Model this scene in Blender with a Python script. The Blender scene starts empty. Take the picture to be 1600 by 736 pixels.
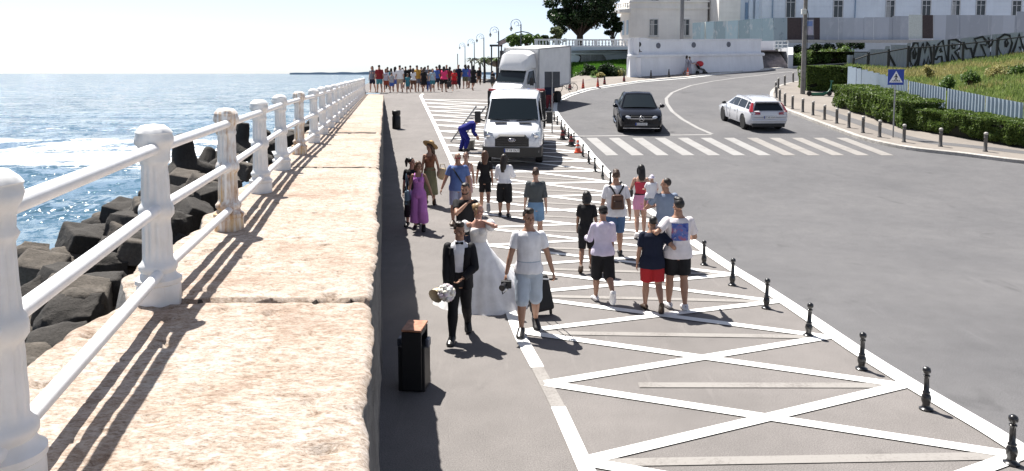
import bpy, bmesh, math, random
import numpy as np
from mathutils import Vector, Matrix, noise as mnoise
random.seed(7); rng = np.random.default_rng(7)
SC = bpy.context.scene
COL = SC.collection
R = math.radians
# ------------------------------------------------------------------ camera model and terrain
FOC, CZ = 1200.0, 3.75
TH = math.radians(5.0)
CY = 115 + FOC * math.tan(TH)          # the photograph is cropped below its optical axis
SHY = 20.6

def sstep(t):
    t = min(1.0, max(0.0, t)); return t * t * (3 - 2 * t)

def hgt(x, y):
    """height of the paved ground: level near the camera, then one even ramp"""
    a = (y - 21.0) / 1.2
    s = 1.2 * (math.log1p(math.exp(a)) if a < 30 else a) * 0.077
    cap = 2.47 + 3.1 * sstep((x - 3.0) / 10.0)
    k = 0.08
    m = min(s, cap); d = abs(s - cap)
    return m - k * math.exp(-d / k) * 0.5

def ray(px, py):
    u = (px - 800) / FOC; v = (CY - py) / FOC
    return Vector((u, math.cos(TH) + v * math.sin(TH), -math.sin(TH) + v * math.cos(TH)))

def at(px, py, z=None):
    """the spot of the place where a bearing meets the ground (or the level z)"""
    d = ray(px, py)
    if z is not None:
        t = (z - CZ) / d.z
        return Vector((d.x * t, d.y * t, z))
    t = 2.0
    for i in range(4000):
        p = d * t
        if CZ + p.z <= hgt(p.x, p.y):
            break
        t += 0.05
    lo, hi = t - 0.05, t
    for i in range(20):
        m = (lo + hi) / 2; p = d * m
        if CZ + p.z <= hgt(p.x, p.y): hi = m
        else: lo = m
    p = d * hi
    return Vector((p.x, p.y, hgt(p.x, p.y)))

def atd(px, py, Y):
    """the point at distance Y along a bearing"""
    d = ray(px, py); t = Y / d.y
    return Vector((d.x * t, Y, CZ + d.z * t))

# ------------------------------------------------------------------ object helpers
def tag(o, label=None, cat=None, group=None, kind=None):
    if label: o['label'] = label
    if cat: o['category'] = cat
    if group: o['group'] = group
    if kind: o['kind'] = kind
    return o

def link(name, me, parent=None, mods=None):
    o = bpy.data.objects.new(name, me); COL.objects.link(o)
    if parent is not None: o.parent = parent
    return o

def empty(name, loc=(0, 0, 0), rz=0.0, label=None, cat=None, group=None):
    o = bpy.data.objects.new(name, None); COL.objects.link(o)
    o.empty_display_size = 0.2
    o.location = loc; o.rotation_euler = (0, 0, rz)
    return tag(o, label, cat, group)

def children(o):
    return [c for c in COL.objects if c.parent == o]

def copy_tree(o, kids=None, loc=None, rz=None):
    """kids: list of (child, [grandchildren]) gathered once"""
    r = o.copy(); COL.objects.link(r)
    for c, gs in kids:
        n = c.copy(); COL.objects.link(n); n.parent = r
        for g in gs:
            m = g.copy(); COL.objects.link(m); m.parent = n
    if loc is not None: r.location = loc
    if rz is not None: r.rotation_euler[2] = rz
    return r

def kids_of(o):
    return [(c, children(c)) for c in children(o)]

def mesh_np(name, V, F, mats, mi=None, smooth=False):
    """fast mesh from numpy vertices and an (n,k) face array"""
    me = bpy.data.meshes.new(name)
    V = np.asarray(V, dtype=np.float32); F = np.asarray(F, dtype=np.int32)
    n, k = F.shape
    me.vertices.add(len(V)); me.vertices.foreach_set('co', V.ravel())
    me.loops.add(n * k); me.loops.foreach_set('vertex_index', F.ravel())
    me.polygons.add(n)
    me.polygons.foreach_set('loop_start', np.arange(0, n * k, k, dtype=np.int32))
    if mi is not None: me.polygons.foreach_set('material_index', np.asarray(mi, dtype=np.int32))
    me.polygons.foreach_set('use_smooth', np.full(n, smooth, dtype=bool))
    for m in (mats if isinstance(mats, (list, tuple)) else [mats]): me.materials.append(m)
    me.update(calc_edges=True); me.validate()
    return me

class MB:
    def __init__(s): s.v = []; s.f = []; s.m = []
    def add(s, vs, fs, mi=0, M=None):
        b = len(s.v)
        s.v += [tuple(M @ Vector(p)) if M else tuple(p) for p in vs]
        s.f += [tuple(i + b for i in f) for f in fs]; s.m += [mi] * len(fs)
        return s
    def box(s, c, d, rz=0, mi=0, M=None, taper=1.0):
        x, y, z = d[0] / 2, d[1] / 2, d[2] / 2
        ca, sa = math.cos(rz), math.sin(rz)
        vs = []
        for (i, j, k) in [(-1,-1,-1),(1,-1,-1),(1,1,-1),(-1,1,-1),(-1,-1,1),(1,-1,1),(1,1,1),(-1,1,1)]:
            t = taper if k > 0 else 1.0
            a, b = i * x * t, j * y * t
            vs.append((c[0] + a * ca - b * sa, c[1] + a * sa + b * ca, c[2] + k * z))
        return s.add(vs, [(0,3,2,1),(4,5,6,7),(0,1,5,4),(1,2,6,5),(2,3,7,6),(3,0,4,7)], mi, M)
    def tube(s, pts, rad, n=10, mi=0, cap=True, ref=None, M=None):
        pts = [Vector(p) for p in pts]
        if not isinstance(rad, (list, tuple)): rad = [rad] * len(pts)
        vs = []; fs = []
        up = Vector(ref) if ref is not None else None
        pa = None
        for i, p in enumerate(pts):
            t = (pts[min(i + 1, len(pts) - 1)] - pts[max(i - 1, 0)])
            if t.length < 1e-9: t = Vector((0, 0, 1))
            t.normalize()
            if up is not None: a = up - t * up.dot(t)
            elif pa is not None: a = pa - t * pa.dot(t)
            else:
                a = Vector((0, 0, 1)) if abs(t.z) < .9 else Vector((1, 0, 0)); a = a - t * a.dot(t)
            if a.length < 1e-6: a = t.orthogonal()
            a.normalize(); pa = a; b = t.cross(a)
            r = rad[i]; ra, rb = r if isinstance(r, (tuple, list)) else (r, r)
            for j in range(n):
                w = 2 * math.pi * j / n
                vs.append(p + a * (ra * math.cos(w)) + b * (rb * math.sin(w)))
        for i in range(len(pts) - 1):
            for j in range(n):
                k = (j + 1) % n
                fs.append((i*n+j, i*n+k, (i+1)*n+k, (i+1)*n+j))
        if cap:
            fs.append(tuple(range(n - 1, -1, -1))); q = (len(pts) - 1) * n
            fs.append(tuple(range(q, q + n)))
        return s.add(vs, fs, mi, M)
    def lathe(s, c, prof, n=16, mi=0, flute=0.0, nf=0, M=None):
        vs = []; fs = []
        for (r, z) in prof:
            for j in range(n):
                w = 2 * math.pi * j / n
                rr = r
                vs.append((c[0] + rr * math.cos(w), c[1] + rr * math.sin(w), c[2] + z))
        for i in range(len(prof) - 1):
            for j in range(n):
                k = (j + 1) % n
                fs.append((i*n+j, i*n+k, (i+1)*n+k, (i+1)*n+j))
        fs.append(tuple(range(n - 1, -1, -1))); q = (len(prof) - 1) * n
        fs.append(tuple(range(q, q + n)))
        return s.add(vs, fs, mi, M)
    def ell(s, c, r, n=12, m=8, mi=0, M=None, rot=None):
        vs = [Vector((0, 0, -r[2]))]; fs = []
        for i in range(1, m):
            a = -math.pi / 2 + math.pi * i / m
            for j in range(n):
                w = 2 * math.pi * j / n
                vs.append(Vector((r[0]*math.cos(a)*math.cos(w), r[1]*math.cos(a)*math.sin(w), r[2]*math.sin(a))))
        vs.append(Vector((0, 0, r[2]))); top = len(vs) - 1
        for j in range(n):
            k = (j + 1) % n
            fs.append((0, 1 + k, 1 + j))
            for i in range(m - 2):
                fs.append((1+i*n+j, 1+i*n+k, 1+(i+1)*n+k, 1+(i+1)*n+j))
            fs.append((1+(m-2)*n+j, 1+(m-2)*n+k, top))
        c = Vector(c)
        vs = [(rot @ p if rot else p) + c for p in vs]
        return s.add(vs, fs, mi, M)
    def prism(s, poly, z0, z1, mi=0, M=None):
        n = len(poly)
        vs = [(p[0], p[1], z0) for p in poly] + [(p[0], p[1], z1) for p in poly]
        fs = [tuple(range(n - 1, -1, -1)), tuple(range(n, 2 * n))] + [(i, (i+1) % n, n+(i+1) % n, n+i) for i in range(n)]
        return s.add(vs, fs, mi, M)
    def loft(s, secs, mi=0, closed=True, cap=True, M=None):
        n = len(secs[0]); vs = [p for q in secs for p in q]; fs = []
        for i in range(len(secs) - 1):
            for j in range(n if closed else n - 1):
                k = (j + 1) % n
                fs.append((i*n+j, i*n+k, (i+1)*n+k, (i+1)*n+j))
        if cap:
            fs.append(tuple(range(n - 1, -1, -1))); q = (len(secs) - 1) * n
            fs.append(tuple(range(q, q + n)))
        return s.add(vs, fs, mi, M)
    def mesh(s, name, mats, smooth=False, angle=40):
        bm = bmesh.new()
        vv = [bm.verts.new(p) for p in s.v]
        for f, m in zip(s.f, s.m):
            try:
                q = bm.faces.new([vv[i] for i in f]); q.material_index = m; q.smooth = smooth
            except ValueError: pass
        bmesh.ops.recalc_face_normals(bm, faces=bm.faces)
        me = bpy.data.meshes.new(name); bm.to_mesh(me); bm.free()
        for m in (mats if isinstance(mats, (list, tuple)) else [mats]): me.materials.append(m)
        if smooth: me.set_sharp_from_angle(angle=R(angle))
        return me
    def build(s, name, mats, parent=None, smooth=False, angle=40, bevel=0):
        o = link(name, s.mesh(name, mats, smooth, angle), parent)
        if bevel:
            b = o.modifiers.new('bevel', 'BEVEL'); b.width = bevel; b.segments = 2; b.limit_method = 'ANGLE'; b.angle_limit = R(35)
        return o

def evaluated(o, name=None):
    dg = bpy.context.evaluated_depsgraph_get()
    me = bpy.data.meshes.new_from_object(o.evaluated_get(dg))
    if name: me.name = name
    return me

TMPCOL = None
def remeshed(mb, name, mat, vox, smooth=2):
    """fuse overlapping volumes into one continuous skin"""
    me0 = mb.mesh('fuse', [])
    o = bpy.data.objects.new('fuse', me0); COL.objects.link(o)
    m = o.modifiers.new('r', 'REMESH'); m.mode = 'VOXEL'; m.voxel_size = vox; m.use_smooth_shade = True
    if smooth:
        q = o.modifiers.new('s', 'SMOOTH'); q.factor = 0.5; q.iterations = smooth
    me = evaluated(o, name)
    bpy.data.objects.remove(o); bpy.data.meshes.remove(me0)
    me.materials.clear()
    for k in (mat if isinstance(mat, (list, tuple)) else [mat]): me.materials.append(k)
    return me

def vcoords(me):
    a = np.empty(len(me.vertices) * 3, np.float32); me.vertices.foreach_get('co', a); return a.reshape(-1, 3)
def vnormals(me):
    a = np.empty(len(me.vertices) * 3, np.float32); me.vertices.foreach_get('normal', a); return a.reshape(-1, 3)
def setcoords(me, a):
    me.vertices.foreach_set('co', np.asarray(a, np.float32).ravel()); me.update()

def _h(ix, iy, iz, seed):
    n = (ix * 374761393 + iy * 668265263 + iz * 2147483647 + seed * 974634721) & 0xffffffff
    n = ((n ^ (n >> 13)) * 1274126177) & 0xffffffff
    n = n ^ (n >> 16)
    return (n & 0xffff) / 65535.0 * 2 - 1
def vn(P, seed=0):
    """value noise in -1..1 at the points P (n,3)"""
    P = np.asarray(P, np.float64); I = np.floor(P).astype(np.int64); Fr = P - I
    Fr = Fr * Fr * (3 - 2 * Fr); r = 0
    for a in (0, 1):
        for b in (0, 1):
            for c in (0, 1):
                w = (Fr[:, 0] if a else 1 - Fr[:, 0]) * (Fr[:, 1] if b else 1 - Fr[:, 1]) * (Fr[:, 2] if c else 1 - Fr[:, 2])
                r = r + w * _h(I[:, 0] + a, I[:, 1] + b, I[:, 2] + c, seed)
    return r
def fbm(P, oct=4, seed=0):
    P = np.asarray(P, np.float64); r = 0; a = .5
    for i in range(oct):
        r = r + a * vn(P * (2 ** i) + i * 17.3, seed + i); a *= .5
    return r
# ------------------------------------------------------------------ materials
def _nt(name):
    m = bpy.data.materials.new(name); m.use_nodes = True
    nt = m.node_tree; b = nt.nodes['Principled BSDF']
    return m, nt, b
def N(nt, t, **kw):
    n = nt.nodes.new(t)
    for k, v in kw.items():
        if k in n.inputs.keys() if hasattr(n.inputs, 'keys') else False: n.inputs[k].default_value = v
        else: setattr(n, k, v)
    return n
def L(nt, a, b): nt.links.new(a, b)
def noise(nt, co, scale, detail=4, rough=.55, dist=0):
    n = nt.nodes.new('ShaderNodeTexNoise')
    n.inputs['Scale'].default_value = scale; n.inputs['Detail'].default_value = detail
    n.inputs['Roughness'].default_value = rough; n.inputs['Distortion'].default_value = dist
    if co is not None: L(nt, co, n.inputs['Vector'])
    return n
def ramp(nt, fac, stops):
    r = nt.nodes.new('ShaderNodeValToRGB')
    while len(r.color_ramp.elements) > 1: r.color_ramp.elements.remove(r.color_ramp.elements[-1])
    for i, (p, c) in enumerate(stops):
        c = (c, c, c, 1) if isinstance(c, (int, float)) else (*c, 1)[:4]
        if i == 0: e = r.color_ramp.elements[0]; e.position = p
        else: e = r.color_ramp.elements.new(p)
        e.color = c
    L(nt, fac, r.inputs['Fac']); return r
def mixc(nt, fac, a, b, blend='MIX'):
    n = nt.nodes.new('ShaderNodeMix'); n.data_type = 'RGBA'; n.blend_type = blend
    for sock, v in ((n.inputs[0], fac), (n.inputs[6], a), (n.inputs[7], b)):
        if hasattr(v, 'is_output'): L(nt, v, sock)
        elif sock == n.inputs[0]: sock.default_value = v
        else: sock.default_value = (*v, 1)[:4]
    return n.outputs[2]
def math_(nt, op, a, b=None, clamp=False):
    n = nt.nodes.new('ShaderNodeMath'); n.operation = op; n.use_clamp = clamp
    for i, v in enumerate((a, b)):
        if v is None: continue
        if hasattr(v, 'is_output'): L(nt, v, n.inputs[i])
        else: n.inputs[i].default_value = v
    return n.outputs[0]
def bump(nt, b, h, strength, dist=.01):
    n = nt.nodes.new('ShaderNodeBump'); n.inputs['Strength'].default_value = strength; n.inputs['Distance'].default_value = dist
    L(nt, h, n.inputs['Height']); L(nt, n.outputs[0], b.inputs['Normal']); return n
def objco(nt, sx=1, sy=1, sz=1):
    c = nt.nodes.new('ShaderNodeTexCoord')
    if (sx, sy, sz) == (1, 1, 1): return c.outputs['Object']
    m = nt.nodes.new('ShaderNodeMapping'); m.inputs['Scale'].default_value = (sx, sy, sz)
    L(nt, c.outputs['Object'], m.inputs['Vector']); return m.outputs[0]

_cache = {}
def MAT(name, rgb, rough=.6, metal=0.0, var=.12, scale=6, bmp=0.0, bscale=60, coat=0.0, spec=.5, alpha=1, trans=0):
    if name in _cache: return _cache[name]
    m, nt, b = _nt(name); co = objco(nt)
    n = noise(nt, co, scale, 5)
    lo = tuple(c * (1 - var) for c in rgb); hi = tuple(min(1, c * (1 + var)) for c in rgb)
    r = ramp(nt, n.outputs['Fac'], [(.3, lo), (.7, hi)])
    L(nt, r.outputs[0], b.inputs['Base Color'])
    b.inputs['Roughness'].default_value = rough; b.inputs['Metallic'].default_value = metal
    b.inputs['Coat Weight'].default_value = coat; b.inputs['Coat Roughness'].default_value = .05
    b.inputs['Specular IOR Level'].default_value = spec
    b.inputs['Transmission Weight'].default_value = trans
    if bmp:
        n2 = noise(nt, co, bscale, 4); bump(nt, b, n2.outputs['Fac'], bmp)
    _cache[name] = m; return m

def mat_asphalt(name, base, warm, spk=.5):
    m, nt, b = _nt(name); co = objco(nt)
    big = noise(nt, co, .35, 5, .6); mid = noise(nt, co, 2.3, 6, .65); fine = noise(nt, co, 75, 4, .75)
    c0 = ramp(nt, big.outputs['Fac'], [(.3, tuple(c * .93 for c in base)), (.7, tuple(c * 1.06 for c in warm))])
    c1 = ramp(nt, mid.outputs['Fac'], [(.28, .91), (.72, 1.08)])
    c2 = ramp(nt, fine.outputs['Fac'], [(.36, 1 - spk), (.64, 1 + spk)])
    x = mixc(nt, 1, c0.outputs[0], c1.outputs[0], 'MULTIPLY'); x = mixc(nt, 1, x, c2.outputs[0], 'MULTIPLY')
    # oil and dirt stains with a shape of their own
    st = noise(nt, objco(nt, 1.2, .7, 1), 1.1, 3, .5, .6)
    sm = ramp(nt, st.outputs['Fac'], [(.66, 0.0), (.74, .38)])
    x = mixc(nt, sm.outputs[0], x, tuple(c * .5 for c in base))
    # pale scuffs stretched along the driving direction
    sc = noise(nt, objco(nt, 5, .5, 1), 1.4, 4, .6, .2)
    sf = ramp(nt, sc.outputs['Fac'], [(.6, 0.0), (.75, .22)])
    x = mixc(nt, sf.outputs[0], x, tuple(min(1, c * 1.5) for c in warm))
    L(nt, x, b.inputs['Base Color']); b.inputs['Roughness'].default_value = .88; b.inputs['Specular IOR Level'].default_value = .3
    bump(nt, b, fine.outputs['Fac'], .35, .006)
    return m

def mat_stone():
    m, nt, b = _nt('weathered_stone'); co = objco(nt)
    a = noise(nt, objco(nt, 1, 1.0, 1), 1.1, 7, .68, .3); c = noise(nt, objco(nt, 1, 1.7, 1), 11, 8, .78, .5)
    f = noise(nt, objco(nt, 1, 2.0, 1), 38, 5, .75, .4); ff = noise(nt, co, 160, 3, .7)
    cf = math_(nt, 'ADD', math_(nt, 'MULTIPLY', c.outputs['Fac'], .62), math_(nt, 'MULTIPLY', f.outputs['Fac'], .38))
    col = ramp(nt, cf, [(.34, (.17, .115, .082)), (.41, (.31, .24, .188)), (.47, (.40, .34, .285)), (.53, (.49, .435, .385)), (.62, (.58, .55, .52))])
    tint = ramp(nt, a.outputs['Fac'], [(.33, (.72, .62, .56)), (.46, (.90, .84, .79)), (.60, (.98, .96, .95))])
    x = mixc(nt, 1, col.outputs[0], tint.outputs[0], 'MULTIPLY')
    sp = ramp(nt, f.outputs['Fac'], [(.36, .66), (.48, 1.0), (.7, 1.10)])
    x = mixc(nt, .85, x, sp.outputs[0], 'MULTIPLY')
    # rusty brown flakes and small dark pits
    v = nt.nodes.new('ShaderNodeTexVoronoi'); v.inputs['Scale'].default_value = 5.5; L(nt, objco(nt, 1, 2.4, 1), v.inputs['Vector'])
    n3 = noise(nt, objco(nt, 1, 2.6, 1), 13, 5, .7, .8)
    pm = ramp(nt, n3.outputs['Fac'], [(.25, 1.0), (.33, 0.0)])
    x = mixc(nt, math_(nt, 'MULTIPLY', pm.outputs[0], .6), x, (.20, .13, .09))
    pv = ramp(nt, v.outputs['Distance'], [(.03, .8), (.06, 0.0)])
    x = mixc(nt, pv.outputs[0], x, (.10, .075, .06))
    # an old smear of turquoise paint
    ds = nt.nodes.new('ShaderNodeVectorMath'); ds.operation = 'DISTANCE'; L(nt, co, ds.inputs[0]); ds.inputs[1].default_value = (-1.50, 3.62, 2.33)
    tm = math_(nt, 'MULTIPLY', ramp(nt, ds.outputs['Value'], [(.05, .5), (.30, 0.0)]).outputs[0], ramp(nt, c.outputs['Fac'], [(.5, 0.0), (.58, 1.0)]).outputs[0])
    x = mixc(nt, tm, x, (.22, .42, .36))
    L(nt, x, b.inputs['Base Color']); b.inputs['Roughness'].default_value = .9; b.inputs['Specular IOR Level'].default_value = .25
    hsum = math_(nt, 'ADD', math_(nt, 'MULTIPLY', c.outputs['Fac'], .55), math_(nt, 'MULTIPLY', f.outputs['Fac'], .55))
    hsum = math_(nt, 'ADD', hsum, math_(nt, 'MULTIPLY', ff.outputs['Fac'], .12))
    bump(nt, b, hsum, .6, .03)
    return m

def mat_concrete(name, rgb, streak=.3, bstr=.6):
    m, nt, b = _nt(name); co = objco(nt)
    a = noise(nt, co, 1.5, 6, .65); c = noise(nt, co, 14, 6, .7); s = noise(nt, objco(nt, 4, 4, .4), 2, 4, .6)
    col = ramp(nt, a.outputs['Fac'], [(.3, tuple(k * .65 for k in rgb)), (.7, tuple(min(1, k * 1.3) for k in rgb))])
    x = mixc(nt, .7, col.outputs[0], ramp(nt, c.outputs['Fac'], [(.3, .6), (.7, 1.25)]).outputs[0], 'MULTIPLY')
    x = mixc(nt, streak, x, ramp(nt, s.outputs['Fac'], [(.35, .45), (.65, 1.1)]).outputs[0], 'MULTIPLY')
    L(nt, x, b.inputs['Base Color']); b.inputs['Roughness'].default_value = .92
    bump(nt, b, c.outputs['Fac'], bstr, .03)
    return m

def mat_paint_line(name, rgb, wear, thr=.5):
    """road paint; where it is worn the asphalt shows as its own colour"""
    m, nt, b = _nt(name); co = objco(nt)
    n = noise(nt, co, 26, 6, .75); g = noise(nt, co, 1.6, 4, .6); f = noise(nt, co, 150, 2, .6)
    s = math_(nt, 'ADD', math_(nt, 'MULTIPLY', n.outputs['Fac'], .6), math_(nt, 'MULTIPLY', g.outputs['Fac'], .4))
    k = ramp(nt, s, [(thr - .06, 0.0), (thr + .06, 1.0)])
    col = mixc(nt, math_(nt, 'MULTIPLY', k.outputs[0], wear), rgb, (.17, .155, .145))
    col = mixc(nt, .5, col, ramp(nt, f.outputs['Fac'], [(.3, .85), (.7, 1.08)]).outputs[0], 'MULTIPLY')
    L(nt, col, b.inputs['Base Color']); b.inputs['Roughness'].default_value = .75
    return m

def mat_post(name, rust):
    m, nt, b = _nt(name); co = objco(nt)
    a = noise(nt, co, 7, 5, .6); s = noise(nt, objco(nt, 16, 16, 1.6), 1.3, 5, .65, .5); g = noise(nt, co, 3, 4)
    x = ramp(nt, a.outputs['Fac'], [(.3, (.76, .75, .72)), (.65, (.86, .86, .85))]).outputs[0]
    lo = .72 - rust * .26
    sz = nt.nodes.new('ShaderNodeSeparateXYZ'); L(nt, co, sz.inputs[0])
    zm = ramp(nt, sz.outputs['Z'], [(0, .12 * rust), (.20, .09 * rust), (.26, .01 * rust), (.42, .03 * rust), (.54, .11 * rust), (.57, 0.0), (.86, 0.0), (.9, .04 * rust), (1.0, 0.0)])
    k = ramp(nt, math_(nt, 'ADD', math_(nt, 'ADD', math_(nt, 'MULTIPLY', s.outputs['Fac'], .6), zm.outputs[0]), math_(nt, 'MULTIPLY', g.outputs['Fac'], .4)), [(lo - .06, 0.0), (lo + .03, .55), (lo + .10, .95)])
    r = ramp(nt, a.outputs['Fac'], [(.35, (.30, .12, .04)), (.6, (.62, .42, .20))]).outputs[0]
    x = mixc(nt, math_(nt, 'MULTIPLY', k.outputs[0], min(1, .35 + rust)), x, r)
    L(nt, x, b.inputs['Base Color']); b.inputs['Roughness'].default_value = .42
    bump(nt, b, a.outputs['Fac'], .35, .012)
    return m

def mat_sea():
    m, nt, b = _nt('sea_water'); co = nt.nodes.new('ShaderNodeTexCoord').outputs['Object']
    def nz(sx, sy, sc, det, ro=.6, di=.3):
        mp = nt.nodes.new('ShaderNodeMapping'); mp.inputs['Scale'].default_value = (sx, sy, 1); mp.inputs['Rotation'].default_value = (0, 0, R(12))
        L(nt, co, mp.inputs['Vector']); return noise(nt, mp.outputs[0], sc, det, ro, di)
    w1 = nz(.35, 1, .22, 3); w2 = nz(.55, 1, .9, 5, .62); w3 = nz(.8, 1, 3.6, 4, .6); big = nz(.2, 1, .03, 3)
    h = math_(nt, 'ADD', math_(nt, 'MULTIPLY', w1.outputs['Fac'], 2.2), math_(nt, 'ADD', math_(nt, 'MULTIPLY', w2.outputs['Fac'], 1.0), math_(nt, 'MULTIPLY', w3.outputs['Fac'], .40)))
    x = ramp(nt, big.outputs['Fac'], [(.35, (.040, .100, .155)), (.65, (.07, .150, .215))]).outputs[0]
    # surf: foam where the swell breaks before the blocks
    sep = nt.nodes.new('ShaderNodeSeparateXYZ'); L(nt, co, sep.inputs[0])
    def band(sock, a, b_, c, d):
        mr = nt.nodes.new('ShaderNodeMapRange'); mr.interpolation_type = 'SMOOTHSTEP'
        for i, v in enumerate((a, b_, 0, 1)): mr.inputs[i + 1].default_value = v
        L(nt, sock, mr.inputs[0])
        mq = nt.nodes.new('ShaderNodeMapRange'); mq.interpolation_type = 'SMOOTHSTEP'
        for i, v in enumerate((c, d, 1, 0)): mq.inputs[i + 1].default_value = v
        L(nt, sock, mq.inputs[0])
        return math_(nt, 'MULTIPLY', mr.outputs[0], mq.outputs[0])
    surf = band(sep.outputs['Y'], 42, 56, 66, 84)
    near = band(sep.outputs['Y'], 8, 12, 44, 60)
    shore = band(sep.outputs['X'], -26, -10, -2, 4)
    f1 = nz(.18, 1, .16, 6, .72, 1.2); f2 = nz(.5, 1, .8, 7, .78, 1.0); f3 = nz(.6, 1, 4, 5, .7, .5)
    fs = math_(nt, 'ADD', math_(nt, 'MULTIPLY', f1.outputs['Fac'], .62), math_(nt, 'ADD', math_(nt, 'MULTIPLY', f2.outputs['Fac'], .28), math_(nt, 'MULTIPLY', f3.outputs['Fac'], .10)))
    thr = math_(nt, 'SUBTRACT', .68, math_(nt, 'ADD', math_(nt, 'MULTIPLY', surf, .235), math_(nt, 'ADD', math_(nt, 'MULTIPLY', near, .085), math_(nt, 'MULTIPLY', shore, .09))))
    d = math_(nt, 'MULTIPLY', math_(nt, 'SUBTRACT', fs, thr), 16, True)
    x = mixc(nt, d, x, (.82, .84, .86))
    L(nt, x, b.inputs['Base Color'])
    ro = math_(nt, 'ADD', .07, math_(nt, 'MULTIPLY', d, .6)); L(nt, ro, b.inputs['Roughness'])
    b.inputs['IOR'].default_value = 1.33
    # wave facets: slopes taken straight from the noise, so they stay steep however far away they are
    def vm(op, a, v):
        n = nt.nodes.new('ShaderNodeVectorMath'); n.operation = op
        for k, q in enumerate((a, v)):
            if hasattr(q, 'is_output'): L(nt, q, n.inputs[k])
            else: n.inputs[k].default_value = q
        return n.outputs[0]
    tot = None
    for (sx, sy, sc, det, k) in ((.45, 1, .35, 3, 1.6), (.6, 1, 1.5, 4, 2.1), (.8, 1, 6, 3, 1.4), (2.2, .35, .9, 3, 1.5)):
        q = vm('MULTIPLY', vm('SUBTRACT', nz(sx, sy, sc, det).outputs['Color'], (.5, .5, .5)), (k * .9, k, 0))
        tot = q if tot is None else vm('ADD', tot, q)
    L(nt, vm('NORMALIZE', vm('ADD', tot, (0, 0, 1)), (0, 0, 0)), b.inputs['Normal'])
    return m

def mat_facade(name, rgb):
    m, nt, b = _nt(name); co = objco(nt)
    a = noise(nt, co, .5, 5, .6); s = noise(nt, objco(nt, 2.5, 2.5, .15), 1.2, 4, .6)
    x = ramp(nt, a.outputs['Fac'], [(.3, tuple(k * .92 for k in rgb)), (.7, tuple(min(1, k * 1.05) for k in rgb))]).outputs[0]
    x = mixc(nt, .16, x, ramp(nt, s.outputs['Fac'], [(.35, .75), (.6, 1.05)]).outputs[0], 'MULTIPLY')
    L(nt, x, b.inputs['Base Color']); b.inputs['Roughness'].default_value = .85
    return m

def mat_sheet(name, rgb, dirt, patch=.4):
    """painted metal sheets: each panel a slightly different tone, peeling patches"""
    m, nt, b = _nt(name); co = objco(nt)
    mp = nt.nodes.new('ShaderNodeTexWhiteNoise'); mp.noise_dimensions = '1D'
    sep = nt.nodes.new('ShaderNodeSeparateXYZ'); L(nt, co, sep.inputs[0])
    L(nt, math_(nt, 'FLOOR', math_(nt, 'MULTIPLY', sep.outputs['X'], .8)), mp.inputs['W'])
    tone = ramp(nt, mp.outputs['Value'], [(0, .78), (1, 1.15)])
    x = mixc(nt, 1, rgb, tone.outputs[0], 'MULTIPLY')
    n = noise(nt, objco(nt, 1, 1, .5), 1.6, 6, .7, .4)
    k = ramp(nt, n.outputs['Fac'], [(.55, 0.0), (.62, patch)])
    x = mixc(nt, k.outputs[0], x, dirt)
    L(nt, x, b.inputs['Base Color']); b.inputs['Roughness'].default_value = .6
    return m

def mat_leaf(name, a, c):
    m, nt, b = _nt(name)
    oi = nt.nodes.new('ShaderNodeNewGeometry')
    r = ramp(nt, oi.outputs['Random Per Island'], [(0, a), (.6, tuple((p + q) / 2 for p, q in zip(a, c))), (1, c)])
    L(nt, r.outputs[0], b.inputs['Base Color']); b.inputs['Roughness'].default_value = .5
    b.inputs['Transmission Weight'].default_value = 0
    # thin leaves let some light through
    tr = nt.nodes.new('ShaderNodeBsdfTranslucent'); L(nt, r.outputs[0], tr.inputs['Color'])
    mx = nt.nodes.new('ShaderNodeMixShader'); mx.inputs[0].default_value = .45
    out = nt.nodes['Material Output']; L(nt, b.outputs[0], mx.inputs[1]); L(nt, tr.outputs[0], mx.inputs[2]); L(nt, mx.outputs[0], out.inputs[0])
    return m

def mat_glass_dark(name, rgb=(.012, .018, .022)):
    return MAT(name, rgb, .05, 0, 0, spec=.45)

asphalt_walk = mat_asphalt('promenade_asphalt', (.168, .157, .151), (.185, .172, .165), .36)
asphalt_road = mat_asphalt('road_asphalt', (.112, .111, .116), (.126, .124, .127), .32)
paving = mat_asphalt('pavement_slabs', (.20, .18, .165), (.24, .215, .19), .15)
stone = mat_stone()
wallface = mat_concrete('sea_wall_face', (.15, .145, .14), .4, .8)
line_white = mat_paint_line('fresh_road_paint', (.80, .80, .78), .55, .665)
line_old = mat_paint_line('faded_road_paint', (.27, .255, .24), .8, .55)
line_zebra = mat_paint_line('zebra_paint', (.29, .285, .28), .7, .57)
kerb_m = mat_concrete('kerb_stone', (.42, .40, .37), .2, .4)
rock_dark = mat_concrete('wet_block_concrete', (.048, .043, .038), .3, 1.0)
rock_pale = mat_concrete('dry_block_concrete', (.125, .108, .09), .3, 1.0)
black_iron = MAT('black_cast_iron', (.012, .012, .013), .28, 0, .1, coat=.4)
grey_paint = MAT('grey_painted_steel', (.10, .095, .09), .5)
post_white = [mat_post('white_post_paint', 0.0), mat_post('stained_post_paint', .30), mat_post('rusty_post_paint', .75)]
rail_white = MAT('white_rail_paint', (.83, .83, .83), .38, 0, .06, 9, .12, 30)
white_wall_m = mat_facade('white_wall_render', (.86, .87, .90))
car_glass = mat_glass_dark('vehicle_glass')
win_glass = mat_glass_dark('window_glass', (.03, .035, .04))
rubber = MAT('tyre_rubber', (.016, .016, .016), .8)
alloy = MAT('alloy_rim', (.48, .48, .5), .3, .9, .05)
plastic_black = MAT('black_plastic', (.015, .015, .016), .55)
chrome = MAT('chrome', (.7, .7, .72), .12, 1, 0)
headlamp = MAT('headlamp_lens', (.55, .58, .62), .08, .4, .15, 18, coat=1)
lamp_red = MAT('tail_lamp_red', (.30, .012, .018), .15, 0, .1, coat=1)
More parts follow.
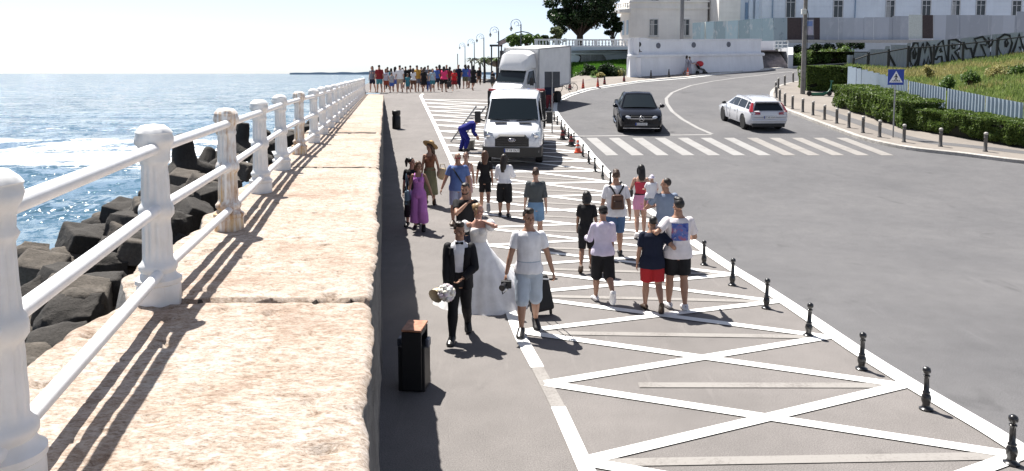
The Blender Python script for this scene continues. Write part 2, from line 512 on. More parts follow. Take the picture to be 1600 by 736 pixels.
plate_white = MAT('plate_white', (.75, .75, .75), .4, 0, .02)
ink = MAT('plate_ink', (.02, .02, .025), .5, 0, 0)
sea_m = mat_sea()
# ------------------------------------------------------------------ world, sun, camera
SUN_DIR = Vector((-0.6 * math.cos(R(61)), 0.8 * math.cos(R(61)), math.sin(R(61)))).normalized()   # towards the sun
w = bpy.data.worlds.new('World'); SC.world = w; w.use_nodes = True
nt = w.node_tree; bg = nt.nodes['Background']
sky = nt.nodes.new('ShaderNodeTexSky'); sky.sky_type = 'NISHITA'; sky.sun_disc = False
sky.sun_elevation = math.asin(SUN_DIR.z); sky.sun_rotation = math.atan2(SUN_DIR.x, SUN_DIR.y)
sky.dust_density = 0.6; sky.air_density = 0.5; sky.ozone_density = 1.8; sky.altitude = 0
hs_ = nt.nodes.new('ShaderNodeHueSaturation'); hs_.inputs['Saturation'].default_value = .60; hs_.inputs['Value'].default_value = 1.08
L(nt, sky.outputs[0], hs_.inputs['Color']); L(nt, hs_.outputs[0], bg.inputs[0]); bg.inputs[1].default_value = 0.083
sd = bpy.data.lights.new('sun', 'SUN'); sd.energy = 5.0; sd.angle = R(.53); sd.color = (1, .955, .89)
so = bpy.data.objects.new('sun', sd); COL.objects.link(so)
so.rotation_euler = (-SUN_DIR).to_track_quat('-Z', 'Y').to_euler(); so.location = SUN_DIR * 60
cd = bpy.data.cameras.new('camera'); cam = bpy.data.objects.new('camera', cd); COL.objects.link(cam)
cd.sensor_fit = 'HORIZONTAL'; cd.sensor_width = 36; cd.lens = 36 * FOC / 1600
cd.clip_start = .05; cd.clip_end = 40000
cd.shift_y = -(368 - CY) / 1600
cam.location = (0, 0, CZ); cam.rotation_euler = (math.pi / 2 - TH, 0, 0)
SC.camera = cam
SC.view_settings.view_transform = 'Standard'; SC.view_settings.look = 'None'
SC.view_settings.gamma = 1; SC.view_settings.use_curve_mapping = False
SC.view_settings.exposure = 1.0
SC.render.engine = 'CYCLES'
SC.cycles.use_denoising = True
SC.cycles.max_bounces = 6; SC.cycles.transparent_max_bounces = 6
SC.cycles.sample_clamp_indirect = 6; SC.cycles.caustics_reflective = False; SC.cycles.caustics_refractive = False

# ------------------------------------------------------------------ alignments (metres)
def wall_x(y): return -0.10 - 0.165 * y            # promenade side of the sea wall
def wall_l(y): return -1.78 - 0.172 * y            # sea side of its top
WTOP = 2.33
edge_px = [(1575, 690), (1425, 603), (1345, 553), (1255, 491), (1190, 448), (1140, 418), (1080, 377), (1030, 340), (980, 302.6), (947.6, 268), (925, 243.5), (909, 223), (886.5, 200), (874, 184), (867, 172), (868, 161), (890, 150), (919, 141), (950, 136), (1000, 128.5), (1077, 122), (1122, 116.5), (1215, 108)]
edge = [at(*p) for p in edge_px]
edge = [Vector((6.3, -6, 0)), Vector((5.45, 2, 0))] + edge
def poly_x(pts, y):
    for a, b in zip(pts, pts[1:]):
        if a.y <= y <= b.y: return a.x + (b.x - a.x) * (y - a.y) / max(1e-6, b.y - a.y)
    return pts[0].x if y < pts[0].y else pts[-1].x
# smooth the edge a little
ys = np.linspace(-6, edge[-1].y, 400); xs = np.array([poly_x(edge, y) for y in ys])
for _ in range(3): xs[1:-1] = (xs[:-2] + xs[1:-1] * 2 + xs[2:]) / 4
def edge_x(y): return float(np.interp(y, ys, xs))
EDGE_END = edge[-1].y

def sheet(name, fl, fr, y0, y1, dy, nx, mat, dz=0.0, parent=None, kind='structure', z=hgt):
    V = []; F = []; rows = int((y1 - y0) / dy) + 1
    for i in range(rows + 1):
        y = y0 + (y1 - y0) * i / rows; a, b = fl(y), fr(y)
        for j in range(nx + 1):
            x = a + (b - a) * j / nx; V.append((x, y, z(x, y) + dz))
    for i in range(rows):
        for j in range(nx):
            k = i * (nx + 1) + j; F.append((k, k + 1, k + nx + 2, k + nx + 1))
    o = link(name, mesh_np(name, V, F, mat, smooth=True), parent)
    if kind: o['kind'] = kind
    return o
promenade = sheet('promenade', lambda y: wall_x(y) - .25 if y < 53 else wall_x(y) - 2.2, edge_x, -6, EDGE_END, .5, 14, asphalt_walk)
promenade_far = sheet('promenade_end', lambda y: wall_x(y) - 2.2, lambda y: 6 + (y - EDGE_END) * .02, EDGE_END, 190, 2, 6, asphalt_walk)
road = sheet('road', edge_x, lambda y: 75, -6, EDGE_END, .5, 30, asphalt_road)
road_far = sheet('road_beyond', lambda y: 24 + (y - EDGE_END) * 1.0, lambda y: 90, EDGE_END, 110, 1.0, 10, asphalt_road)
# land under and behind everything, out to the horizon on the landward side
g = MB(); g.add([(-30, -300, -.6), (9000, -300, -.6), (9000, 12000, -.6), (60, 12000, -.6), (-22, 100, -.6), (-8, 53, -.6), (-.8, 4, -.6), (2, -10, -.6)], [tuple(range(8))])
gm = g.build('ground', MAT('bare_earth', (.16, .14, .11), .9)); gm['kind'] = 'structure'

# sea: one sheet, fine near the wall, out past the horizon
SEA = -2.3
rr = np.concatenate([np.linspace(3, 60, 150), np.geomspace(60.6, 20000, 170)])
aa = np.concatenate([np.linspace(R(-100), R(-45), 60), np.linspace(R(-44.5), R(18), 230)])
Rg, Ag = np.meshgrid(rr, aa, indexing='ij')
X = Rg * np.sin(Ag); Y = Rg * np.cos(Ag)
amp = np.clip(1.1 - Rg / 160, 0, 1) * .55
P_ = np.stack([X.ravel() * .035, Y.ravel() * .10, np.zeros(X.size)], 1)
Q_ = np.stack([X.ravel() * .16, Y.ravel() * .30, np.zeros(X.size) + 5], 1)
H_ = (fbm(P_, 3, 3) * 1.0 + fbm(Q_, 3, 9) * .55).reshape(X.shape)
roller = np.exp(-((Y - 64 - 2.0 * np.sin(X * .09)) / 2.6) ** 2) * .55 * np.clip((-X - 8) / 10, 0, 1)
Zs = SEA + H_ * amp + roller
n0, n1 = Rg.shape
idx = np.arange(n0 * n1).reshape(n0, n1)
F = np.stack([idx[:-1, :-1], idx[:-1, 1:], idx[1:, 1:], idx[1:, :-1]], -1).reshape(-1, 4)
sea = link('sea', mesh_np('sea', np.stack([X, Y, Zs], -1).reshape(-1, 3), F, sea_m, smooth=True)); sea['kind'] = 'structure'
# low headland on the horizon
hv = []; hf = []
for i in range(41):
    t = i / 40; x = -1500 + 1750 * t; hh = 10 * math.sin(math.pi * min(1, t * 1.0 + .02)) ** .5 * (.8 + .3 * math.sin(i * 1.7)) + 1
    hv += [(x, 5200, -8), (x, 5200, hh + 5.2), (x, 5900, -8)]
for i in range(40):
    k = i * 3; hf += [(k, k + 3, k + 4, k + 1), (k + 1, k + 4, k + 5, k + 2)]
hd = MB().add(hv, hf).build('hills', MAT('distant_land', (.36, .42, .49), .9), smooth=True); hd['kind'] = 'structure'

# ------------------------------------------------------------------ sea wall: weathered top with broken edges, rough faces
wy = np.concatenate([np.arange(-1.5, 8, .028), np.arange(8, 16, .06), np.arange(16, 53.6, .2)])
NU = 64
joints = [4.72, 11.6, 18.4, 25.5, 32.5, 39.5, 46.5]
V = []; 
u = np.concatenate([np.linspace(0, .02, 4)[:-1], np.linspace(.02, .975, NU - 9), np.linspace(.975, 1, 7)[1:]])
rn = fbm(np.stack([wy * 2.2, wy * 0, wy * 0], 1), 5, 21); ln = fbm(np.stack([wy * 1.3, wy * 0 + 9, wy * 0], 1), 5, 33)
rn2 = fbm(np.stack([wy * 11, wy * 0, wy * 0 + 4], 1), 3, 41)
blk = np.floor((wy + 2.1) / 6.85); boff = np.array([_h(int(b_), 3, 5, 2) for b_ in blk])
rows = []
for i, y in enumerate(wy):
    near = min(abs(y - j) for j in joints)
    xr = wall_x(y) + .032 * rn[i] + .02 * rn2[i] - .035 * max(0, 1 - near / .15) + boff[i] * .012
    xl = wall_l(y) + .20 * ln[i] + .10 * max(0, 1 - near / .3)
    rows.append((y, xl, xr, near))
top = np.zeros((len(wy), NU, 3))
for i, (y, xl, xr, near) in enumerate(rows):
    top[i, :, 0] = xl + (xr - xl) * u; top[i, :, 1] = y; top[i, :, 2] = WTOP
fl = top.reshape(-1, 3)
zz = fbm(fl * [1.3, 1.3, 1], 3, 51) * .008 + fbm(fl * [6, 9, 1], 4, 61) * .010
pit = fbm(fl * [7, 14, 1], 3, 81); zz -= np.clip(-pit - .33, 0, .3) * .22
zz = zz.reshape(len(wy), NU); crk = np.zeros((len(wy), NU))
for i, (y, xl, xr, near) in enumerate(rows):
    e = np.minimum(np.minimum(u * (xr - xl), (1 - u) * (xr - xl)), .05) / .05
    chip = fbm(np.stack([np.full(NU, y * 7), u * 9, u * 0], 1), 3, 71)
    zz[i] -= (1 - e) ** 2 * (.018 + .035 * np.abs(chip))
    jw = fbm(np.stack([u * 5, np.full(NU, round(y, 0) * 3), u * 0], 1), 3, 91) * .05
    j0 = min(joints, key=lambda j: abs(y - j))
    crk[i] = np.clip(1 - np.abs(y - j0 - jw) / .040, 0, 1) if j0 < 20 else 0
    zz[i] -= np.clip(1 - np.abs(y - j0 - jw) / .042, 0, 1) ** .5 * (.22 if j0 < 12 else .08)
top[:, :, 2] += zz
crk_full = crk
# faces below
NB = 14
def face_cols(side):
    out = np.zeros((len(wy), NB, 3))
    for i, (y, xl, xr, near) in enumerate(rows):
        k = NU - 1 if side > 0 else 0
        z0 = top[i, k, 2]; z1 = hgt(wall_x(y), y) - .3 if side > 0 else -2.8
        z1 = min(z1, z0 - .05)
        t = np.linspace(1 / NB, 1, NB)
        out[i, :, 2] = z0 + (z1 - z0) * t; out[i, :, 1] = y
        out[i, :, 0] = (wall_x(y) - .015 + boff[i] * .02) if side > 0 else (xl - .05)
        if side < 0: out[i, :, 0] -= t * .5
    n_ = fbm(out.reshape(-1, 3) * [3, 2.2, 3.5], 4, 13 + side).reshape(len(wy), NB)
    out[:, :, 0] += n_ * .05 * side
    return out
lf = face_cols(-1)[:, ::-1]; rf = face_cols(1)
allp = np.concatenate([lf, top, rf], 1); nc = allp.shape[1]
idx = np.arange(len(wy) * nc).reshape(len(wy), nc)
F = np.stack([idx[:-1, :-1], idx[:-1, 1:], idx[1:, 1:], idx[1:, :-1]], -1).reshape(-1, 4)
col = np.tile(np.arange(nc - 1), len(wy) - 1)
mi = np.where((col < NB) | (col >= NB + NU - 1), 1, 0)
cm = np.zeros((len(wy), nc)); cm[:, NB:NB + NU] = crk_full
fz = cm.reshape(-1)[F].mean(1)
mi = np.where((mi == 0) & (fz > .26), 2, mi)  # joint cracks get a dark colour that stands in for their shade
sw = link('sea_wall', mesh_np('sea_wall', allp.reshape(-1, 3), F, [stone, wallface, MAT('joint_painted_shade', (.045, .038, .032), .95)], mi, smooth=True))
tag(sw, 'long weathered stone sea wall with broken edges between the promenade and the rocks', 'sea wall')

# ------------------------------------------------------------------ railing on the wall
post_px = [(-1.72, 2.49), (-2.21, 4.71), (-2.59, 6.94), (-3.02, 9.16), (-3.42, 11.34), (-3.76, 13.52)]
posts = list(post_px)
while posts[-1][1] < 52:
    y = posts[-1][1] + 2.26; posts.append((-1.48 - .165 * y, y))
prof = [(.128, -.02), (.128, .10), (.122, .115), (.134, .125), (.134, .15), (.112, .165), (.098, .19), (.112, .21), (.114, .235), (.100, .25), (.089, .27), (.083, .52), (.092, .535), (.102, .55), (.103, .585), (.096, .61), (.084, .625), (.077, .86), (.084, .875), (.090, .89), (.084, .91), (.086, .95), (.092, .975), (.108, .995), (.112, 1.025), (.100, 1.05), (.104, 1.06), (.092, 1.08), (.065, 1.105), (.02, 1.112)]
def post_mesh(name, mat, seed):
    n = 72; pv = []; rs = random.Random(seed)
    pr = []
    for a, b in zip(prof, prof[1:]):
        k = max(1, int(abs(b[1] - a[1]) / .03))
        for q in range(k): pr.append((a[0] + (b[0] - a[0]) * q / k, a[1] + (b[1] - a[1]) * q / k))
    pr.append(prof[-1])
    b = MB(); b.lathe((0, 0, 0), pr, n)
    me = b.mesh(name, mat, True, 50); c = vcoords(me)
    r = np.hypot(c[:, 0], c[:, 1]); an = np.arctan2(c[:, 1], c[:, 0])
    shaft = ((c[:, 2] > .28) & (c[:, 2] < .52)) | ((c[:, 2] > .63) & (c[:, 2] < .86))
    f = np.where(shaft, 1 - .12 * np.clip(-np.cos(an * 12) + .1, 0, 1), 1)
    lump = fbm(c * 14 + seed * 3.1, 3, seed) * np.where(c[:, 2] > .87, .016, .005)
    f = f * (1 + lump / np.maximum(r, .03))
    c[:, 0] *= f; c[:, 1] *= f
    setcoords(me, c); return me
variants = [post_mesh('post', post_white[k], s) for k, s in ((0, 1), (1, 2), (2, 3), (0, 4))]
rail_root = empty('railing', (posts[0][0], posts[0][1], WTOP), label='white iron railing with fluted posts and three rails along the sea wall top', cat='railing')
O = Vector((posts[0][0], posts[0][1], WTOP))
kinds = {0: 0, 1: 1, 2: 2, 3: 0, 4: 3, 5: 2}
for i, (x, y) in enumerate(posts):
    o = link('post', variants[kinds.get(i, 0 if i % 3 else 3)], rail_root)
    o.location = Vector((x, y, WTOP)) - O
    o.rotation_euler = (R(random.uniform(-.5, .5)), R(random.uniform(-.6, .6)), i * 2.1)
    if i == 5: o['label'] = 'rust-streaked post'
    if i == 2: o['label'] = 'white post with brown rust stains at its foot'
for h, r_ in ((.965, .036), (.585, .034), (.185, .033)):
    pts = [Vector((2 * posts[0][0] - posts[1][0], 2 * posts[0][1] - posts[1][1], WTOP + h)) - O]
    for i, (x, y) in enumerate(posts):
        pts.append(Vector((x + .02, y, WTOP + h + random.uniform(-.006, .006))) - O)
    b = MB(); b.tube(pts, r_, 12); b.build('rail', rail_white, rail_root, True, 60)
# the post before the first one, just outside the picture, carries the rails
o = link('post', variants[0], rail_root); o.location = pts[0] - Vector((0, 0, .185))

# ------------------------------------------------------------------ breakwater of concrete blocks
def displaced(me, amp, sc, seed):
    c = vcoords(me); n = vnormals(me)
    c += n * (fbm(c * sc + seed * 7.7, 4, seed) * amp)[:, None]; setcoords(me, c); return me
def tetrapod(seed):
    b = MB(); dirs = [(0, 0, 1), (.943, 0, -.333), (-.471, .816, -.333), (-.471, -.816, -.333)]
    for d in dirs:
        d = Vector(d); b.tube([d * 0, d * .45, d * .9, d * 1.0], [.42, .36, .29, .24], 14)
    b.ell((0, 0, 0), (.42, .42, .42))
    return displaced(remeshed(b, 'tetrapod', rock_dark, .055, 1), .05, 2.5, seed)
def cubeblock(seed):
    rs = random.Random(seed); b = MB(); M = Matrix.Diagonal((rs.uniform(.8, 1.1), rs.uniform(.6, .85), rs.uniform(.5, .75), 1))
    b.box((0, 0, 0), (1.4, 1.4, 1.4), taper=rs.uniform(.72, .98), M=M)
    return displaced(remeshed(b, 'block', rock_dark, .055, 2), .09, 1.9, seed)
def boulder(seed):
    rs = random.Random(seed); b = MB(); b.ell((0, 0, 0), (rs.uniform(.6, .8), rs.uniform(.5, .7), rs.uniform(.4, .6)), 14, 10)
    b.box((.1, 0, 0), (1.0, .8, .7), rz=rs.uniform(0, 3))
    return displaced(remeshed(b, 'boulder', rock_dark, .055, 2), .16, 1.7, seed)
tets = [tetrapod(s) for s in (1, 2)]; cubes = [cubeblock(s) for s in (3, 4, 5, 6)]; bolds = [boulder(s) for s in (7, 8, 9)]
for m_ in (cubes[1], cubes[3], bolds[1]): m_.materials[0] = rock_pale
# (kind, bearing of its centre, level, size, turn, tilt)
rk = [
 ('t', 290, 258, 1.0, 1.25, .4, .1), ('t', 375, 222, .9, 1.15, 1.2, .15), ('b', 262, 290, .5, 1.0, .3, .2), ('c', 330, 290, 1.05, .95, .9, .3),
 ('c', 305, 330, .95, .85, 2.2, .5), ('c', 232, 322, .55, .9, .6, .2), ('c', 190, 328, .15, .85, 1.5, .25), ('b', 165, 338, -.1, .7, .8, .2),
 ('c', 205, 345, .5, .9, 2.8, .1), ('b', 150, 352, -.2, .8, 0, .3), ('c', 130, 375, 0.1, .95, 2.3, .3), ('b', 155, 360, .2, .7, 1, .1),
 ('c', 95, 412, .55, 1.15, 2.55, .15), ('b', 70, 385, -.1, .9, .2, .2), ('c', 55, 440, .3, 1.0, 1.1, .6), ('b', 165, 412, .9, .62, .5, .2),
 ('c', 160, 445, 1.0, .62, .2, .1), ('c', 120, 470, .9, 1.0, .35, .3), ('b', 180, 385, .75, .7, 2, .2), ('c', 215, 388, 1.05, .62, 1.9, .2),
 ('b', 70, 520, .7, .9, 1.3, .3), ('c', 30, 500, .5, 1.1, .7, .2), ('b', 45, 570, .9, .9, 2.3, .1), ('c', 15, 560, .6, 1.0, .9, .4),
 ('b', 345, 255, .75, .85, .3, .2), ('c', 385, 262, 1.15, .8, 1.4, .2), ('b', 412, 245, 1.0, .8, 2.2, .2), ('c', 350, 285, 1.1, .8, .6, .15),
 ('t', 405, 225, .6, 1.0, 2.0, .4), ('b', 425, 222, .8, .8, .5, .1), ('c', 445, 212, .9, .8, 1.1, .2), ('b', 460, 203, .7, .8, .9, .1),
 ('c', 240, 350, .9, .8, .2, .35), ('b', 270, 345, 1.1, .7, 1.2, .1), ('c', 250, 310, .8, .95, 1.9, .4), ('b', 300, 300, .8, .9, .2, .3),
 ('t', 110, 440, -.2, 1.1, .8, .6), ('c', 200, 360, .3, .9, .8, .2), ('b', 225, 340, .1, .9, 1.8, .2), ('t', 320, 262, .2, 1.1, 2.6, .5),
 ('c', 478, 196, .8, .8, .3, .2), ('b', 490, 187, .5, .9, .6, .2), ('c', 505, 182, .7, .8, 1.4, .2), ('b', 520, 172, .6, .9, 2.4, .2),
 ('c', 350, 245, .1, 1.0, 2.4, .4), ('b', 300, 290, .1, 1.0, 1.4, .4), ('c', 260, 315, 0, 1.1, .4, .4), ('b', 100, 385, -.6, 1.2, .4, .4), ('c', 60, 470, -.6, 1.3, .4, .4),
 ('b', 10, 620, .5, 1.0, .4, .2), ('c', 130, 425, -.7, 1.3, 1.4, .3)]
tone = {0: 'dark', 1: 'dusty', 2: 'blackish', 3: 'grey'}
rj = random.Random(12)
rk = [(k, px + (20 if px < 112 else 0), py + (34 if px < 112 else 6), z - .22, s * (.70 if px < 112 else .80), rz, tl) for k, px, py, z, s, rz, tl in rk] + [('cbb'[i % 3], px + rj.uniform(-32, 32), py + rj.uniform(4, 34), z - .25 + rj.uniform(-.35, .1), s * rj.uniform(.45, .65), rj.uniform(0, 3), rj.uniform(.1, .6)) for i, (k, px, py, z, s, rz, tl) in enumerate(rk)]
for i, (k, px, py, z, s, rz, tl) in enumerate(rk):
    p = at(px, py, z)
    lim = wall_l(p.y) - .55 - .5 * s
    if p.x > lim: p.x = lim
    me = {'t': tets, 'c': cubes, 'b': bolds}[k]; me = me[i % len(me)]
    o = link({'t': 'tetrapod', 'c': 'concrete_block', 'b': 'boulder'}[k], me)
    o.location = p; o.scale = (s, s, s * (1.1 if k == 't' else .9)); o.rotation_euler = (tl, tl * .6 * (1 if i % 2 else -1), rz)
    tag(o, {'t': 'dark four-legged concrete tetrapod heaped between the sea wall and the water', 'c': 'rough squared concrete block heaped between the sea wall and the water', 'b': 'rounded dark boulder wedged in the breakwater heap beside the sea wall'}[k],
        {'t': 'tetrapod', 'c': 'concrete block', 'b': 'boulder'}[k], {'t': 'tetrapods of the breakwater', 'c': 'squared blocks of the breakwater', 'b': 'boulders of the breakwater'}[k])
# dark rubble core under the blocks
V = []; F = []
yy = np.arange(-4, 56, .5)
for i, y in enumerate(yy):
    for j, (dx, z) in enumerate(((.3, .55), (-.6, .4), (-1.6, 0), (-2.6, -.8), (-4, -1.8), (-6, -3.2))):
        V.append((wall_l(y) + dx + .25 * _h(i, j, 1, 3), y, z + .3 * _h(i, j, 2, 5) - .3))
for i in range(len(yy) - 1):
    for j in range(5): F.append((i*6+j, i*6+j+1, (i+1)*6+j+1, (i+1)*6+j))
o = link('rubble', mesh_np('rubble', V, F, rock_dark)); o['kind'] = 'stuff'
# ------------------------------------------------------------------ road paint
def strip(name, pts, width, mat, parent, dz=.006, seg=.5):
    """painted band following the ground"""
    P = [Vector((p[0], p[1])) for p in pts]; Q = [P[0]]
    for a, b in zip(P, P[1:]):
        k = max(1, int((b - a).length / seg))
        Q += [a.lerp(b, (i + 1) / k) for i in range(k)]
    V = []; F = []
    for i, q in enumerate(Q):
        d = (Q[min(i + 1, len(Q) - 1)] - Q[max(i - 1, 0)]).normalized(); n = Vector((-d.y, d.x))
        for s in (-.5, .5):
            r = q + n * (s * width); V.append((r.x, r.y, hgt(r.x, r.y) + dz))
    for i in range(len(Q) - 1): F.append((2*i, 2*i+1, 2*i+3, 2*i+2))
    return link(name, mesh_np(name, V, F, mat), parent)
LIFT = [.006]
def lift():
    LIFT[0] += .0007; return LIFT[0]
# edge line along the bollards
strip('edge_line', [(edge_x(y), y) for y in np.arange(3, EDGE_END - .5, .6)], .25, line_white, promenade, .016)
# walkway line on the wall side
ll_px = [(917, 736), (872, 636.5), (840, 575.6), (812, 525), (745, 350), (705, 250), (680, 196), (657, 150)]
ll = [at(*p) for p in ll_px]
def left_x(y):
    a = np.array([(p.x, p.y) for p in ll]); 
    if y < a[0, 1]: return a[0, 0] + (a[0, 1] - y) * .13
    return float(np.interp(y, a[:, 1], a[:, 0]))
y1 = at(870, 637).y; y2 = at(842, 575).y
strip('walkway_line', [(left_x(y), y) for y in np.linspace(3, y1, 8)], .165, line_white, promenade, .014)
strip('walkway_line', [(left_x(y), y) for y in np.linspace(y1, y2, 5)], .16, line_old, promenade, .012)
strip('walkway_line', [(left_x(y), y) for y in np.linspace(y2, 52, 80)], .175, line_white, promenade, .014)
# crossed hatching between the two lines
Ln = []; Rn = []
a0, a1 = at(925, 722).y, at(855, 600).y
y = a0 - (a1 - a0)
while y < 50: Ln.append((left_x(y), y)); y += a1 - a0
a0, a1 = at(1578, 713).y, at(1415, 603).y
y = a0 - (a1 - a0)
while y < 50: Rn.append((edge_x(y) - .12, y)); y += (a1 - a0) + (.06 if y > 20 else 0)
for i in range(len(Ln)):
    a = Ln[i]
    if i < len(Rn):
        b = Rn[i]; t = .26 if i % 3 == 2 else .02
        strip('faded_hatch_line', [(a[0] + (b[0] - a[0]) * t, a[1] + (b[1] - a[1]) * t - .03), (b[0] - .1, b[1])], .15, line_old, promenade, .009)
    if i + 1 < len(Rn): strip('hatch_line', [a, Rn[i + 1]], .165, line_white, promenade, .012 + .0002 * i)
    if i >= 1 and i - 1 < len(Rn): strip('hatch_line', [a, Rn[i - 1]], .165, line_white, promenade, .0125 + .0002 * i)
# zebra crossing
zt = [75, 230, 393, 550, 708, 868, 1028, 1190, 1345, 1500, 1650, 1810]
zb = [(220, 285), (395, 465), (565, 640), (745, 820), (925, 997), (1098, 1172), (1275, 1350), (1445, 1525), (1620, 1690), (1785, 1860), (1960, 2030), (2130, 2200)]
for i, (a, (b, c)) in enumerate(zip(zt, zb)):
    p0 = at(900 + a * .225, 215.6); p1 = at(900 + (a + 64) * .225, 215.6); q1 = at(900 + c * .225, 243); q0 = at(900 + b * .225, 243)
    A = (p0 + p1) / 2; B = (q0 + q1) / 2
    strip('zebra_stripe', [A, B], .47, line_zebra if i < 7 else line_old, road, .008)
# stop line and the curved centre line
strip('stop_line', [at(898, 213), at(1112, 210.6)], .22, line_zebra, road, .008)
strip('centre_line', [at(*p) for p in [(1112, 209.5), (1090, 200), (1066, 186.5), (1050, 174), (1042, 162), (1041, 154), (1050, 145), (1062, 140), (1080, 133.6), (1114, 127), (1150, 122), (1192, 117), (1225, 113), (1262, 109)]], .20, line_zebra, road, .009)

# ------------------------------------------------------------------ black bollards
bp = [(.105, 0), (.105, .018), (.075, .028), (.060, .045), (.056, .07), (.072, .10), (.077, .13), (.066, .165), (.050, .185), (.058, .195), (.058, .205), (.043, .215), (.039, .36), (.040, .375), (.052, .382), (.052, .395), (.036, .403), (.036, .413), (.054, .430), (.058, .452), (.050, .475), (.022, .490), (.004, .493)]
bp = [(r_ * (.70 if z_ < .42 else .78), z_) for r_, z_ in bp]
b = MB(); b.lathe((0, 0, 0), bp, 18); bol_me = b.mesh('bollard', black_iron, True, 50)
b_px = [(1580, 725), (1447, 640), (1346, 577), (1263, 525), (1197, 482), (1144, 446), (1100, 414), (1060, 384), (1032, 359), (1003, 337), (969, 309), (954, 293), (941.5, 281), (930, 268), (920, 256), (910.5, 245), (897, 225), (888.5, 217.5), (883, 210.5), (877, 203.5), (870.6, 196), (866, 189.5)]
ordn = ['first', 'second', 'third', 'fourth', 'fifth', 'sixth', 'seventh', 'eighth', 'ninth', 'tenth', 'eleventh', 'twelfth', 'thirteenth', 'fourteenth', 'fifteenth', 'sixteenth', 'seventeenth', 'eighteenth', 'nineteenth', 'twentieth', 'twenty-first', 'twenty-second']
for i, p in enumerate(b_px):
    q = at(*p); o = link('bollard', bol_me); o.location = q; o.rotation_euler = (R(random.uniform(-2, 2)), R(random.uniform(-2, 2)), i)
    tag(o, f'short black cast-iron bollard on the white edge line, {ordn[i]} from the camera', 'bollard', 'black bollards along the white edge line')

# ------------------------------------------------------------------ grey bollards on the far pavement
gp = [(.075, 0), (.075, .03), (.055, .05), (.052, .52), (.06, .53), (.06, .55), (.052, .56), (.052, .60), (.06, .61), (.06, .625), (.045, .63)]
ball = [(.03, .63), (.058, .65), (.066, .69), (.055, .725), (.03, .745), (.004, .75)]
g_px = [(1539, 242), (1469, 234), (1412, 227), (1374, 219), (1348, 212), (1326, 204), (1307, 197), (1288, 191), (1270, 184), (1254, 179), (1238, 174), (1226, 169), (1218, 162), (1213, 156), (1212, 148), (1216, 141), (1226, 136), (1239, 131)]
grey_pale = MAT('pale_bollard_cap', (.42, .40, .37), .5)
r0 = empty('grey_bollard'); gb = MB(); gb.lathe((0, 0, 0), [(r_ * 1.22, z_) for r_, z_ in gp], 14); gb.build('post', grey_paint, r0, True, 50)
cb = MB(); cb.lathe((0, 0, 0), [(r_ * 1.2, z_) for r_, z_ in ball], 14); cb.build('cap', grey_pale, r0, True, 60)
gk = kids_of(r0)
for i, p in enumerate(g_px):
    q = at(*p); q.z += .13
    o = r0 if i == 0 else copy_tree(r0, gk)
    o.location = q; o.rotation_euler = (0, 0, i)
    tag(o, f'grey ball-topped bollard on the hedge-side pavement, {ordn[i]} from the near end', 'bollard', 'grey bollards along the curved pavement')
# slim dark posts on the kerb by the white wall and the steps
sp = MB(); sp.lathe((0, 0, 0), [(.09, 0), (.09, .04), (.05, .07), (.045, .78), (.06, .80), (.06, .84), (.03, .9), (.004, .92)], 10); sp_me = sp.mesh('slim_bollard', grey_paint, True)
for i, (p, s) in enumerate(zip([(1131, 116.5), (1158, 112.5), (1185, 109), (1212, 105.8), (1240, 103.5), (1269, 102), (1297, 100.5)],
      ['before the middle of the white wall', 'before the right half of the white wall', 'at the rounded end of the white wall', 'before the dark steps', 'before the stair railing', 'before the shrubs beyond the steps', 'beside the clipped round hedge'])):
    o = link('slim_bollard', sp_me); o.location = atd(p[0], p[1], 74 + i * 2.2 if i else 72); tag(o, 'slim dark post on the far kerb ' + s, 'bollard', 'slim posts on the far kerb')

# ------------------------------------------------------------------ traffic cones
cone_or = MAT('cone_orange', (.62, .085, .03), .5); cone_wh = MAT('cone_white', (.72, .70, .68), .5); cone_bk = MAT('cone_black', (.02, .018, .018), .6); cone_mar = MAT('cone_faded_red', (.30, .05, .045), .6)
def cone(p, body, band, label, h=.52):
    r = empty('traffic_cone', p, random.uniform(0, 1), label, 'traffic cone', 'traffic cones around the works')
    b = MB(); b.box((0, 0, .02), (.34, .34, .04)); b.build('base', cone_bk if body is cone_bk else body, r, bevel=.01)
    b = MB(); b.lathe((0, 0, .041), [(.13, 0), (.12, .02), (.03, h - .05), (.018, h - .04)], 16); b.build('cone_body', body, r, True)
    for z0, z1 in ((.14, .22), (.29, .36)):
        b = MB(); f = lambda z: .12 - (z - .02) * (.09 / (h - .07)) + .003
        b.lathe((0, 0, .041), [(f(z0), z0), (f(z1), z1)], 16); b.build('band', band, r, True)
    return r
cone(at(903, 238.5), cone_or, cone_wh, 'bright orange cone with white bands beside the row of black bollards')
cone(at(892.5, 228), cone_bk, cone_mar, 'black and dull red cone next to the bright orange cone by the van')
cone(at(879, 218), cone_bk, cone_mar, 'black and dull red cone nearest the tall sign pole')
for (px, py, m, bd, lb) in [(890.5, 141.5, cone_bk, cone_mar, 'dark cone standing behind the bicycle wheel'), (911, 140, cone_mar, cone_or, 'red cone just beyond the bicycle on the light pavement'), (934, 138, cone_mar, cone_or, 'second red cone from the bicycle along the kerb line'),
     (944.5, 133.8, cone_bk, cone_mar, 'dark cone with a tall thin stick before the lawn shrubs'), (975, 129.5, cone_bk, cone_mar, 'dark cone at the near corner of the white wall'), (1017, 124.2, cone_bk, grey_paint, 'small dark cone before the first medallion of the white wall'),
     (1045, 122.4, cone_bk, grey_paint, 'small dark cone between two medallions of the white wall'), (1074.5, 120, cone_or, cone_wh, 'red and white cone in front of the women with the pushchair')]:
    cone(at(px, py), m, bd, lb, .78)

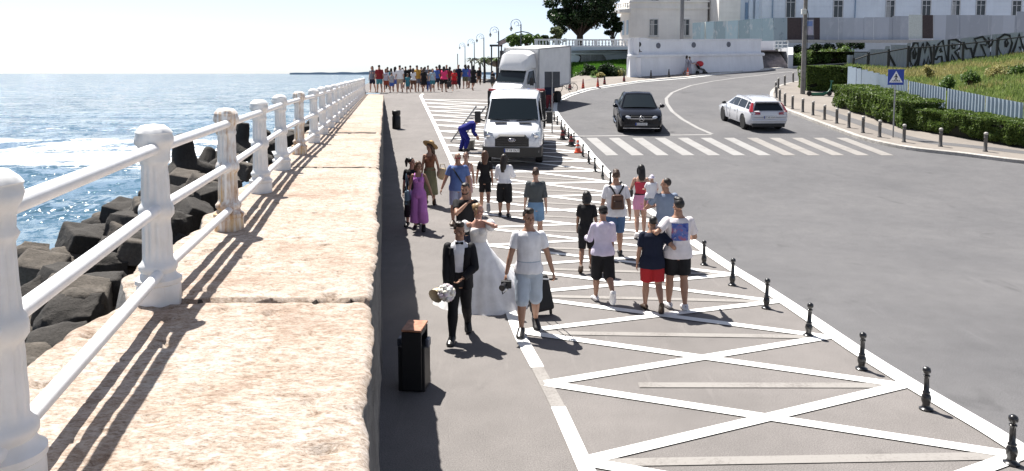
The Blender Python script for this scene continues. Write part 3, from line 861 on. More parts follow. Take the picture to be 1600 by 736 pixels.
# ------------------------------------------------------------------ litter bins
bin_black = MAT('bin_black_paint', (.010, .010, .011), .5, 0, .2, 8); bin_wood = MAT('bin_lid_timber', (.36, .17, .10), .6, 0, .35, 14); bin_grey = MAT('bin_hinge_steel', (.10, .11, .14), .4, .3)
q = at(645, 609)
r = empty('litter_bin', q, R(-6), 'tall black litter bin with a timber lid in the shade of the sea wall', 'litter bin')
b = MB(); b.box((0, .10, .31), (.34, .32, .62)); b.build('body', bin_black, r, bevel=.012)
b = MB(); b.box((.01, -.075, .43), (.25, .03, .80)); b.box((.01, .27, .43), (.25, .03, .80)); b.build('side_panel', bin_black, r, bevel=.006)
b = MB(); b.box((.01, .095, .8), (.235, .30, .055)); b.build('post_frame', bin_black, r)
b = MB(); b.box((.01, .10, .858), (.25, .40, .03)); b.build('lid', bin_wood, r, bevel=.006)
for s in (-1, 1):
    b = MB(); b.box((s * .178, .10, .64), (.05, .13, .12)); b.build('bracket', bin_grey, r, bevel=.015)
r.scale = (.95, .95, .87)
q = at(619.5, 201)
r = empty('litter_bin', q, 0, 'black litter bin further along the foot of the sea wall', 'litter bin')
b = MB(); b.lathe((0, 0, 0), [(.19, 0), (.20, .03), (.20, .56), (.17, .60), (.17, .64), (.20, .68), (.20, .84), (.18, .86), (.02, .88)], 18); b.build('body', bin_black, r, True)
b = MB(); b.box((0, -.2, .76), (.2, .02, .08)); b.build('slot', plastic_black, r)

# ------------------------------------------------------------------ signs and poles
sign_blue = MAT('sign_blue', (.008, .045, .33), .35); sign_white = MAT('sign_white', (.82, .82, .82), .4, 0, .02); sign_black = MAT('sign_black', (.01, .01, .01), .5); sign_back = MAT('sign_back_grey', (.06, .065, .075), .5, .3); pole_grey = MAT('galvanised_pole', (.30, .30, .30), .45, .5)
def flat(parent, name, polys, y0, y1, mat):
    """flat shapes in the sign's own plane (x, z), given a thickness along y"""
    b = MB(); M = Matrix(((1, 0, 0, 0), (0, 0, 1, 0), (0, 1, 0, 0), (0, 0, 0, 1)))
    for p in polys: b.prism(p, y0, y1, M=M)
    return b.build(name, mat, parent)
def crossing_sign(loc, rz, H, S, label, back=False):
    r = empty('crossing_sign', loc, rz, label, 'road sign')
    b = MB(); b.tube([(0, .03, 0), (0, .03, H)], .03, 10); b.build('pole', pole_grey, r, True)
    cz = H - S / 2; s = S / 2
    pl = flat(r, 'sign_panel', [[(-s, cz - s), (s, cz - s), (s, cz + s), (-s, cz + s)]], -.012, -.002, sign_blue)
    flat(r, 'panel_back', [[(-s, cz - s), (s, cz - s), (s, cz + s), (-s, cz + s)]], 0, .004, sign_back)
    t = S * .42
    flat(pl, 'triangle', [[(-t, cz - t * .82), (t, cz - t * .82), (0, cz + t * .95)]], -.018, -.013, sign_white)
    def P(*a): return [(x * S, cz + z * S) for x, z in a]
    head = [(.0 + .042 * math.cos(k), .155 + .042 * math.sin(k)) for k in np.linspace(0, 2 * math.pi, 12, endpoint=False)]
    fig = [P(*head), P((-.045, .11), (.045, .11), (.035, -.07), (-.035, -.07)), P((-.045, .10), (-.03, .06), (-.12, -.04), (-.14, -.01)), P((.045, .10), (.03, .06), (.10, -.05), (.13, -.02)),
           P((-.035, -.06), (.01, -.06), (-.07, -.27), (-.12, -.27)), P((-.005, -.06), (.035, -.06), (.12, -.27), (.07, -.27)),
           P((-.27, -.29), (-.23, -.29), (-.19, -.20), (-.22, -.20)), P((-.17, -.29), (-.13, -.29), (-.11, -.20), (-.135, -.20)), P((.17, -.29), (.13, -.29), (.11, -.20), (.135, -.20)), P((.27, -.29), (.23, -.29), (.19, -.20), (.22, -.20)), P((-.03, -.29), (.03, -.29), (.02, -.22), (-.02, -.22))]
    flat(pl, 'walking_figure', fig, -.023, -.019, sign_black)
    return r
q = at(1395.5, 219.5); q.z += .13
crossing_sign(q, R(-4), 2.9, .66, 'blue square pedestrian crossing sign on a thin pole before the clipped hedges')
q = at(862.5, 208)
crossing_sign(q, R(186), 2.78, .70, 'grey back of a square road sign on a pole between the van and the lorry')
# concrete utility pole with a box and wires
q = at(1254, 150); q.z += .12
conc = mat_concrete('pole_concrete', (.22, .205, .19), .3, .3)
r = empty('utility_pole', q, 0, 'tall grey concrete utility pole with a small box beside the round hedge', 'utility pole')
b = MB(); b.tube([(0, 0, 0), (0, 0, 9)], [.16, .11], 14); b.build('shaft', conc, r, True)
b = MB(); b.box((-.16, -.16, 5.35), (.3, .22, .34)); b.build('box', MAT('meter_box', (.6, .6, .58), .5), r, bevel=.02)
b = MB(); b.tube([(.17, -.05, .3), (.18, -.05, 5.2), (.02, -.16, 5.6)], .02, 6); b.build('cable', plastic_black, r, True)
q = atd(1065, 57, 71)
r = empty('street_pole', (q.x, q.y, q.z - 4), 0, 'plain dark grey street pole rising behind the white wall', 'pole')
b = MB(); b.tube([(0, 0, 0), (0, 0, 10)], [.20, .17], 14); b.build('shaft', MAT('pole_dark_grey', (.16, .16, .165), .5), r, True)
b = MB(); b.lathe((0, 0, 0), [(.3, 0), (.3, .3), (.2, .4)], 14); b.build('base', MAT('pole_dark_grey', (.16, .16, .165), .5), r, True)

# ------------------------------------------------------------------ right-hand pavement with kerb
pav_px = [(1700, 262), (1600, 256), (1502, 244), (1415, 234), (1350, 220), (1310, 206), (1270, 191), (1245, 181), (1225, 173), (1209, 162), (1203, 152), (1205, 144), (1214, 137), (1233, 131.5), (1250, 128.5), (1290, 122), (1340, 116)]
pv = [at(*p) for p in pav_px]
fine = []
for i in range(len(pv) - 1):
    p0, p1, p2, p3 = pv[max(i-1, 0)], pv[i], pv[i+1], pv[min(i+2, len(pv)-1)]
    for k in range(5):
        t = k / 5; fine.append(.5 * ((2*p1) + (-p0+p2)*t + (2*p0-5*p1+4*p2-p3)*t*t + (-p0+3*p1-3*p2+p3)*t**3))
fine.append(pv[-1])
back = [Vector((34, fine[-1].y, 0)), Vector((34, fine[0].y, 0))]
out = [Vector((p.x, p.y, hgt(p.x, p.y))) for p in fine]
inn = []
for i, p in enumerate(out):
    d = (out[min(i+1, len(out)-1)] - out[max(i-1, 0)]); n = Vector((d.y, -d.x, 0)).normalized()
    if n.x < 0 and i < 40: n = -n
    n = Vector((d.y, -d.x, 0)).normalized()
    q = p + n * .22; inn.append(Vector((q.x, q.y, hgt(q.x, q.y) + .13)))
V = []; F = []
for p, q in zip(out, inn):
    d = (q - p); V += [p + Vector((0, 0, -.05)), Vector((p.x, p.y, p.z + .12)), Vector((p.x + d.x * .15, p.y + d.y * .15, p.z + .14)), Vector((q.x, q.y, q.z + .005))]
for i in range(len(out) - 1):
    for j in range(3): F.append((i*4+j, i*4+j+1, (i+1)*4+j+1, (i+1)*4+j))
o = link('kerb', mesh_np('kerb', V, F, kerb_m, smooth=False)); o['kind'] = 'structure'
poly = [(q.x, q.y) for q in inn] + [(p.x, p.y) for p in back]
bm = bmesh.new(); vs = [bm.verts.new((x, y, hgt(max(x, 13), y) + .13)) for x, y in poly]; f = bm.faces.new(vs)
if f.normal.z < 0: f.normal_flip()
bmesh.ops.triangulate(bm, faces=[f]); me = bpy.data.meshes.new('pavement'); bm.to_mesh(me); bm.free(); me.materials.append(paving)
o = link('pavement', me); o['kind'] = 'structure'
pvo = bpy.data.objects['pavement']; band_ = []
for i in range(len(inn)):
    d = (inn[min(i+1, len(inn)-1)] - inn[max(i-1, 0)]); n = Vector((d.y, -d.x, 0)).normalized(); band_.append((inn[i] + n * 1.25, inn[i] + n * 2.0))
V = []; F = []
for a_, c_ in band_[:40]: V += [(a_.x, a_.y, hgt(max(a_.x, 13), a_.y) + .135), (c_.x, c_.y, hgt(max(c_.x, 13), c_.y) + .135)]
for i in range(39): F.append((2*i, 2*i+1, 2*i+3, 2*i+2))
link('path_band', mesh_np('path_band', V, F, asphalt_road), pvo)
# far pavement beyond the road's white kerb line
fk_px = [(868, 161), (890, 150), (919, 141), (950, 136), (1000, 128.5), (1040, 124.5), (1077, 121.5), (1122, 116), (1170, 111), (1215, 107.5), (1262, 104), (1330, 99)]
fk = [at(*p) for p in fk_px]
V = []; F = []
pts = []
for a, c in zip(fk, fk[1:]): pts += [a.lerp(c, k / 6) for k in range(6)]
pts.append(fk[-1])
for p in pts:
    z = hgt(p.x, p.y)
    V += [(p.x, p.y, z - .05), (p.x - .03, p.y + .03, z + .10), (p.x - .2, p.y + .25, z + .11), (p.x - 1.2, p.y + 3.2, hgt(p.x - 1.2, p.y + 3.2) + .10), (p.x - 4, p.y + 9, hgt(p.x - 3, p.y + 6) + .10)]
mi_ = []
for i in range(len(pts) - 1):
    for j in range(4): F.append((i*5+j, i*5+j+1, (i+1)*5+j+1, (i+1)*5+j)); mi_.append(0 if j < 2 else 1)
o = link('far_pavement', mesh_np('far_pavement', V, F, [MAT('white_kerb_paint', (.62, .61, .58), .7), paving], mi_)); o['kind'] = 'structure'
# ------------------------------------------------------------------ vehicles (local axes: +Y forward, X to its right, origin on the ground)
def place(root, x, y, yaw):
    e = .5
    n = Vector((-(hgt(x + e, y) - hgt(x - e, y)) / (2 * e), -(hgt(x, y + e) - hgt(x, y - e)) / (2 * e), 1)).normalized()
    f = Vector((-math.sin(yaw), math.cos(yaw), 0)); f = (f - n * f.dot(n)).normalized(); r_ = f.cross(n)
    M = Matrix((r_, f, n)).transposed()
    root.location = (x, y, hgt(x, y)); root.rotation_euler = M.to_euler()

def wheel(parent, x, y, rad, wid, spokes=5, rim_m=None):
    w_ = empty('wheel', (x, y, rad)); w_.parent = parent
    s = 1 if x > 0 else -1
    Mx = Matrix(((0, 0, s, 0), (1, 0, 0, 0), (0, s, 0, 0), (0, 0, 0, 1)))
    b = MB(); b.lathe((0, 0, 0), [(rad*.66, -wid/2), (rad*.93, -wid/2), (rad, -wid*.36), (rad, wid*.36), (rad*.93, wid/2), (rad*.66, wid/2)], 28, M=Mx)
    b.build('tyre', rubber, w_, True)
    b = MB(); b.lathe((0, 0, 0), [(rad*.66, -wid*.2), (rad*.66, wid*.42), (rad*.60, wid*.42), (rad*.58, wid*.1), (.02, wid*.1)], 24, mi=1, M=Mx)
    b.lathe((0, 0, 0), [(rad*.17, wid*.1), (rad*.17, wid*.36), (rad*.1, wid*.42)], 12, M=Mx)
    b.lathe((0, 0, 0), [(rad*.665, wid*.30), (rad*.665, wid*.46), (rad*.585, wid*.46), (rad*.585, wid*.30)], 24, M=Mx)
    for k in range(spokes):
        a = 2 * math.pi * k / spokes
        for da in (-.13, .13):
            p0 = Vector((rad*.12*math.cos(a), rad*.12*math.sin(a), wid*.34)); p1 = Vector((rad*.6*math.cos(a+da), rad*.6*math.sin(a+da), wid*.40))
            b.tube([p0, p1], [rad*.06, rad*.05], 6, M=Mx)
    b.build('rim', [rim_m or alloy, plastic_black], w_, True)
    return w_

def pane(name, q, mat, parent, u0=.0, u1=1., v0=.0, v1=1., off=.006, seg=1, bulge=0.0, th=.01):
    """glass slab lying on the four-cornered surface q (p00,p10,p11,p01)"""
    q = [Vector(p) for p in q]
    def B(u, v): return (q[0]*(1-u) + q[1]*u)*(1-v) + (q[3]*(1-u) + q[2]*u)*v
    n = (q[1]-q[0]).cross(q[3]-q[0]).normalized()
    b = MB(); secs = []
    k = max(seg, 1)
    top = []; bot = []
    for i in range(k + 1):
        u = u0 + (u1-u0)*i/k; bl = bulge * (1 - (2*u-1)**2)
        top.append((B(u, v0)+n*(off+bl), B(u, v1)+n*(off+bl))); bot.append((B(u, v0)+n*(off+bl-th), B(u, v1)+n*(off+bl-th)))
    for i in range(k + 1): secs.append([top[i][0], top[i][1], bot[i][1], bot[i][0]])
    b.loft(secs)
    return b.build(name, mat, parent, True, 30)

def arch_cut(me, ys, rad, hw):
    o = bpy.data.objects.new('cut', me); COL.objects.link(o); b = MB()
    for y in ys:
        for s in (-1, 1):
            b.tube([(s*(hw-.28), y, rad*.98), (s*(hw+.2), y, rad*.98)], rad, 24)
    k = bpy.data.objects.new('cutter', b.mesh('cutter', [])); COL.objects.link(k)
    m = o.modifiers.new('b', 'BOOLEAN'); m.operation = 'DIFFERENCE'; m.object = k; m.solver = 'EXACT'
    r = evaluated(o, me.name)
    bpy.data.objects.remove(o); kd = k.data; bpy.data.objects.remove(k); bpy.data.meshes.remove(kd)
    for p in r.polygons: p.use_smooth = True
    r.set_sharp_from_angle(angle=R(28))
    return r

def text(parent, s, size, loc, rot, mat, name='lettering'):
    c = bpy.data.curves.new(name, 'FONT'); c.body = s; c.size = size; c.align_x = 'CENTER'; c.align_y = 'CENTER'; c.extrude = .002
    c.materials.append(mat)
    o = bpy.data.objects.new(name, c); COL.objects.link(o); o.location = loc; o.rotation_euler = rot; o.parent = parent
    me = evaluated(o, name); bpy.data.objects.remove(o)
    o = link(name, me, parent); o.location = loc; o.rotation_euler = rot
    if not me.materials: me.materials.append(mat)
    return o

def plate(parent, y, z, txt, front=True, w_=.52):
    s = 1 if front else -1
    b = MB(); b.box((0, y + s*.012, z), (w_, .02, .115)); p = b.build('licence_plate', plate_white, parent, bevel=.004)
    b = MB(); b.box((-s*(-w_/2+.02)*1, y + s*.0235, z), (.04, .004, .113)); b.build('blue_band', MAT('plate_blue', (.01, .05, .35), .4), p)
    text(p, txt, .10, (0, y + s*.026, z - .002), (math.pi/2, 0, math.pi if front else 0), ink)
    return p

def body_sec(y, hw, zb, zt, roundb=.10, crown=.02, tuck=.06):
    half = [(0, zb), (hw*.80, zb), (hw*.95, zb+.06), (hw*.985, zb+.18), (hw, zb+(zt-zb)*.55), (hw*.99, zt-.16), (hw*.975, zt-.07), (hw*(1-tuck), zt-.015), (hw*.75, zt+crown*.5), (0, zt+crown)]
    return [Vector((x, y, z)) for x, z in half] + [Vector((-x, y, z)) for x, z in half[-2:0:-1]]

def greenhouse(parent_mb, st, belt, mi=0):
    """st: rear-to-front stations (y_bottom, half_bottom, y_top, half_top, z_top)"""
    secs = []
    for yb, wb, yt, wt, zt in st:
        secs.append([Vector((-wb, yb, belt)), Vector((-wt-.012, yt, zt-.05)), Vector((-wt+.06, yt, zt)), Vector((0, yt, zt+.025)), Vector((wt-.06, yt, zt)), Vector((wt+.012, yt, zt-.05)), Vector((wb, yb, belt))])
    parent_mb.loft(secs, mi, closed=True, cap=True)

# ---- black coupe SUV coming towards the camera
def dark_suv():
    r = empty('black_car', label='shiny black coupe SUV waiting at the stop line before the zebra crossing', cat='car')
    paint = MAT('black_car_paint', (.004, .005, .009), .16, 0, 0, spec=.35)
    st = [(-2.42, .80, .55, .98), (-2.36, .90, .42, 1.06), (-2.1, .97, .32, 1.10), (-1.4, 1.0, .26, 1.10), (0, 1.0, .24, 1.06), (.9, 1.0, .26, 1.06), (1.15, 1.0, .27, 1.07), (1.7, .985, .28, 1.02), (2.15, .95, .28, .95), (2.33, .89, .30, .86), (2.42, .78, .36, .72)]
    b = MB(); b.loft([body_sec(*s) for s in st])
    me = arch_cut(b.mesh('body', paint, True), (-1.47, 1.45), .43, 1.0)
    bo = link('body', me, r)
    g = MB(); gst = [(-2.25, .70, -2.05, .58, 1.12), (-1.75, .84, -1.35, .60, 1.45), (-.9, .90, -.75, .63, 1.62), (0, .91, -.05, .64, 1.685), (.75, .90, .30, .635, 1.665), (1.28, .84, .48, .62, 1.63)]
    greenhouse(g, gst, 1.04); ro = g.build('roof', paint, r, True, 30)
    pane('windshield', [(.80, 1.30, 1.06), (-.80, 1.30, 1.06), (-.59, .50, 1.60), (.59, .50, 1.60)], car_glass, r, .02, .98, .03, .97, .02, 6, .03)
    for s in (-1, 1):
        for a, c in ((4, 5), (3, 4), (2, 3), (1, 2)):
            A, C = gst[a], gst[c]
            q = [(s*A[1], A[0], 1.04), (s*C[1], C[0], 1.04), (s*(C[3]+.012), C[2], C[4]-.05), (s*(A[3]+.012), A[2], A[4]-.05)]
            if s < 0: q = [q[1], q[0], q[3], q[2]]
            pane('side_window', q, car_glass, r, .05, .95, .14, .92, .008)
        hb = MB(); M_ = Matrix.Translation((s*.68, 2.28, .76)) @ Matrix.Rotation(-s*R(38), 4, 'Z') @ Matrix.Rotation(R(-24), 4, 'X')
        hb.ell((0, 0, 0), (.27, .10, .095), 16, 10, M=M_); hl = hb.build('headlight', headlamp, r, True)
        k = MB(); k.ell((-s*.06, .06, 0), (.06, .05, .05), 10, 8, M=M_); k.build('projector_lens', MAT('projector', (.03, .03, .04), .1), hl, True)
        m_ = MB(); m_.ell((s*1.08, .95, 1.13), (.12, .07, .085), 12, 8); m_.tube([(s*.95, .98, 1.05), (s*1.03, .96, 1.10)], .03, 6); m_.build('wing_mirror', paint, r, True)
        d = MB(); d.tube([(s*1.005, -1.0, .38), (s*1.05, -.9, .36), (s*1.05, .9, .36), (s*1.005, 1.0, .38)], .04, 8); d.build('running_board', chrome, r, True)
        t = MB(); t.ell((s*.66, -2.38, .88), (.22, .05, .07)); t.build('taillight', lamp_red, r, True)
        h = MB(); h.tube([(s*1.0, .1, .94), (s*1.025, .15, .945), (s*1.025, .3, .945), (s*1.0, .35, .94)], .012, 6); h.build('door_handle', chrome, r, True)
    gr = MB(); gr.box((0, 2.41, .72), (.98, .06, .24)); gri = gr.build('grille', plastic_black, r, bevel=.03)
    k = MB(); k.box((0, 2.448, .72), (1.0, .02, .035)); k.build('chrome_bar', chrome, gri, bevel=.006)
    e = MB(); M_ = Matrix.Translation((0, 2.465, .72)) @ Matrix.Rotation(math.pi/2, 4, 'X')
    ring = []
    b = MB()
    pts = [Vector((.115*math.cos(a), 0, .115*math.sin(a))) + Vector((0, 2.468, .72)) for a in np.linspace(0, 2*math.pi, 25)]
    b.tube(pts, .012, 6, cap=False)
    for k in range(3):
        a = math.pi/2 + k*2*math.pi/3
        b.tube([(0, 2.468, .72), (.11*math.cos(a), 2.468, .72+.11*math.sin(a))], [.02, .006], 6)
    b.build('star_emblem', chrome, gri, True)
    bp_ = MB(); bp_.box((0, 2.36, .42), (1.5, .16, .16)); bp_.build('lower_bumper', plastic_black, r, bevel=.04)
    k = MB(); k.box((0, 2.43, .30), (1.62, .05, .03)); k.build('bumper_trim', chrome, r, bevel=.008)
    plate(r, 2.445, .485, 'B 218 KLD')
    for x in (-.86, .86):
        for y in (-1.47, 1.45): wheel(r, x, y, .385, .27, 5)
    st_ = MB(); st_.box((-.33, .62, 1.06), (.55, .35, .06)); st_.build('dashboard', plastic_black, r)
    return r
c = at(1001, 205.5); v = dark_suv(); place(v, c.x + .03, c.y + 1.45, R(180 - 4))

# ---- white estate car driving away
def estate():
    r = empty('white_estate_car', label='white estate car driving away past the curved pavement', cat='car')
    paint = MAT('pearl_white_paint', (.62, .63, .66), .25, 0, .02, coat=1)
    st = [(-2.38, .76, .50, .80), (-2.33, .86, .36, .92), (-2.15, .91, .26, .97), (-1.3, .925, .22, .97), (0, .925, .20, .94), (.9, .925, .22, .92), (1.2, .92, .22, .91), (1.8, .90, .24, .83), (2.2, .86, .26, .75), (2.33, .80, .30, .68), (2.38, .68, .36, .58)]
    b = MB(); b.loft([body_sec(*s) for s in st])
    link('body', arch_cut(b.mesh('body', paint, True), (-1.42, 1.45), .38, .925), r)
    gst = [(-2.24, .80, -1.98, .60, 1.33), (-1.5, .845, -1.4, .615, 1.415), (-.5, .86, -.5, .63, 1.45), (.25, .86, .05, .63, 1.44), (1.30, .80, .42, .61, 1.40)]
    g = MB(); greenhouse(g, gst, .92); ro = g.build('roof', paint, r, True, 30)
    for s in (-1, 1):
        k = MB(); k.tube([(s*.60, -1.7, 1.40), (s*.62, -1.2, 1.455), (s*.635, -.3, 1.49), (s*.62, .3, 1.455)], .016, 6); k.build('roof_rail', chrome, ro, True)
    pane('windshield', [(.80, 1.31, .94), (-.80, 1.31, .94), (-.58, .44, 1.37), (.58, .44, 1.37)], car_glass, r, .03, .97, .03, .96, .02, 5, .02)
    pane('rear_window', [(-.80, -2.24, .92), (.80, -2.24, .92), (.60, -1.98, 1.28), (-.60, -1.98, 1.28)], car_glass, r, .06, .94, .12, .97, .02, 5, .01)
    k = MB(); k.box((0, -2.04, 1.36), (1.16, .22, .03)); k.build('roof_spoiler', paint, ro, bevel=.01)
    for s in (-1, 1):
        for (a, c_, u0, u1) in ((3, 4, .04, .72), (2, 3, .05, .96), (1, 2, .05, .97), (0, 1, .28, .94)):
            A, C = gst[a], gst[c_]
            q = [(s*A[1], A[0], .92), (s*C[1], C[0], .92), (s*(C[3]+.012), C[2], C[4]-.05), (s*(A[3]+.012), A[2], A[4]-.05)]
            if s < 0: q = [q[1], q[0], q[3], q[2]]; u0, u1 = 1-u1, 1-u0
            pane('side_window', q, car_glass, r, u0, u1, .16, .92, .008)
        # L-shaped tail lamps climbing the rear pillar
        t = MB(); t.loft([[Vector((s*x0, y0, z)), Vector((s*x1, y1_, z)), Vector((s*x1, y1_+.12, z)), Vector((s*x0, y0+.1, z))] for (x0, y0, x1, y1_, z) in ((.44, -2.42, .80, -2.36, .80), (.44, -2.40, .86, -2.30, .90), (.76, -2.34, .885, -2.24, .93), (.70, -2.16, .79, -2.10, 1.14), (.64, -2.04, .70, -1.99, 1.30))])
        t.build('taillight', lamp_red, r, True)
        m_ = MB(); m_.ell((s*1.0, 1.0, .99), (.11, .06, .075), 12, 8); m_.tube([(s*.88, 1.0, .93), (s*.97, 1.0, .97)], .025, 6); m_.build('wing_mirror', plastic_black, r, True)
        hb = MB(); hb.ell((s*.66, 2.22, .66), (.2, .14, .07)); hb.build('headlight', headlamp, r, True)
        for y0 in (-.45, .55):
            h = MB(); h.tube([(s*.925, y0, .82), (s*.945, y0+.05, .825), (s*.945, y0+.18, .825), (s*.925, y0+.23, .82)], .011, 6); h.build('door_handle', paint, r, True)
        for y0 in (-.72, .32, 1.1):
            h = MB(); h.box((s*.922, y0, .62), (.012, .012, .52)); h.build('door_gap', plastic_black, r)
        ex = MB(); ex.box((s*.55, -2.34, .27), (.16, .06, .05)); ex.build('exhaust', chrome, r, bevel=.01)
    k = MB(); k.box((0, -2.30, .30), (1.5, .18, .17)); k.build('rear_diffuser', plastic_black, r, bevel=.03)
    k = MB(); k.box((0, -2.385, .53), (1.64, .10, .09)); k.build('rear_bumper', paint, r, bevel=.03)
    plate(r, -2.405, .68, 'CT 42 VLO', False)
    for x in (-.79, .79):
        for y in (-1.42, 1.45): wheel(r, x, y, .335, .235, 7)
    return r
c = at(1186, 201.5); v = estate(); place(v, c.x + .02, c.y + 1.45, R(3))

# ---- white recovery van with a flat bed, facing the camera
def recovery_van():
    r = empty('white_van', label='white van with black grille parked facing the camera on the white hatching', cat='van')
    paint = MAT('white_van_paint', (.68, .69, .71), .3, 0, .03, coat=.8)
    def sec(y, hw, zb, zs, zt, tw):   # upright one-box section: sill, waist, roof
        half = [(0, zb), (hw*.85, zb), (hw*.98, zb+.10), (hw, zb+.35), (hw*.99, zs), (tw*1.015, zs+(zt-zs)*.55), (tw, zt-.16), (tw*.94, zt-.05), (tw*.8, zt), (0, zt+.03)]
        return [Vector((x, y, z)) for x, z in half] + [Vector((-x, y, z)) for x, z in half[-2:0:-1]]
    st = [sec(-.85, 1.0, .45, 1.32, 2.28, .90), sec(-.75, 1.02, .42, 1.32, 2.33, .91), sec(0.2, 1.03, .40, 1.34, 2.37, .90), sec(.75, 1.03, .40, 1.34, 2.32, .87), sec(.98, 1.03, .40, 1.33, 2.20, .84),
          sec(1.68, 1.02, .40, 1.20, 1.44, .94), sec(1.82, 1.01, .40, 1.16, 1.36, .95), sec(2.16, .98, .40, 1.05, 1.22, .90), sec(2.36, .92, .40, .92, 1.04, .82), sec(2.42, .82, .46, .80, .88, .72)]
    b = MB(); b.loft(st)
    link('cab', arch_cut(b.mesh('cab', paint, True), (1.42,), .44, 1.03), r)
    pane('windshield', [(.93, 1.665, 1.48), (-.93, 1.665, 1.48), (-.82, 1.0, 2.205), (.82, 1.0, 2.205)], car_glass, r, .03, .97, .02, .92, .022, 6, .03)
    dp = MB(); dp.box((.1, 1.60, 1.55), (.5, .02, .06)); 
    for s in (-1, 1):
        q = [(s*1.018, .15, 1.36), (s*1.015, 1.42, 1.36), (s*.88, .86, 2.10), (s*.905, .15, 2.14)]
        if s < 0: q = [q[1], q[0], q[3], q[2]]
        pane('side_window', q, car_glass, r, .03, .97, .04, .96, .012)
        q = [(s*1.012, -.75, 1.36), (s*1.018, .05, 1.36), (s*.905, .05, 2.14), (s*.91, -.75, 2.12)]
        if s < 0: q = [q[1], q[0], q[3], q[2]]
        pane('side_window', q, car_glass, r, .03, .97, .04, .96, .012)
        h = MB(); h.loft([[Vector((s*.60, 2.40, .98)), Vector((s*.95, 2.26, .94)), Vector((s*.97, 2.22, 1.20)), Vector((s*.66, 2.32, 1.14))], [Vector((s*.60, 2.2, .98)), Vector((s*.93, 2.05, .94)), Vector((s*.95, 2.0, 1.20)), Vector((s*.66, 2.12, 1.16))]])
        hl = h.build('headlight', headlamp, r, bevel=.012)
        k = MB(); k.ell((s*.80, 2.335, 1.06), (.09, .03, .075), 12, 8); k.build('reflector', chrome, hl, True)
        m_ = MB(); m_.box((s*1.24, 1.42, 1.56), (.20, .12, .40)); m_.tube([(s*1.0, 1.38, 1.42), (s*1.18, 1.42, 1.48)], .035, 8); m_.build('wing_mirror', plastic_black, r, bevel=.03)
        w_ = MB(); w_.tube([(s*.12, 1.70, 1.475), (s*.78, 1.66, 1.515)], .014, 6); w_.build('wiper', plastic_black, r, True)
        v = MB(); v.box((s*.42, 1.80, 1.425), (.42, .10, .016)); v.build('bonnet_vent', plastic_black, r)
        f = MB(); f.ell((s*.76, 2.40, .55), (.09, .03, .05)); f.build('fog_lamp', headlamp, r, True)
        d = MB(); d.box((s*1.022, .10, .95), (.014, .016, 1.0)); d.build('door_gap', plastic_black, r)
        h = MB(); h.box((s*1.035, .28, 1.12), (.03, .2, .04)); h.build('door_handle', plastic_black, r, bevel=.008)
    g = MB(); g.loft([[Vector((x, 2.30, z)) for x, z in ((-.62, .72), (.62, .72), (.60, .98), (.44, 1.10), (-.44, 1.10), (-.60, .98))], [Vector((x, 2.455, z)) for x, z in ((-.56, .70), (.56, .70), (.55, .96), (.40, 1.05), (-.40, 1.05), (-.55, .96))]])
    gr = g.build('grille', plastic_black, r, bevel=.02)
    for z in (.78, .86, .94, 1.0):
        k = MB(); k.box((0, 2.462, z), (.98 if z < .97 else .8, .02, .022)); k.build('grille_bar', MAT('grille_bar_black', (.03, .03, .032), .35), gr)
    M_ = Matrix.Translation((0, 2.475, .93)) @ Matrix.Rotation(math.pi/2, 4, 'X')
    e = MB(); e.lathe((0, 0, 0), [(.13, -.01), (.13, .008), (.12, .012), (.02, .014)], 24, M=M_ @ Matrix.Diagonal((1, .42, -1, 1))); ov = e.build('oval_emblem', MAT('emblem_blue', (.01, .03, .12), .25), gr, True)
    pts = [Vector((.125*math.cos(a), 2.487, .93+.052*math.sin(a))) for a in np.linspace(0, 2*math.pi, 25)]
    k = MB(); k.tube(pts, .007, 6, cap=False); k.build('emblem_rim', chrome, ov, True)
    text(ov, 'Ford', .075, (0, 2.492, .93), (math.pi/2, 0, math.pi), chrome)
    k = MB(); k.loft([[Vector((x, y, .34)), Vector((x*1.01, y+.02, .68))] + [Vector((x*1.0, y-.3 if abs(x) < .9 else y-.2, .68)), Vector((x, y-.3 if abs(x) < .9 else y-.2, .34))] for x, y in ((-1.03, 1.98), (-.98, 2.28), (-.8, 2.43), (0, 2.48), (.8, 2.43), (.98, 2.28), (1.03, 1.98))])
    k.build('bumper', plastic_black, r, True, 35)
    plate(r, 2.495, .585, 'CT 18 OUT')
    ins = MB(); ins.box((0, 1.30, 1.40), (1.7, .4, .10)); ins.build('dashboard', MAT('dash_grey', (.05, .05, .055), .7), r)
    pp = MB(); pp.box((.05, 1.61, 1.56), (.62, .01, .075)); 
    # bed
    red = MAT('red_bed_paint', (.30, .02, .025), .45)
    k = MB(); k.box((0, -2.3, .86), (2.12, 2.7, .12)); k.build('flat_bed', MAT('bed_steel', (.09, .09, .095), .5, .4), r, bevel=.01)
    k = MB(); k.box((0, -.98, 2.27), (2.12, .12, .08)); k.build('headboard_bar', red, r, bevel=.01)
    for s in (-1, 1):
        k = MB(); k.box((s*1.04, -.98, 1.56), (.10, .12, 1.36)); k.build('headboard_post', plastic_black, r)
        k = MB(); k.box((s*1.06, -2.3, 1.02), (.06, 2.7, .2)); k.build('side_rail', plastic_black, r)
        k = MB(); k.box((s*1.0, -.1, .55), (.1, 1.5, .16)); k.build('sill_step', plastic_black, r, bevel=.02)
    k = MB(); k.box((0, -.98, 1.6), (1.98, .05, 1.2)); k.build('headboard_panel', MAT('bed_grey', (.05, .05, .055), .6), r)
    for x, y in ((-.9, 1.42), (.9, 1.42), (-.88, -2.4), (.88, -2.4)): wheel(r, x, y, .36, .25, 6, MAT('steel_rim', (.2, .2, .21), .5, .6))
    return r
vx, vy = 0.13, at(804, 252).y + 1.45
v = recovery_van(); place(v, vx, vy, R(180 - 3)); v.scale = (1.05, 1.05, 1.05)

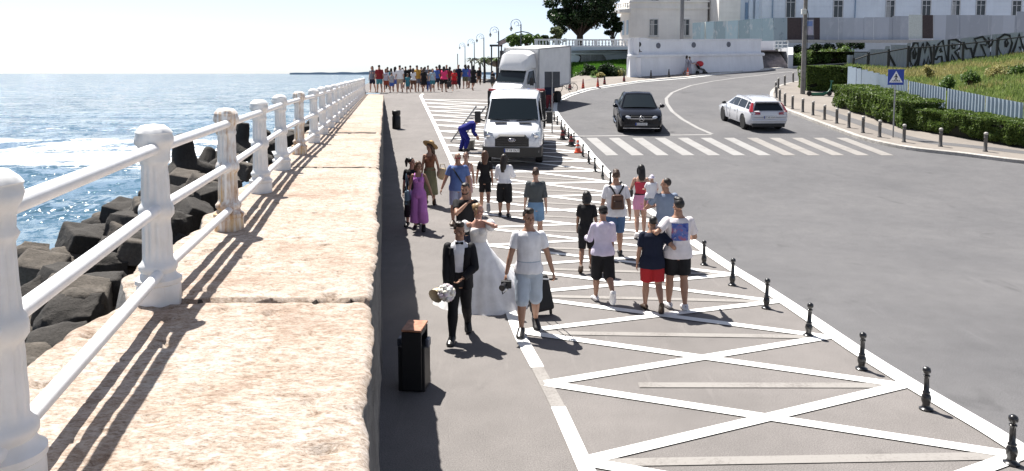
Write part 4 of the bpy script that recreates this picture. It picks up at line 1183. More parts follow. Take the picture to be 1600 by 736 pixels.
# ---- ladder-like loading ramp leaning on the bed
p0 = at(712, 222); p1 = atd(752, 166, 31.6)
r = empty('loading_ramp', p0, label='aluminium loading ramp leaning against the side of the white van', cat='loading ramp')
d = p1 - p0; alu = MAT('aluminium', (.42, .43, .45), .35, .8, .1)
for s in (-.2, .2):
    b = MB(); b.tube([Vector((s, s*.35, .03)), d + Vector((s, s*.35, 0))], [.035, .035], 6); b.build('side_rail', alu, r)
for k in range(1, 12):
    t = k / 12; c = d * t + Vector((0, 0, .03*(1-t)))
    b = MB(); b.tube([c + Vector((-.2, -.07, 0)), c + Vector((.2, .07, 0))], .022, 6); b.build('rung', alu, r)

# ---- white box lorry standing behind the van
def lorry():
    r = empty('box_lorry', label='white box lorry with a roof fairing standing behind the van', cat='lorry')
    paint = MAT('white_lorry_paint', (.70, .70, .70), .35, 0, .03, coat=.6)
    box_m = MAT('lorry_box_panel', (.80, .79, .77), .5, 0, .06, 2)
    alu_ = MAT('box_edge_aluminium', (.45, .45, .46), .4, .5)
    # box: front at y=0.6, rear at -3.9
    b = MB(); b.box((0, -1.65, 2.22), (2.20, 4.4, 2.30)); bx = b.build('cargo_box', box_m, r)
    for s in (-1, 1):
        k = MB(); k.box((s*1.10, -1.65, 3.375), (.07, 4.44, .07)); k.build('edge_trim', alu_, bx)
        k = MB(); k.box((s*1.10, -1.65, 1.075), (.07, 4.44, .09)); k.build('edge_trim', alu_, bx)
        for y in (.56, -3.86):
            k = MB(); k.box((s*1.10, y, 2.22), (.07, .10, 2.22)); k.build('corner_post', alu_, bx)
    k = MB(); k.box((0, -1.65, 3.382), (2.24, 4.46, .03)); k.build('roof', MAT('lorry_roof', (.66, .66, .64), .6), bx)
    k = MB(); k.box((0, -1.9, .90), (1.0, 4.6, .16)); k.build('chassis', plastic_black, r)
    # cab
    def sec(y, hw, zb, zs, zt, tw):
        half = [(0, zb), (hw*.85, zb), (hw*.98, zb+.10), (hw, zb+.35), (hw*.99, zs), (tw*1.015, zs+(zt-zs)*.55), (tw, zt-.14), (tw*.94, zt-.04), (tw*.8, zt), (0, zt+.02)]
        return [Vector((x, y, z)) for x, z in half] + [Vector((-x, y, z)) for x, z in half[-2:0:-1]]
    st = [sec(.62, 1.02, .45, 1.40, 2.34, .90), sec(1.2, 1.03, .45, 1.42, 2.38, .89), sec(1.45, 1.03, .45, 1.42, 2.30, .86), sec(2.05, 1.02, .45, 1.30, 1.52, .95), sec(2.2, 1.01, .45, 1.25, 1.42, .94), sec(2.5, .97, .42, 1.05, 1.20, .88), sec(2.68, .88, .45, .90, 1.0, .78)]
    b = MB(); b.loft(st); link('cab', arch_cut(b.mesh('cab', paint, True), (1.85,), .44, 1.03), r)
    # wind fairing over the cab
    b = MB(); b.loft([[Vector((x, y, z0)) for x, z0 in ((-.92*w_, zb), (-.95*w_, zb+.2*h), (-.85*w_, zb+.85*h), (-.55*w_, zb+h), (.55*w_, zb+h), (.85*w_, zb+.85*h), (.95*w_, zb+.2*h), (.92*w_, zb))] for y, w_, zb, h in ((.66, 1.06, 2.28, 1.0), (1.0, 1.04, 2.32, .92), (1.35, 1.0, 2.30, .82), (1.62, .94, 2.22, .48), (1.72, .85, 2.2, .16))])
    b.build('roof_fairing', paint, r, True, 35)
    pane('windshield', [(.94, 2.04, 1.56), (-.94, 2.04, 1.56), (-.84, 1.47, 2.27), (.84, 1.47, 2.27)], car_glass, r, .03, .97, .0, .97, .022, 6, .03)
    for s in (-1, 1):
        q = [(s*1.018, .80, 1.44), (s*1.012, 1.84, 1.44), (s*.885, 1.36, 2.16), (s*.905, .80, 2.20)]
        if s < 0: q = [q[1], q[0], q[3], q[2]]
        pane('side_window', q, car_glass, r, .03, .97, .03, .97, .012)
        h = MB(); h.ell((s*.83, 2.50, 1.02), (.16, .14, .22), 12, 8); h.build('headlight', headlamp, r, True)
        m_ = MB(); m_.box((s*1.26, 1.75, 1.62), (.20, .12, .42)); m_.tube([(s*1.0, 1.7, 1.5), (s*1.18, 1.75, 1.55)], .035, 8); m_.build('wing_mirror', plastic_black, r, bevel=.03)
        d = MB(); d.box((s*1.022, .78, 1.0), (.014, .016, 1.0)); d.build('door_gap', plastic_black, r)
    g = MB(); g.box((0, 2.66, .90), (1.30, .12, .26)); g.build('grille', plastic_black, r, bevel=.03)
    g = MB(); g.box((0, 2.58, .58), (1.9, .25, .30)); g.build('bumper', MAT('grey_plastic', (.05, .05, .052), .6), r, bevel=.04)
    for x, y in ((-.9, 1.85), (.9, 1.85), (-.88, -2.5), (.88, -2.5)): wheel(r, x, y, .36, .25, 6, MAT('steel_rim', (.2, .2, .21), .5, .6))
    return r
# front corner of the box (its near side) lies on the bearing 841 at 44 m; side runs back to 887 at 47.7 m
yaw = R(180 - 28)
fx, fy = (841 - 800) / 1200 * 44, 44.0
rt = Vector((math.cos(yaw), math.sin(yaw))); fw = Vector((-math.sin(yaw), math.cos(yaw)))
o2 = Vector((fx, fy)) + rt * 1.10 - fw * .60
v = lorry(); place(v, o2.x, o2.y, yaw)

# ---- bicycle behind the lorry
def bicycle(loc, rz):
    r = empty('bicycle', loc, rz, 'black bicycle standing at the rear corner of the lorry', 'bicycle')
    for y in (-.52, .52):
        w_ = empty('wheel', (0, y, .34)); w_.parent = r
        Mx = Matrix(((0, 0, 1, 0), (1, 0, 0, 0), (0, 1, 0, 0), (0, 0, 0, 1)))
        b = MB(); b.tube([Mx @ Vector((.325*math.cos(a), .325*math.sin(a), 0)) for a in np.linspace(0, 2*math.pi, 33)], .022, 6, cap=False); b.build('tyre', rubber, w_, True)
        b = MB()
        for k in range(12):
            a = k*math.pi/6; b.tube([(0, 0, 0), Mx @ Vector((.31*math.cos(a), .31*math.sin(a), 0))], .004, 4)
        b.build('spoke_set', chrome, w_)
    fr = MB(); fr.tube([(0, -.52, .34), (0, -.08, .30), (0, .36, .72), (0, -.18, .78), (0, -.08, .30)], .022, 8); fr.tube([(0, -.52, .34), (0, -.18, .74)], .015, 8); fr.tube([(0, .52, .34), (0, .34, .92)], .02, 8); fr.build('frame', black_iron, r, True)
    h = MB(); h.tube([(-.3, .22, 1.0), (-.1, .34, .96), (.1, .34, .96), (.3, .22, 1.0)], .014, 8); h.build('handlebar', black_iron, r, True)
    s = MB(); s.ell((0, -.2, .86), (.08, .14, .035)); s.tube([(0, -.18, .76), (0, -.2, .85)], .014, 6); s.build('saddle', plastic_black, r, True)
    k = MB(); k.box((0, -.6, .74), (.14, .42, .02)); k.tube([(0, -.52, .36), (0, -.62, .73)], .01, 6); k.build('rack', black_iron, r)
    p = MB(); p.tube([(-.12, -.08, .2), (0, -.08, .30), (.12, -.08, .40)], .012, 6); p.build('pedal', plastic_black, r)
    return r
q = at(883, 145); bicycle((q.x + .0, q.y, q.z), R(80))

# ---- green kick scooter lying by the hedge
q = at(1283, 153); q.z += .13
gs = MAT('green_scooter_paint', (.01, .10, .055), .35)
r = empty('kick_scooter', q, 0, 'dark green kick scooter left lying between the utility pole and the hedges', 'scooter')
b = MB(); b.tube([(-.75, 0, .14), (-.5, 0, .10), (.1, 0, .10), (.45, 0, .22), (.62, .02, .5)], [(.09, .05), (.11, .05), (.11, .05), (.08, .05), (.05, .05)], 8); b.build('deck', gs, r, True)
b = MB(); b.tube([(.58, .02, .42), (.66, .04, .95)], .035, 8); b.tube([(.5, -.1, .95), (.8, .16, .95)], .025, 8); b.build('handlebar', gs, r, True)
for x in (-.78, .52):
    b = MB(); b.lathe((0, 0, 0), [(.05, -.05), (.15, -.05), (.16, 0), (.15, .05), (.05, .05)], 16, M=Matrix.Translation((x, 0, .16)) @ Matrix.Rotation(math.pi/2, 4, 'X')); b.build('wheel', rubber, r, True)
# ------------------------------------------------------------------ people
SKIN = {'fair': (.46, .275, .20), 'tan': (.36, .20, .135), 'dark': (.27, .145, .095), 'pink': (.52, .29, .22)}
def skin_m(k): return MAT('skin_' + k, SKIN[k], .5, 0, .08, 9, spec=.4)
def hair_m(k):
    return MAT('hair_' + k, {'black': (.010, .008, .007), 'dark': (.022, .014, .010), 'brown': (.06, .032, .018), 'chestnut': (.10, .045, .022), 'blond': (.30, .19, .09), 'grey': (.14, .13, .12), 'bald': (.25, .15, .11)}[k], .45, 0, .35, 40, .3, 120)
def cloth(name, rgb, rough=.85, bm=.25): return MAT(name, rgb, rough, 0, .10, 7, bm, 26, spec=.25)
TM = [(.455, .060, .052), (.49, .092, .066), (.53, .097, .068), (.58, .090, .064), (.63, .087, .062), (.69, .091, .066), (.75, .098, .068), (.79, .099, .060), (.815, .080, .049), (.835, .048, .042), (.86, .034, .036), (.89, .033, .035)]
TF = [(.455, .060, .052), (.49, .096, .068), (.53, .096, .067), (.58, .082, .057), (.63, .069, .051), (.69, .079, .058), (.75, .088, .063), (.79, .089, .054), (.815, .068, .042), (.835, .037, .034), (.86, .028, .031), (.89, .027, .030)]
def interp(T, t):
    if t <= T[0][0]: return T[0][1:]
    for a, b in zip(T, T[1:]):
        if a[0] <= t <= b[0]:
            k = (t - a[0]) / (b[0] - a[0]); return (a[1]+(b[1]-a[1])*k, a[2]+(b[2]-a[2])*k)
    return T[-1][1:]

def ik(S, T, l1, l2, pole):
    d = T - S; L_ = min(d.length, (l1 + l2) * .999); d = d.normalized()
    a = (l1*l1 - l2*l2 + L_*L_) / (2*L_); h = math.sqrt(max(0, l1*l1 - a*a))
    p = pole - d * pole.dot(d)
    p = p.normalized() if p.length > 1e-5 else d.orthogonal().normalized()
    return S + d*a + p*h, S + d*L_

class Person:
    def __init__(s, H=1.72, sex='m', w=1.0, lean=0, head=(0, 0), legs=((8, 6, 3), (-14, 20, 3)), arms=((12, 10, 18), (-14, 10, 12)), twist=0, feet=(None, None), belly=0.0, hipw=1.0):
        """legs: (thigh forward, knee bend, outward); arms: (forward, outward, bend) or ('ik', (x, y, z) in statures, pole); order right, left"""
        w *= .96; s.H = H; s.sex = sex; s.w = w; s.belly = belly; s.T = TF if sex == 'f' else TM
        s.child = sex == 'c'
        la = R(lean); s.lean = lean
        s.P = Vector((0, 0, .52*H)); s.sp = Vector((0, math.sin(la), math.cos(la))); s.fw = Vector((0, math.cos(la), -math.sin(la))); s.rt = Vector((1, 0, 0))
        if twist:
            tr = Matrix.Rotation(R(twist), 3, s.sp); s.rt2 = tr @ s.rt; s.fw2 = tr @ s.fw
        else: s.rt2, s.fw2 = s.rt, s.fw
        s.legs = []
        hw = (.047 if sex != 'f' else .050) * H * w * .97
        for i, (f, k, o) in enumerate(legs):
            sg = 1 if i == 0 else -1
            hp = Vector((sg*hw, 0, .505*H)); f_, o_ = R(f), R(o)
            d = Vector((sg*math.sin(o_), math.sin(f_)*math.cos(o_), -math.cos(f_)*math.cos(o_)))
            kn = hp + d * .228*H
            g = R(f - k); d2 = Vector((sg*math.sin(o_)*.4, math.sin(g), -math.cos(g))).normalized()
            an = kn + d2 * .232*H
            pitch = feet[i] if feet[i] is not None else max(0, min(70, -(f - k) * 1.15 if (f - k) < 0 and k > 10 else (-(f-k)*.6 if f-k < -8 else -8 if f > 8 else 0)))
            s.legs.append((hp, kn, an, pitch, sg))
        sh = (.099 if sex == 'm' else .087 if sex == 'f' else .092) * H * (w * .5 + .5)
        s.arms = []
        ul, fl = .172*H, .145*H
        for i, a in enumerate(arms):
            sg = 1 if i == 0 else -1
            S = s.spine(.797) + s.rt2*(sg*sh)
            if a[0] == 'ik':
                T = Vector(a[1]) * H; pole = Vector(a[2]) if len(a) > 2 else Vector((sg*.6, -.6, -.5))
                E, W = ik(S, T, ul, fl, pole)
            else:
                f, o, bnd = a; f_, o_ = R(f), R(o)
                d = s.rt2*(sg*math.sin(o_)) + Vector((0, math.sin(f_)*math.cos(o_), -math.cos(f_)*math.cos(o_)))
                E = S + d*ul; g = R(f + bnd)
                W = E + (s.rt2*(sg*math.sin(o_)*.45) + Vector((0, math.sin(g), -math.cos(g)))).normalized()*fl
            s.arms.append((S, E, W, sg))
        # head basis
        hs = 1.0 if not s.child else 1.13
        s.hs = hs*H
        nd = (s.sp + Vector((0, 0, .8 if lean < 30 else .2))).normalized()
        s.neck = s.spine(.835); s.hc = s.neck + nd * (.098*H if not s.child else .105*H)
        yaw, pit = R(head[0]), R(head[1])
        s.hm = Matrix.Rotation(-yaw, 3, 'Z') @ Matrix.Rotation(-pit, 3, 'X')
        if lean >= 30: s.hm = Matrix.Rotation(R(-lean*.6), 3, 'X') @ s.hm
        # rest on the ground
        zs = []
        for hp, kn, an, pitch, sg in s.legs: zs += [(an + s.footv(pitch, sg, -.03, -.040)).z, (an + s.footv(pitch, sg, .105, -.040)).z]
        s.dz = -min(zs) + .004
    def footv(s, pitch, sg, f, u):
        p = R(pitch); a = R(7*sg)
        fv = Vector((math.sin(a)*math.cos(p), math.cos(a)*math.cos(p), -math.sin(p))); uv = Vector((math.sin(a)*math.sin(p), math.cos(a)*math.sin(p), math.cos(p)))
        return (fv*f + uv*u) * s.H
    def spine(s, t):
        k = max(0, min(1, (t - .52) / .2))
        return s.P + (Vector((0, 0, 1)).lerp(s.sp, k if s.lean > 20 else 1)).normalized() * ((t - .52)*s.H) if s.lean <= 20 else s.P + s.sp*((t - .52)*s.H)
    def h(s, x, y, z): return s.hc + s.hm @ (Vector((x, y, z))*s.hs)
    def torso(s, b, t0, t1, ease=0.0, flare=0.0, n=20, hem=None, up=1.0):
        ts = [t for t in np.linspace(t0, t1, 12)]; pts = []; rad = []
        for t in ts:
            rx, ry = interp(s.T, max(t, .49) if hem else t)
            if hem:
                k2 = sstep((.60 - t)/.07); rx = rx + (max(rx, .103) - rx)*k2 + .006*k2; ry = ry + (max(ry, .073) - ry)*k2 + .004*k2
            bl = s.belly*math.exp(-((t-.61)/.06)**2)
            e = ease + flare*max(0, (.60 - t)/.14)
            k = max(0, (t-.80)/.04) if ease else 0
            pts.append(s.spine(t) + s.fw*((bl*.6)*s.H)); rad.append(((rx*s.w + e*(1-k*.4))*s.H, (ry*(s.w*.5+.5) + e*(1-k*.4) + bl)*s.H))
        b.tube(pts, rad, n, ref=s.rt if not hasattr(s, 'rt2') else s.rt2)
    def armpart(s, b, i, t1, ease=0.0, n=12, t0=0.0):
        S, E, W, sg = s.arms[i]; H = s.H; k = (.9 if s.sex != 'm' else 1.0)*(s.w*.4+.6)
        P = []; Rr = []
        prof = [(0, .027), (.12, .029), (.3, .0275), (.6, .0265), (1.0, .0225), (1.2, .0235), (1.5, .020), (1.8, .0165), (2.0, .0152)]
        for t, r in prof:
            if t < t0: continue
            if t > t1 + 1e-6: break
            P.append(S.lerp(E, t) if t <= 1 else E.lerp(W, t-1)); Rr.append((r*k + ease)*H)
        if P and prof[len(P)-1][0] < t1:
            t = t1; P.append(S.lerp(E, t) if t <= 1 else E.lerp(W, t-1)); Rr.append(Rr[-1]*.98 + (ease*.15)*H)
        b.tube(P, Rr, n); b.ell(P[0], [Rr[0]]*3, 12, 8)
        if t1 > 1: b.ell(E, [(.0225*k+ease)*H]*3, 10, 8)
    def legpart(s, b, i, t1, ease=0.0, flare=0.0, n=14):
        hp, kn, an, pitch, sg = s.legs[i]; H = s.H; k = s.w*.6+.4
        prof = [(0, .050), (.12, .051), (.4, .047), (.8, .038), (1.0, .034), (1.15, .0345), (1.3, .036), (1.55, .030), (1.85, .0205), (2.0, .0195)]
        P = []; Rr = []
        def pos(t): return hp.lerp(kn, t) if t <= 1 else kn.lerp(an, t-1)
        for t, r in prof:
            if t > t1 + 1e-6: break
            P.append(pos(t)); Rr.append((r*k + ease + flare*t)*H)
        if prof[len(P)-1][0] < t1: P.append(pos(t1)); Rr.append(Rr[-1] + flare*.1*H)
        b.tube(P, Rr, n); b.ell(P[0], [Rr[0]]*3, 12, 8)
        if t1 > 1: b.ell(kn, [(.034*k+ease+flare)*H]*3, 10, 8)
    def foot(s, b, i, ease=0.0):
        hp, kn, an, pitch, sg = s.legs[i]; H = s.H
        fr = [(-.036, .002, .020, .020), (-.022, -.012, .024, .024), (.0, -.006, .025, .032), (.04, -.016, .026, .024), (.075, -.024, .029, .0165), (.098, -.028, .025, .012), (.112, -.030, .014, .008)]
        a = R(7*sg); ref = Vector((math.cos(a), -math.sin(a), 0))
        b.tube([an + s.footv(pitch, sg, f, u) for f, u, _, _ in fr], [((rx+ease)*H, (rz+ease)*H) for _, _, rx, rz in fr], 12, ref=ref)
    def hand(s, b, i, curl=35, inward=True):
        S, E, W, sg = s.arms[i]; H = s.H*(.95 if s.sex == 'f' else 1)
        d = (W - E).normalized(); t = s.fw - d*s.fw.dot(d)
        if t.length < .3: t = Vector((0, 0, 1)) - d*d.z
        t.normalize(); nrm = -d.cross(t) if False else Vector((-sg, 0, 0)); nrm = nrm - d*nrm.dot(d) - t*nrm.dot(t)
        if nrm.length < .1: nrm = d.cross(t)
        nrm.normalize(); t = nrm.cross(d) if nrm.cross(d).dot(t) > 0 else d.cross(nrm)
        rot = Matrix((nrm, t, d)).transposed()
        b.ell(W + d*.030*H, (.0095*H, .0235*H, .034*H), 12, 8, rot=rot)
        for j, (o, ln) in enumerate(((.0185, .038), (.0065, .043), (-.006, .040), (-.0175, .031))):
            p = W + d*.050*H + t*o*H; c = R(curl*.5 + j*3)
            d1 = d*math.cos(c) + nrm*math.sin(c); c2 = R(curl*1.3 + j*4); d2 = d*math.cos(c2) + nrm*math.sin(c2)
            b.tube([p - d*.012*H, p, p + d1*ln*.5*H, p + d1*ln*.5*H + d2*ln*.5*H], [.0052*H, .0052*H, .0047*H, .0038*H], 8)
        p = W + d*.012*H + t*.014*H; dd = (d*.65 + t*.6 + nrm*.35).normalized()
        b.tube([p, p + dd*.026*H, p + dd*.026*H + (d*.85 + nrm*.4)*.020*H], [.0075*H, .0058*H, .0045*H], 8)
        return W + d*.055*H + nrm*.012*H
    def body_mb(s, hands=(35, 35), feet=True):
        b = MB(); H = s.H
        s.torso(b, .455, .89)
        if s.sex == 'f':
            for sg in (-1, 1): b.ell(s.spine(.735) + s.rt2*(sg*.038*H) + s.fw2*(.048*H), (.034*H, .030*H, .034*H), 12, 8)
        b.tube([s.spine(.82), s.neck + (s.hc - s.neck)*.55], [(.036 if s.sex == 'm' else .030)*H]*2, 12)
        hs = s.hs
        b.ell(s.h(0, -.006, .014), (.0415*hs, .0515*hs, .0505*hs), 16, 12, rot=s.hm)
        b.ell(s.h(0, .010, -.026), (.034*hs, .037*hs, .038*hs), 14, 10, rot=s.hm)
        b.ell(s.h(0, .030, -.050), (.017*hs, .015*hs, .014*hs), 10, 8, rot=s.hm)
        b.ell(s.h(0, .040, .013), (.030*hs, .010*hs, .007*hs), 10, 6, rot=s.hm)
        b.tube([s.h(0, .043, .008), s.h(0, .056, -.012), s.h(0, .050, -.020)], [.005*hs, .0075*hs, .007*hs], 8)
        for sg in (-1, 1):
            b.ell(s.h(sg*.0425, -.006, -.004), (.006*hs, .012*hs, .017*hs), 8, 6, rot=s.hm)
            b.ell(s.h(sg*.024, .034, -.016), (.013*hs, .010*hs, .012*hs), 8, 6, rot=s.hm)
        s.grip = [None, None]
        for i in (0, 1):
            s.armpart(b, i, 2.0); s.grip[i] = s.hand(b, i, hands[i]); s.legpart(b, i, 2.0)
            if feet: s.foot(b, i)
        return b

def fold(me, amp, sc, seed, stretch=(1, 1, .5)):
    c = vcoords(me); n = vnormals(me); q = c*np.array(stretch)*sc
    d = fbm(q + seed*3.3, 3, seed)
    ridg = 1 - np.abs(fbm(q*1.3 + 9.1 + seed, 2, seed+5))*2.4
    c += n*((d*.6 + ridg*.25)*amp)[:, None]; setcoords(me, c)

SEED = [100]
def make_person(x, y, rz, label, P, garments, skin='tan', hair=None, vox=.009, face=True, hands=(35, 35), group=None, z=None, shoes=None, shoe_ease=.006, feet=True):
    """garments: list of (name, material, builder(mesh builder), fold amplitude)"""
    SEED[0] += 1
    z0 = hgt(x, y) if z is None else z
    root = empty('person', (x, y, z0), rz, label, 'person', group)
    off = Matrix.Translation((0, 0, P.dz))
    b = P.body_mb(hands, feet); me = remeshed(b, 'body', skin_m(skin), vox, 2)
    o = link('body', me, root); o.location = (0, 0, P.dz)
    for nm, mat, fn, amp in garments:
        g = MB(); fn(g); me = remeshed(g, nm, mat, vox*1.05, 2)
        if amp: fold(me, amp*1.5, 9, SEED[0])
        o = link(nm, me, root); o.location = (0, 0, P.dz)
    if shoes:
        for i in (0, 1):
            g = MB(); P.foot(g, i, shoe_ease); me = remeshed(g, 'shoe', shoes, max(.008, vox*.9), 1); o = link('shoe', me, root); o.location = (0, 0, P.dz)
    if hair:
        g = MB(); hair[1](g, P); me = remeshed(g, 'hair', hair_m(hair[0]), max(.007, vox*.8), 2)
        fold(me, .006, 26, SEED[0], (1, 1, .6)); o = link('hair', me, root); o.location = (0, 0, P.dz)
    if face:
        for sg in (-1, 1):
            g = MB(); g.ell(P.h(sg*.0175, .0405, .0015), (.0068*P.hs, .006*P.hs, .0038*P.hs), 10, 6, rot=P.hm); e = g.build('eye', MAT('eye_dark', (.03, .02, .016), .25, 0, 0), root, True); e.location = (0, 0, P.dz)
            g = MB(); g.ell(P.h(sg*.0175, .0455, .0125), (.0115*P.hs, .004*P.hs, .0022*P.hs), 8, 6, rot=P.hm); e = g.build('eyebrow', hair_m('dark' if not hair or hair[0] == 'bald' else hair[0]), root, True); e.location = (0, 0, P.dz)
        g = MB(); g.ell(P.h(0, .0425, -.0335), (.0145*P.hs, .006*P.hs, .0048*P.hs), 10, 6, rot=P.hm); e = g.build('mouth', MAT('lip', (.26, .09, .075), .45, 0, 0), root, True); e.location = (0, 0, P.dz)
    P.root = root; P.mat = Matrix.Translation((x, y, z0)) @ Matrix.Rotation(rz, 4, 'Z') @ off
    return root
# hair
def h_short(g, P, top=.0):
    g.ell(P.h(0, -.016, .022), (.0445*P.hs, .050*P.hs, (.048+top)*P.hs), 16, 12, rot=P.hm)
    g.ell(P.h(0, .020, .052+top*.6), (.032*P.hs, .030*P.hs, .018*P.hs), 12, 8, rot=P.hm)
def h_quiff(g, P):
    h_short(g, P); g.ell(P.h(0, .024, .064), (.031*P.hs, .026*P.hs, .019*P.hs), 12, 8, rot=P.hm); g.ell(P.h(0, -.01, .062), (.035*P.hs, .036*P.hs, .018*P.hs), 12, 8, rot=P.hm)
def h_crop(g, P): g.ell(P.h(0, -.013, .019), (.0440*P.hs, .0500*P.hs, .0490*P.hs), 16, 12, rot=P.hm)
def h_long(g, P, ln=.16, wv=1):
    g.ell(P.h(0, -.012, .018), (.049*P.hs, .053*P.hs, .054*P.hs), 16, 12, rot=P.hm)
    g.tube([P.h(0, -.030, .01), P.h(0, -.046, -.05), P.h(0, -.05, -.06) + Vector((0, -.012, -.5*ln))*P.H, P.h(0, -.05, -.06) + Vector((0, -.018, -ln))*P.H], [(.046*P.hs, .03*P.hs), (.050*P.hs, .028*P.hs), (.050*P.hs, .022*P.hs), (.030*P.hs, .012*P.hs)], 12, ref=Vector((1, 0, 0)))
    for sg in (-1, 1): g.tube([P.h(sg*.040, .0, .02), P.h(sg*.046, .0, -.03), P.h(sg*.046, -.008, -.07)], [.016*P.hs, .016*P.hs, .010*P.hs], 8)
def h_bob(g, P): h_long(g, P, .03)
def h_mid(g, P): h_long(g, P, .09)
def h_pony(g, P):
    g.ell(P.h(0, -.014, .019), (.0455*P.hs, .052*P.hs, .051*P.hs), 16, 12, rot=P.hm)
    g.tube([P.h(0, -.055, .045), P.h(0, -.085, .05), P.h(0, -.105, .0), P.h(0, -.10, -.08)], [.014*P.hs, .024*P.hs, .026*P.hs, .010*P.hs], 10)
def h_bun(g, P):
    g.ell(P.h(0, -.014, .019), (.0460*P.hs, .052*P.hs, .051*P.hs), 16, 12, rot=P.hm); g.ell(P.h(0, -.062, .03), (.024*P.hs,)*3, 10, 8)
    for sg in (-1, 1): g.tube([P.h(sg*.042, .012, .02), P.h(sg*.046, .012, -.03), P.h(sg*.042, .010, -.055)], [.009*P.hs, .007*P.hs, .003*P.hs], 6)
def h_topknot(g, P):
    h_crop(g, P); g.ell(P.h(0, -.03, .075), (.022*P.hs, .022*P.hs, .018*P.hs), 10, 8)
# garments
def G_tee(P, hem=.475, sl=.62, ease=.010, neck=.828, flare=.004):
    def f(g):
        P.torso(g, hem, neck, ease, flare, hem=True)
        for i in (0, 1): P.armpart(g, i, sl, ease*.8)
    return f
def G_tank(P, hem=.50, t1=.765, ease=.005, straps=True, flare=0):
    def f(g):
        P.torso(g, hem, t1, ease, flare, hem=True)
        if P.sex == 'f':
            for sg in (-1, 1): g.ell(P.spine(.735) + P.rt2*(sg*.038*P.H) + P.fw2*(.050*P.H), (.038*P.H, .033*P.H, .038*P.H), 12, 8)
        if straps:
            for sg in (-1, 1):
                g.tube([P.spine(.75) + P.rt2*sg*.05*P.H + P.fw2*.06*P.H, P.spine(.80) + P.rt2*sg*.052*P.H + P.fw2*.045*P.H, P.spine(.822) + P.rt2*sg*.053*P.H, P.spine(.80) + P.rt2*sg*.05*P.H - P.fw2*.05*P.H, P.spine(.75) + P.rt2*sg*.045*P.H - P.fw2*.064*P.H], .0105*P.H, 8)
    return f
def G_legs(P, t1=.8, ease=.010, waist=.60, flare=.0):
    def f(g):
        P.torso(g, .47, waist, ease*.8)
        for i in (0, 1): P.legpart(g, i, t1, ease, flare)
    return f
def G_skirt(P, z1=.30, r1=.13, waist=.61, sway=0):
    def f(g):
        H = P.H; rx, ry = interp(P.T, waist); pts = [P.spine(waist), P.spine(.56), P.spine(.50)]; rad = [((rx*P.w+.006)*H, (ry+.006)*H)] + [((interp(P.T, t)[0]*P.w+.012)*H, (interp(P.T, t)[1]+.012)*H) for t in (.56, .50)]
        for k in (.33, .66, 1.0):
            z = .50 + (z1-.50)*k; r0 = .105 + (r1-.105)*k; pts.append(Vector((sway*k*H, -.005*H, z*H))); rad.append((r0*H, r0*.85*H))
        g.tube(pts, rad, 24, ref=Vector((1, 0, 0)))
    return f
def G_long(P, hem=.47, ease=.013, neck=.832): return G_tee(P, hem, 1.92, ease, neck)
def face_to(px, py): return 0
def mpt(P, v): return P.mat @ Vector(v)
WALK = ((10, 8, 3), (-12, 22, 3)); WALK2 = ((-14, 30, 3), (13, 6, 3)); STAND = ((2, 3, 3), (-2, 3, 4)); STEPB = ((4, 4, 3), (-16, 48, 3)); STEPB2 = ((-14, 42, 3), (5, 5, 3))
PI = math.pi
def spot(px, py): return at(px, py)
# colours
white_c = cloth('white_cotton', (.74, .74, .77)); black_c = cloth('black_cotton', (.014, .014, .016)); suit_c = cloth('black_suit_wool', (.008, .008, .011), .7); denim_l = cloth('pale_denim', (.40, .46, .54)); navy_c = cloth('navy_cotton', (.012, .016, .035))
blue_tee = cloth('blue_cotton', (.10, .16, .36)); greyblue = cloth('grey_blue_cotton', (.22, .27, .36)); lilac = cloth('lilac_cotton', (.60, .55, .68)); orchid = cloth('orchid_cotton', (.45, .17, .48)); red_c = cloth('red_cotton', (.42, .025, .03)); rosey = cloth('coral_red_jersey', (.48, .05, .08)); pinky = cloth('pink_cotton', (.62, .28, .42)); jeans = cloth('blue_jeans', (.07, .13, .25)); denim_m = cloth('light_blue_denim', (.17, .29, .45))
grey_shirt = cloth('grey_green_shirt', (.085, .095, .10)); overalls = cloth('blue_overalls', (.012, .016, .17)); olive = cloth('olive_cotton', (.17, .17, .10)); brownish = cloth('rust_brown_cotton', (.19, .085, .05)); blush = cloth('blush_cotton', (.52, .33, .31)); lav_shorts = cloth('grey_lavender_shorts', (.30, .33, .45))
lace = cloth('ivory_lace', (.74, .72, .70), .8, .6); tulle = cloth('white_tulle', (.80, .80, .81), .9, .15); shoe_b = MAT('black_shoe', (.012, .012, .013), .35); shoe_w = MAT('white_trainer', (.68, .67, .68), .5); shoe_g = MAT('grey_trainer', (.28, .29, .31), .6); shoe_br = MAT('dark_sandal', (.06, .035, .02), .5)
def held(name, label, cat, P, i, build, group=None):
    """a thing that person P holds in hand i: top-level, at the grip"""
    g = mpt(P, P.grip[i]); r = empty(name, g, 0, label, cat, group); build(r, g); return r

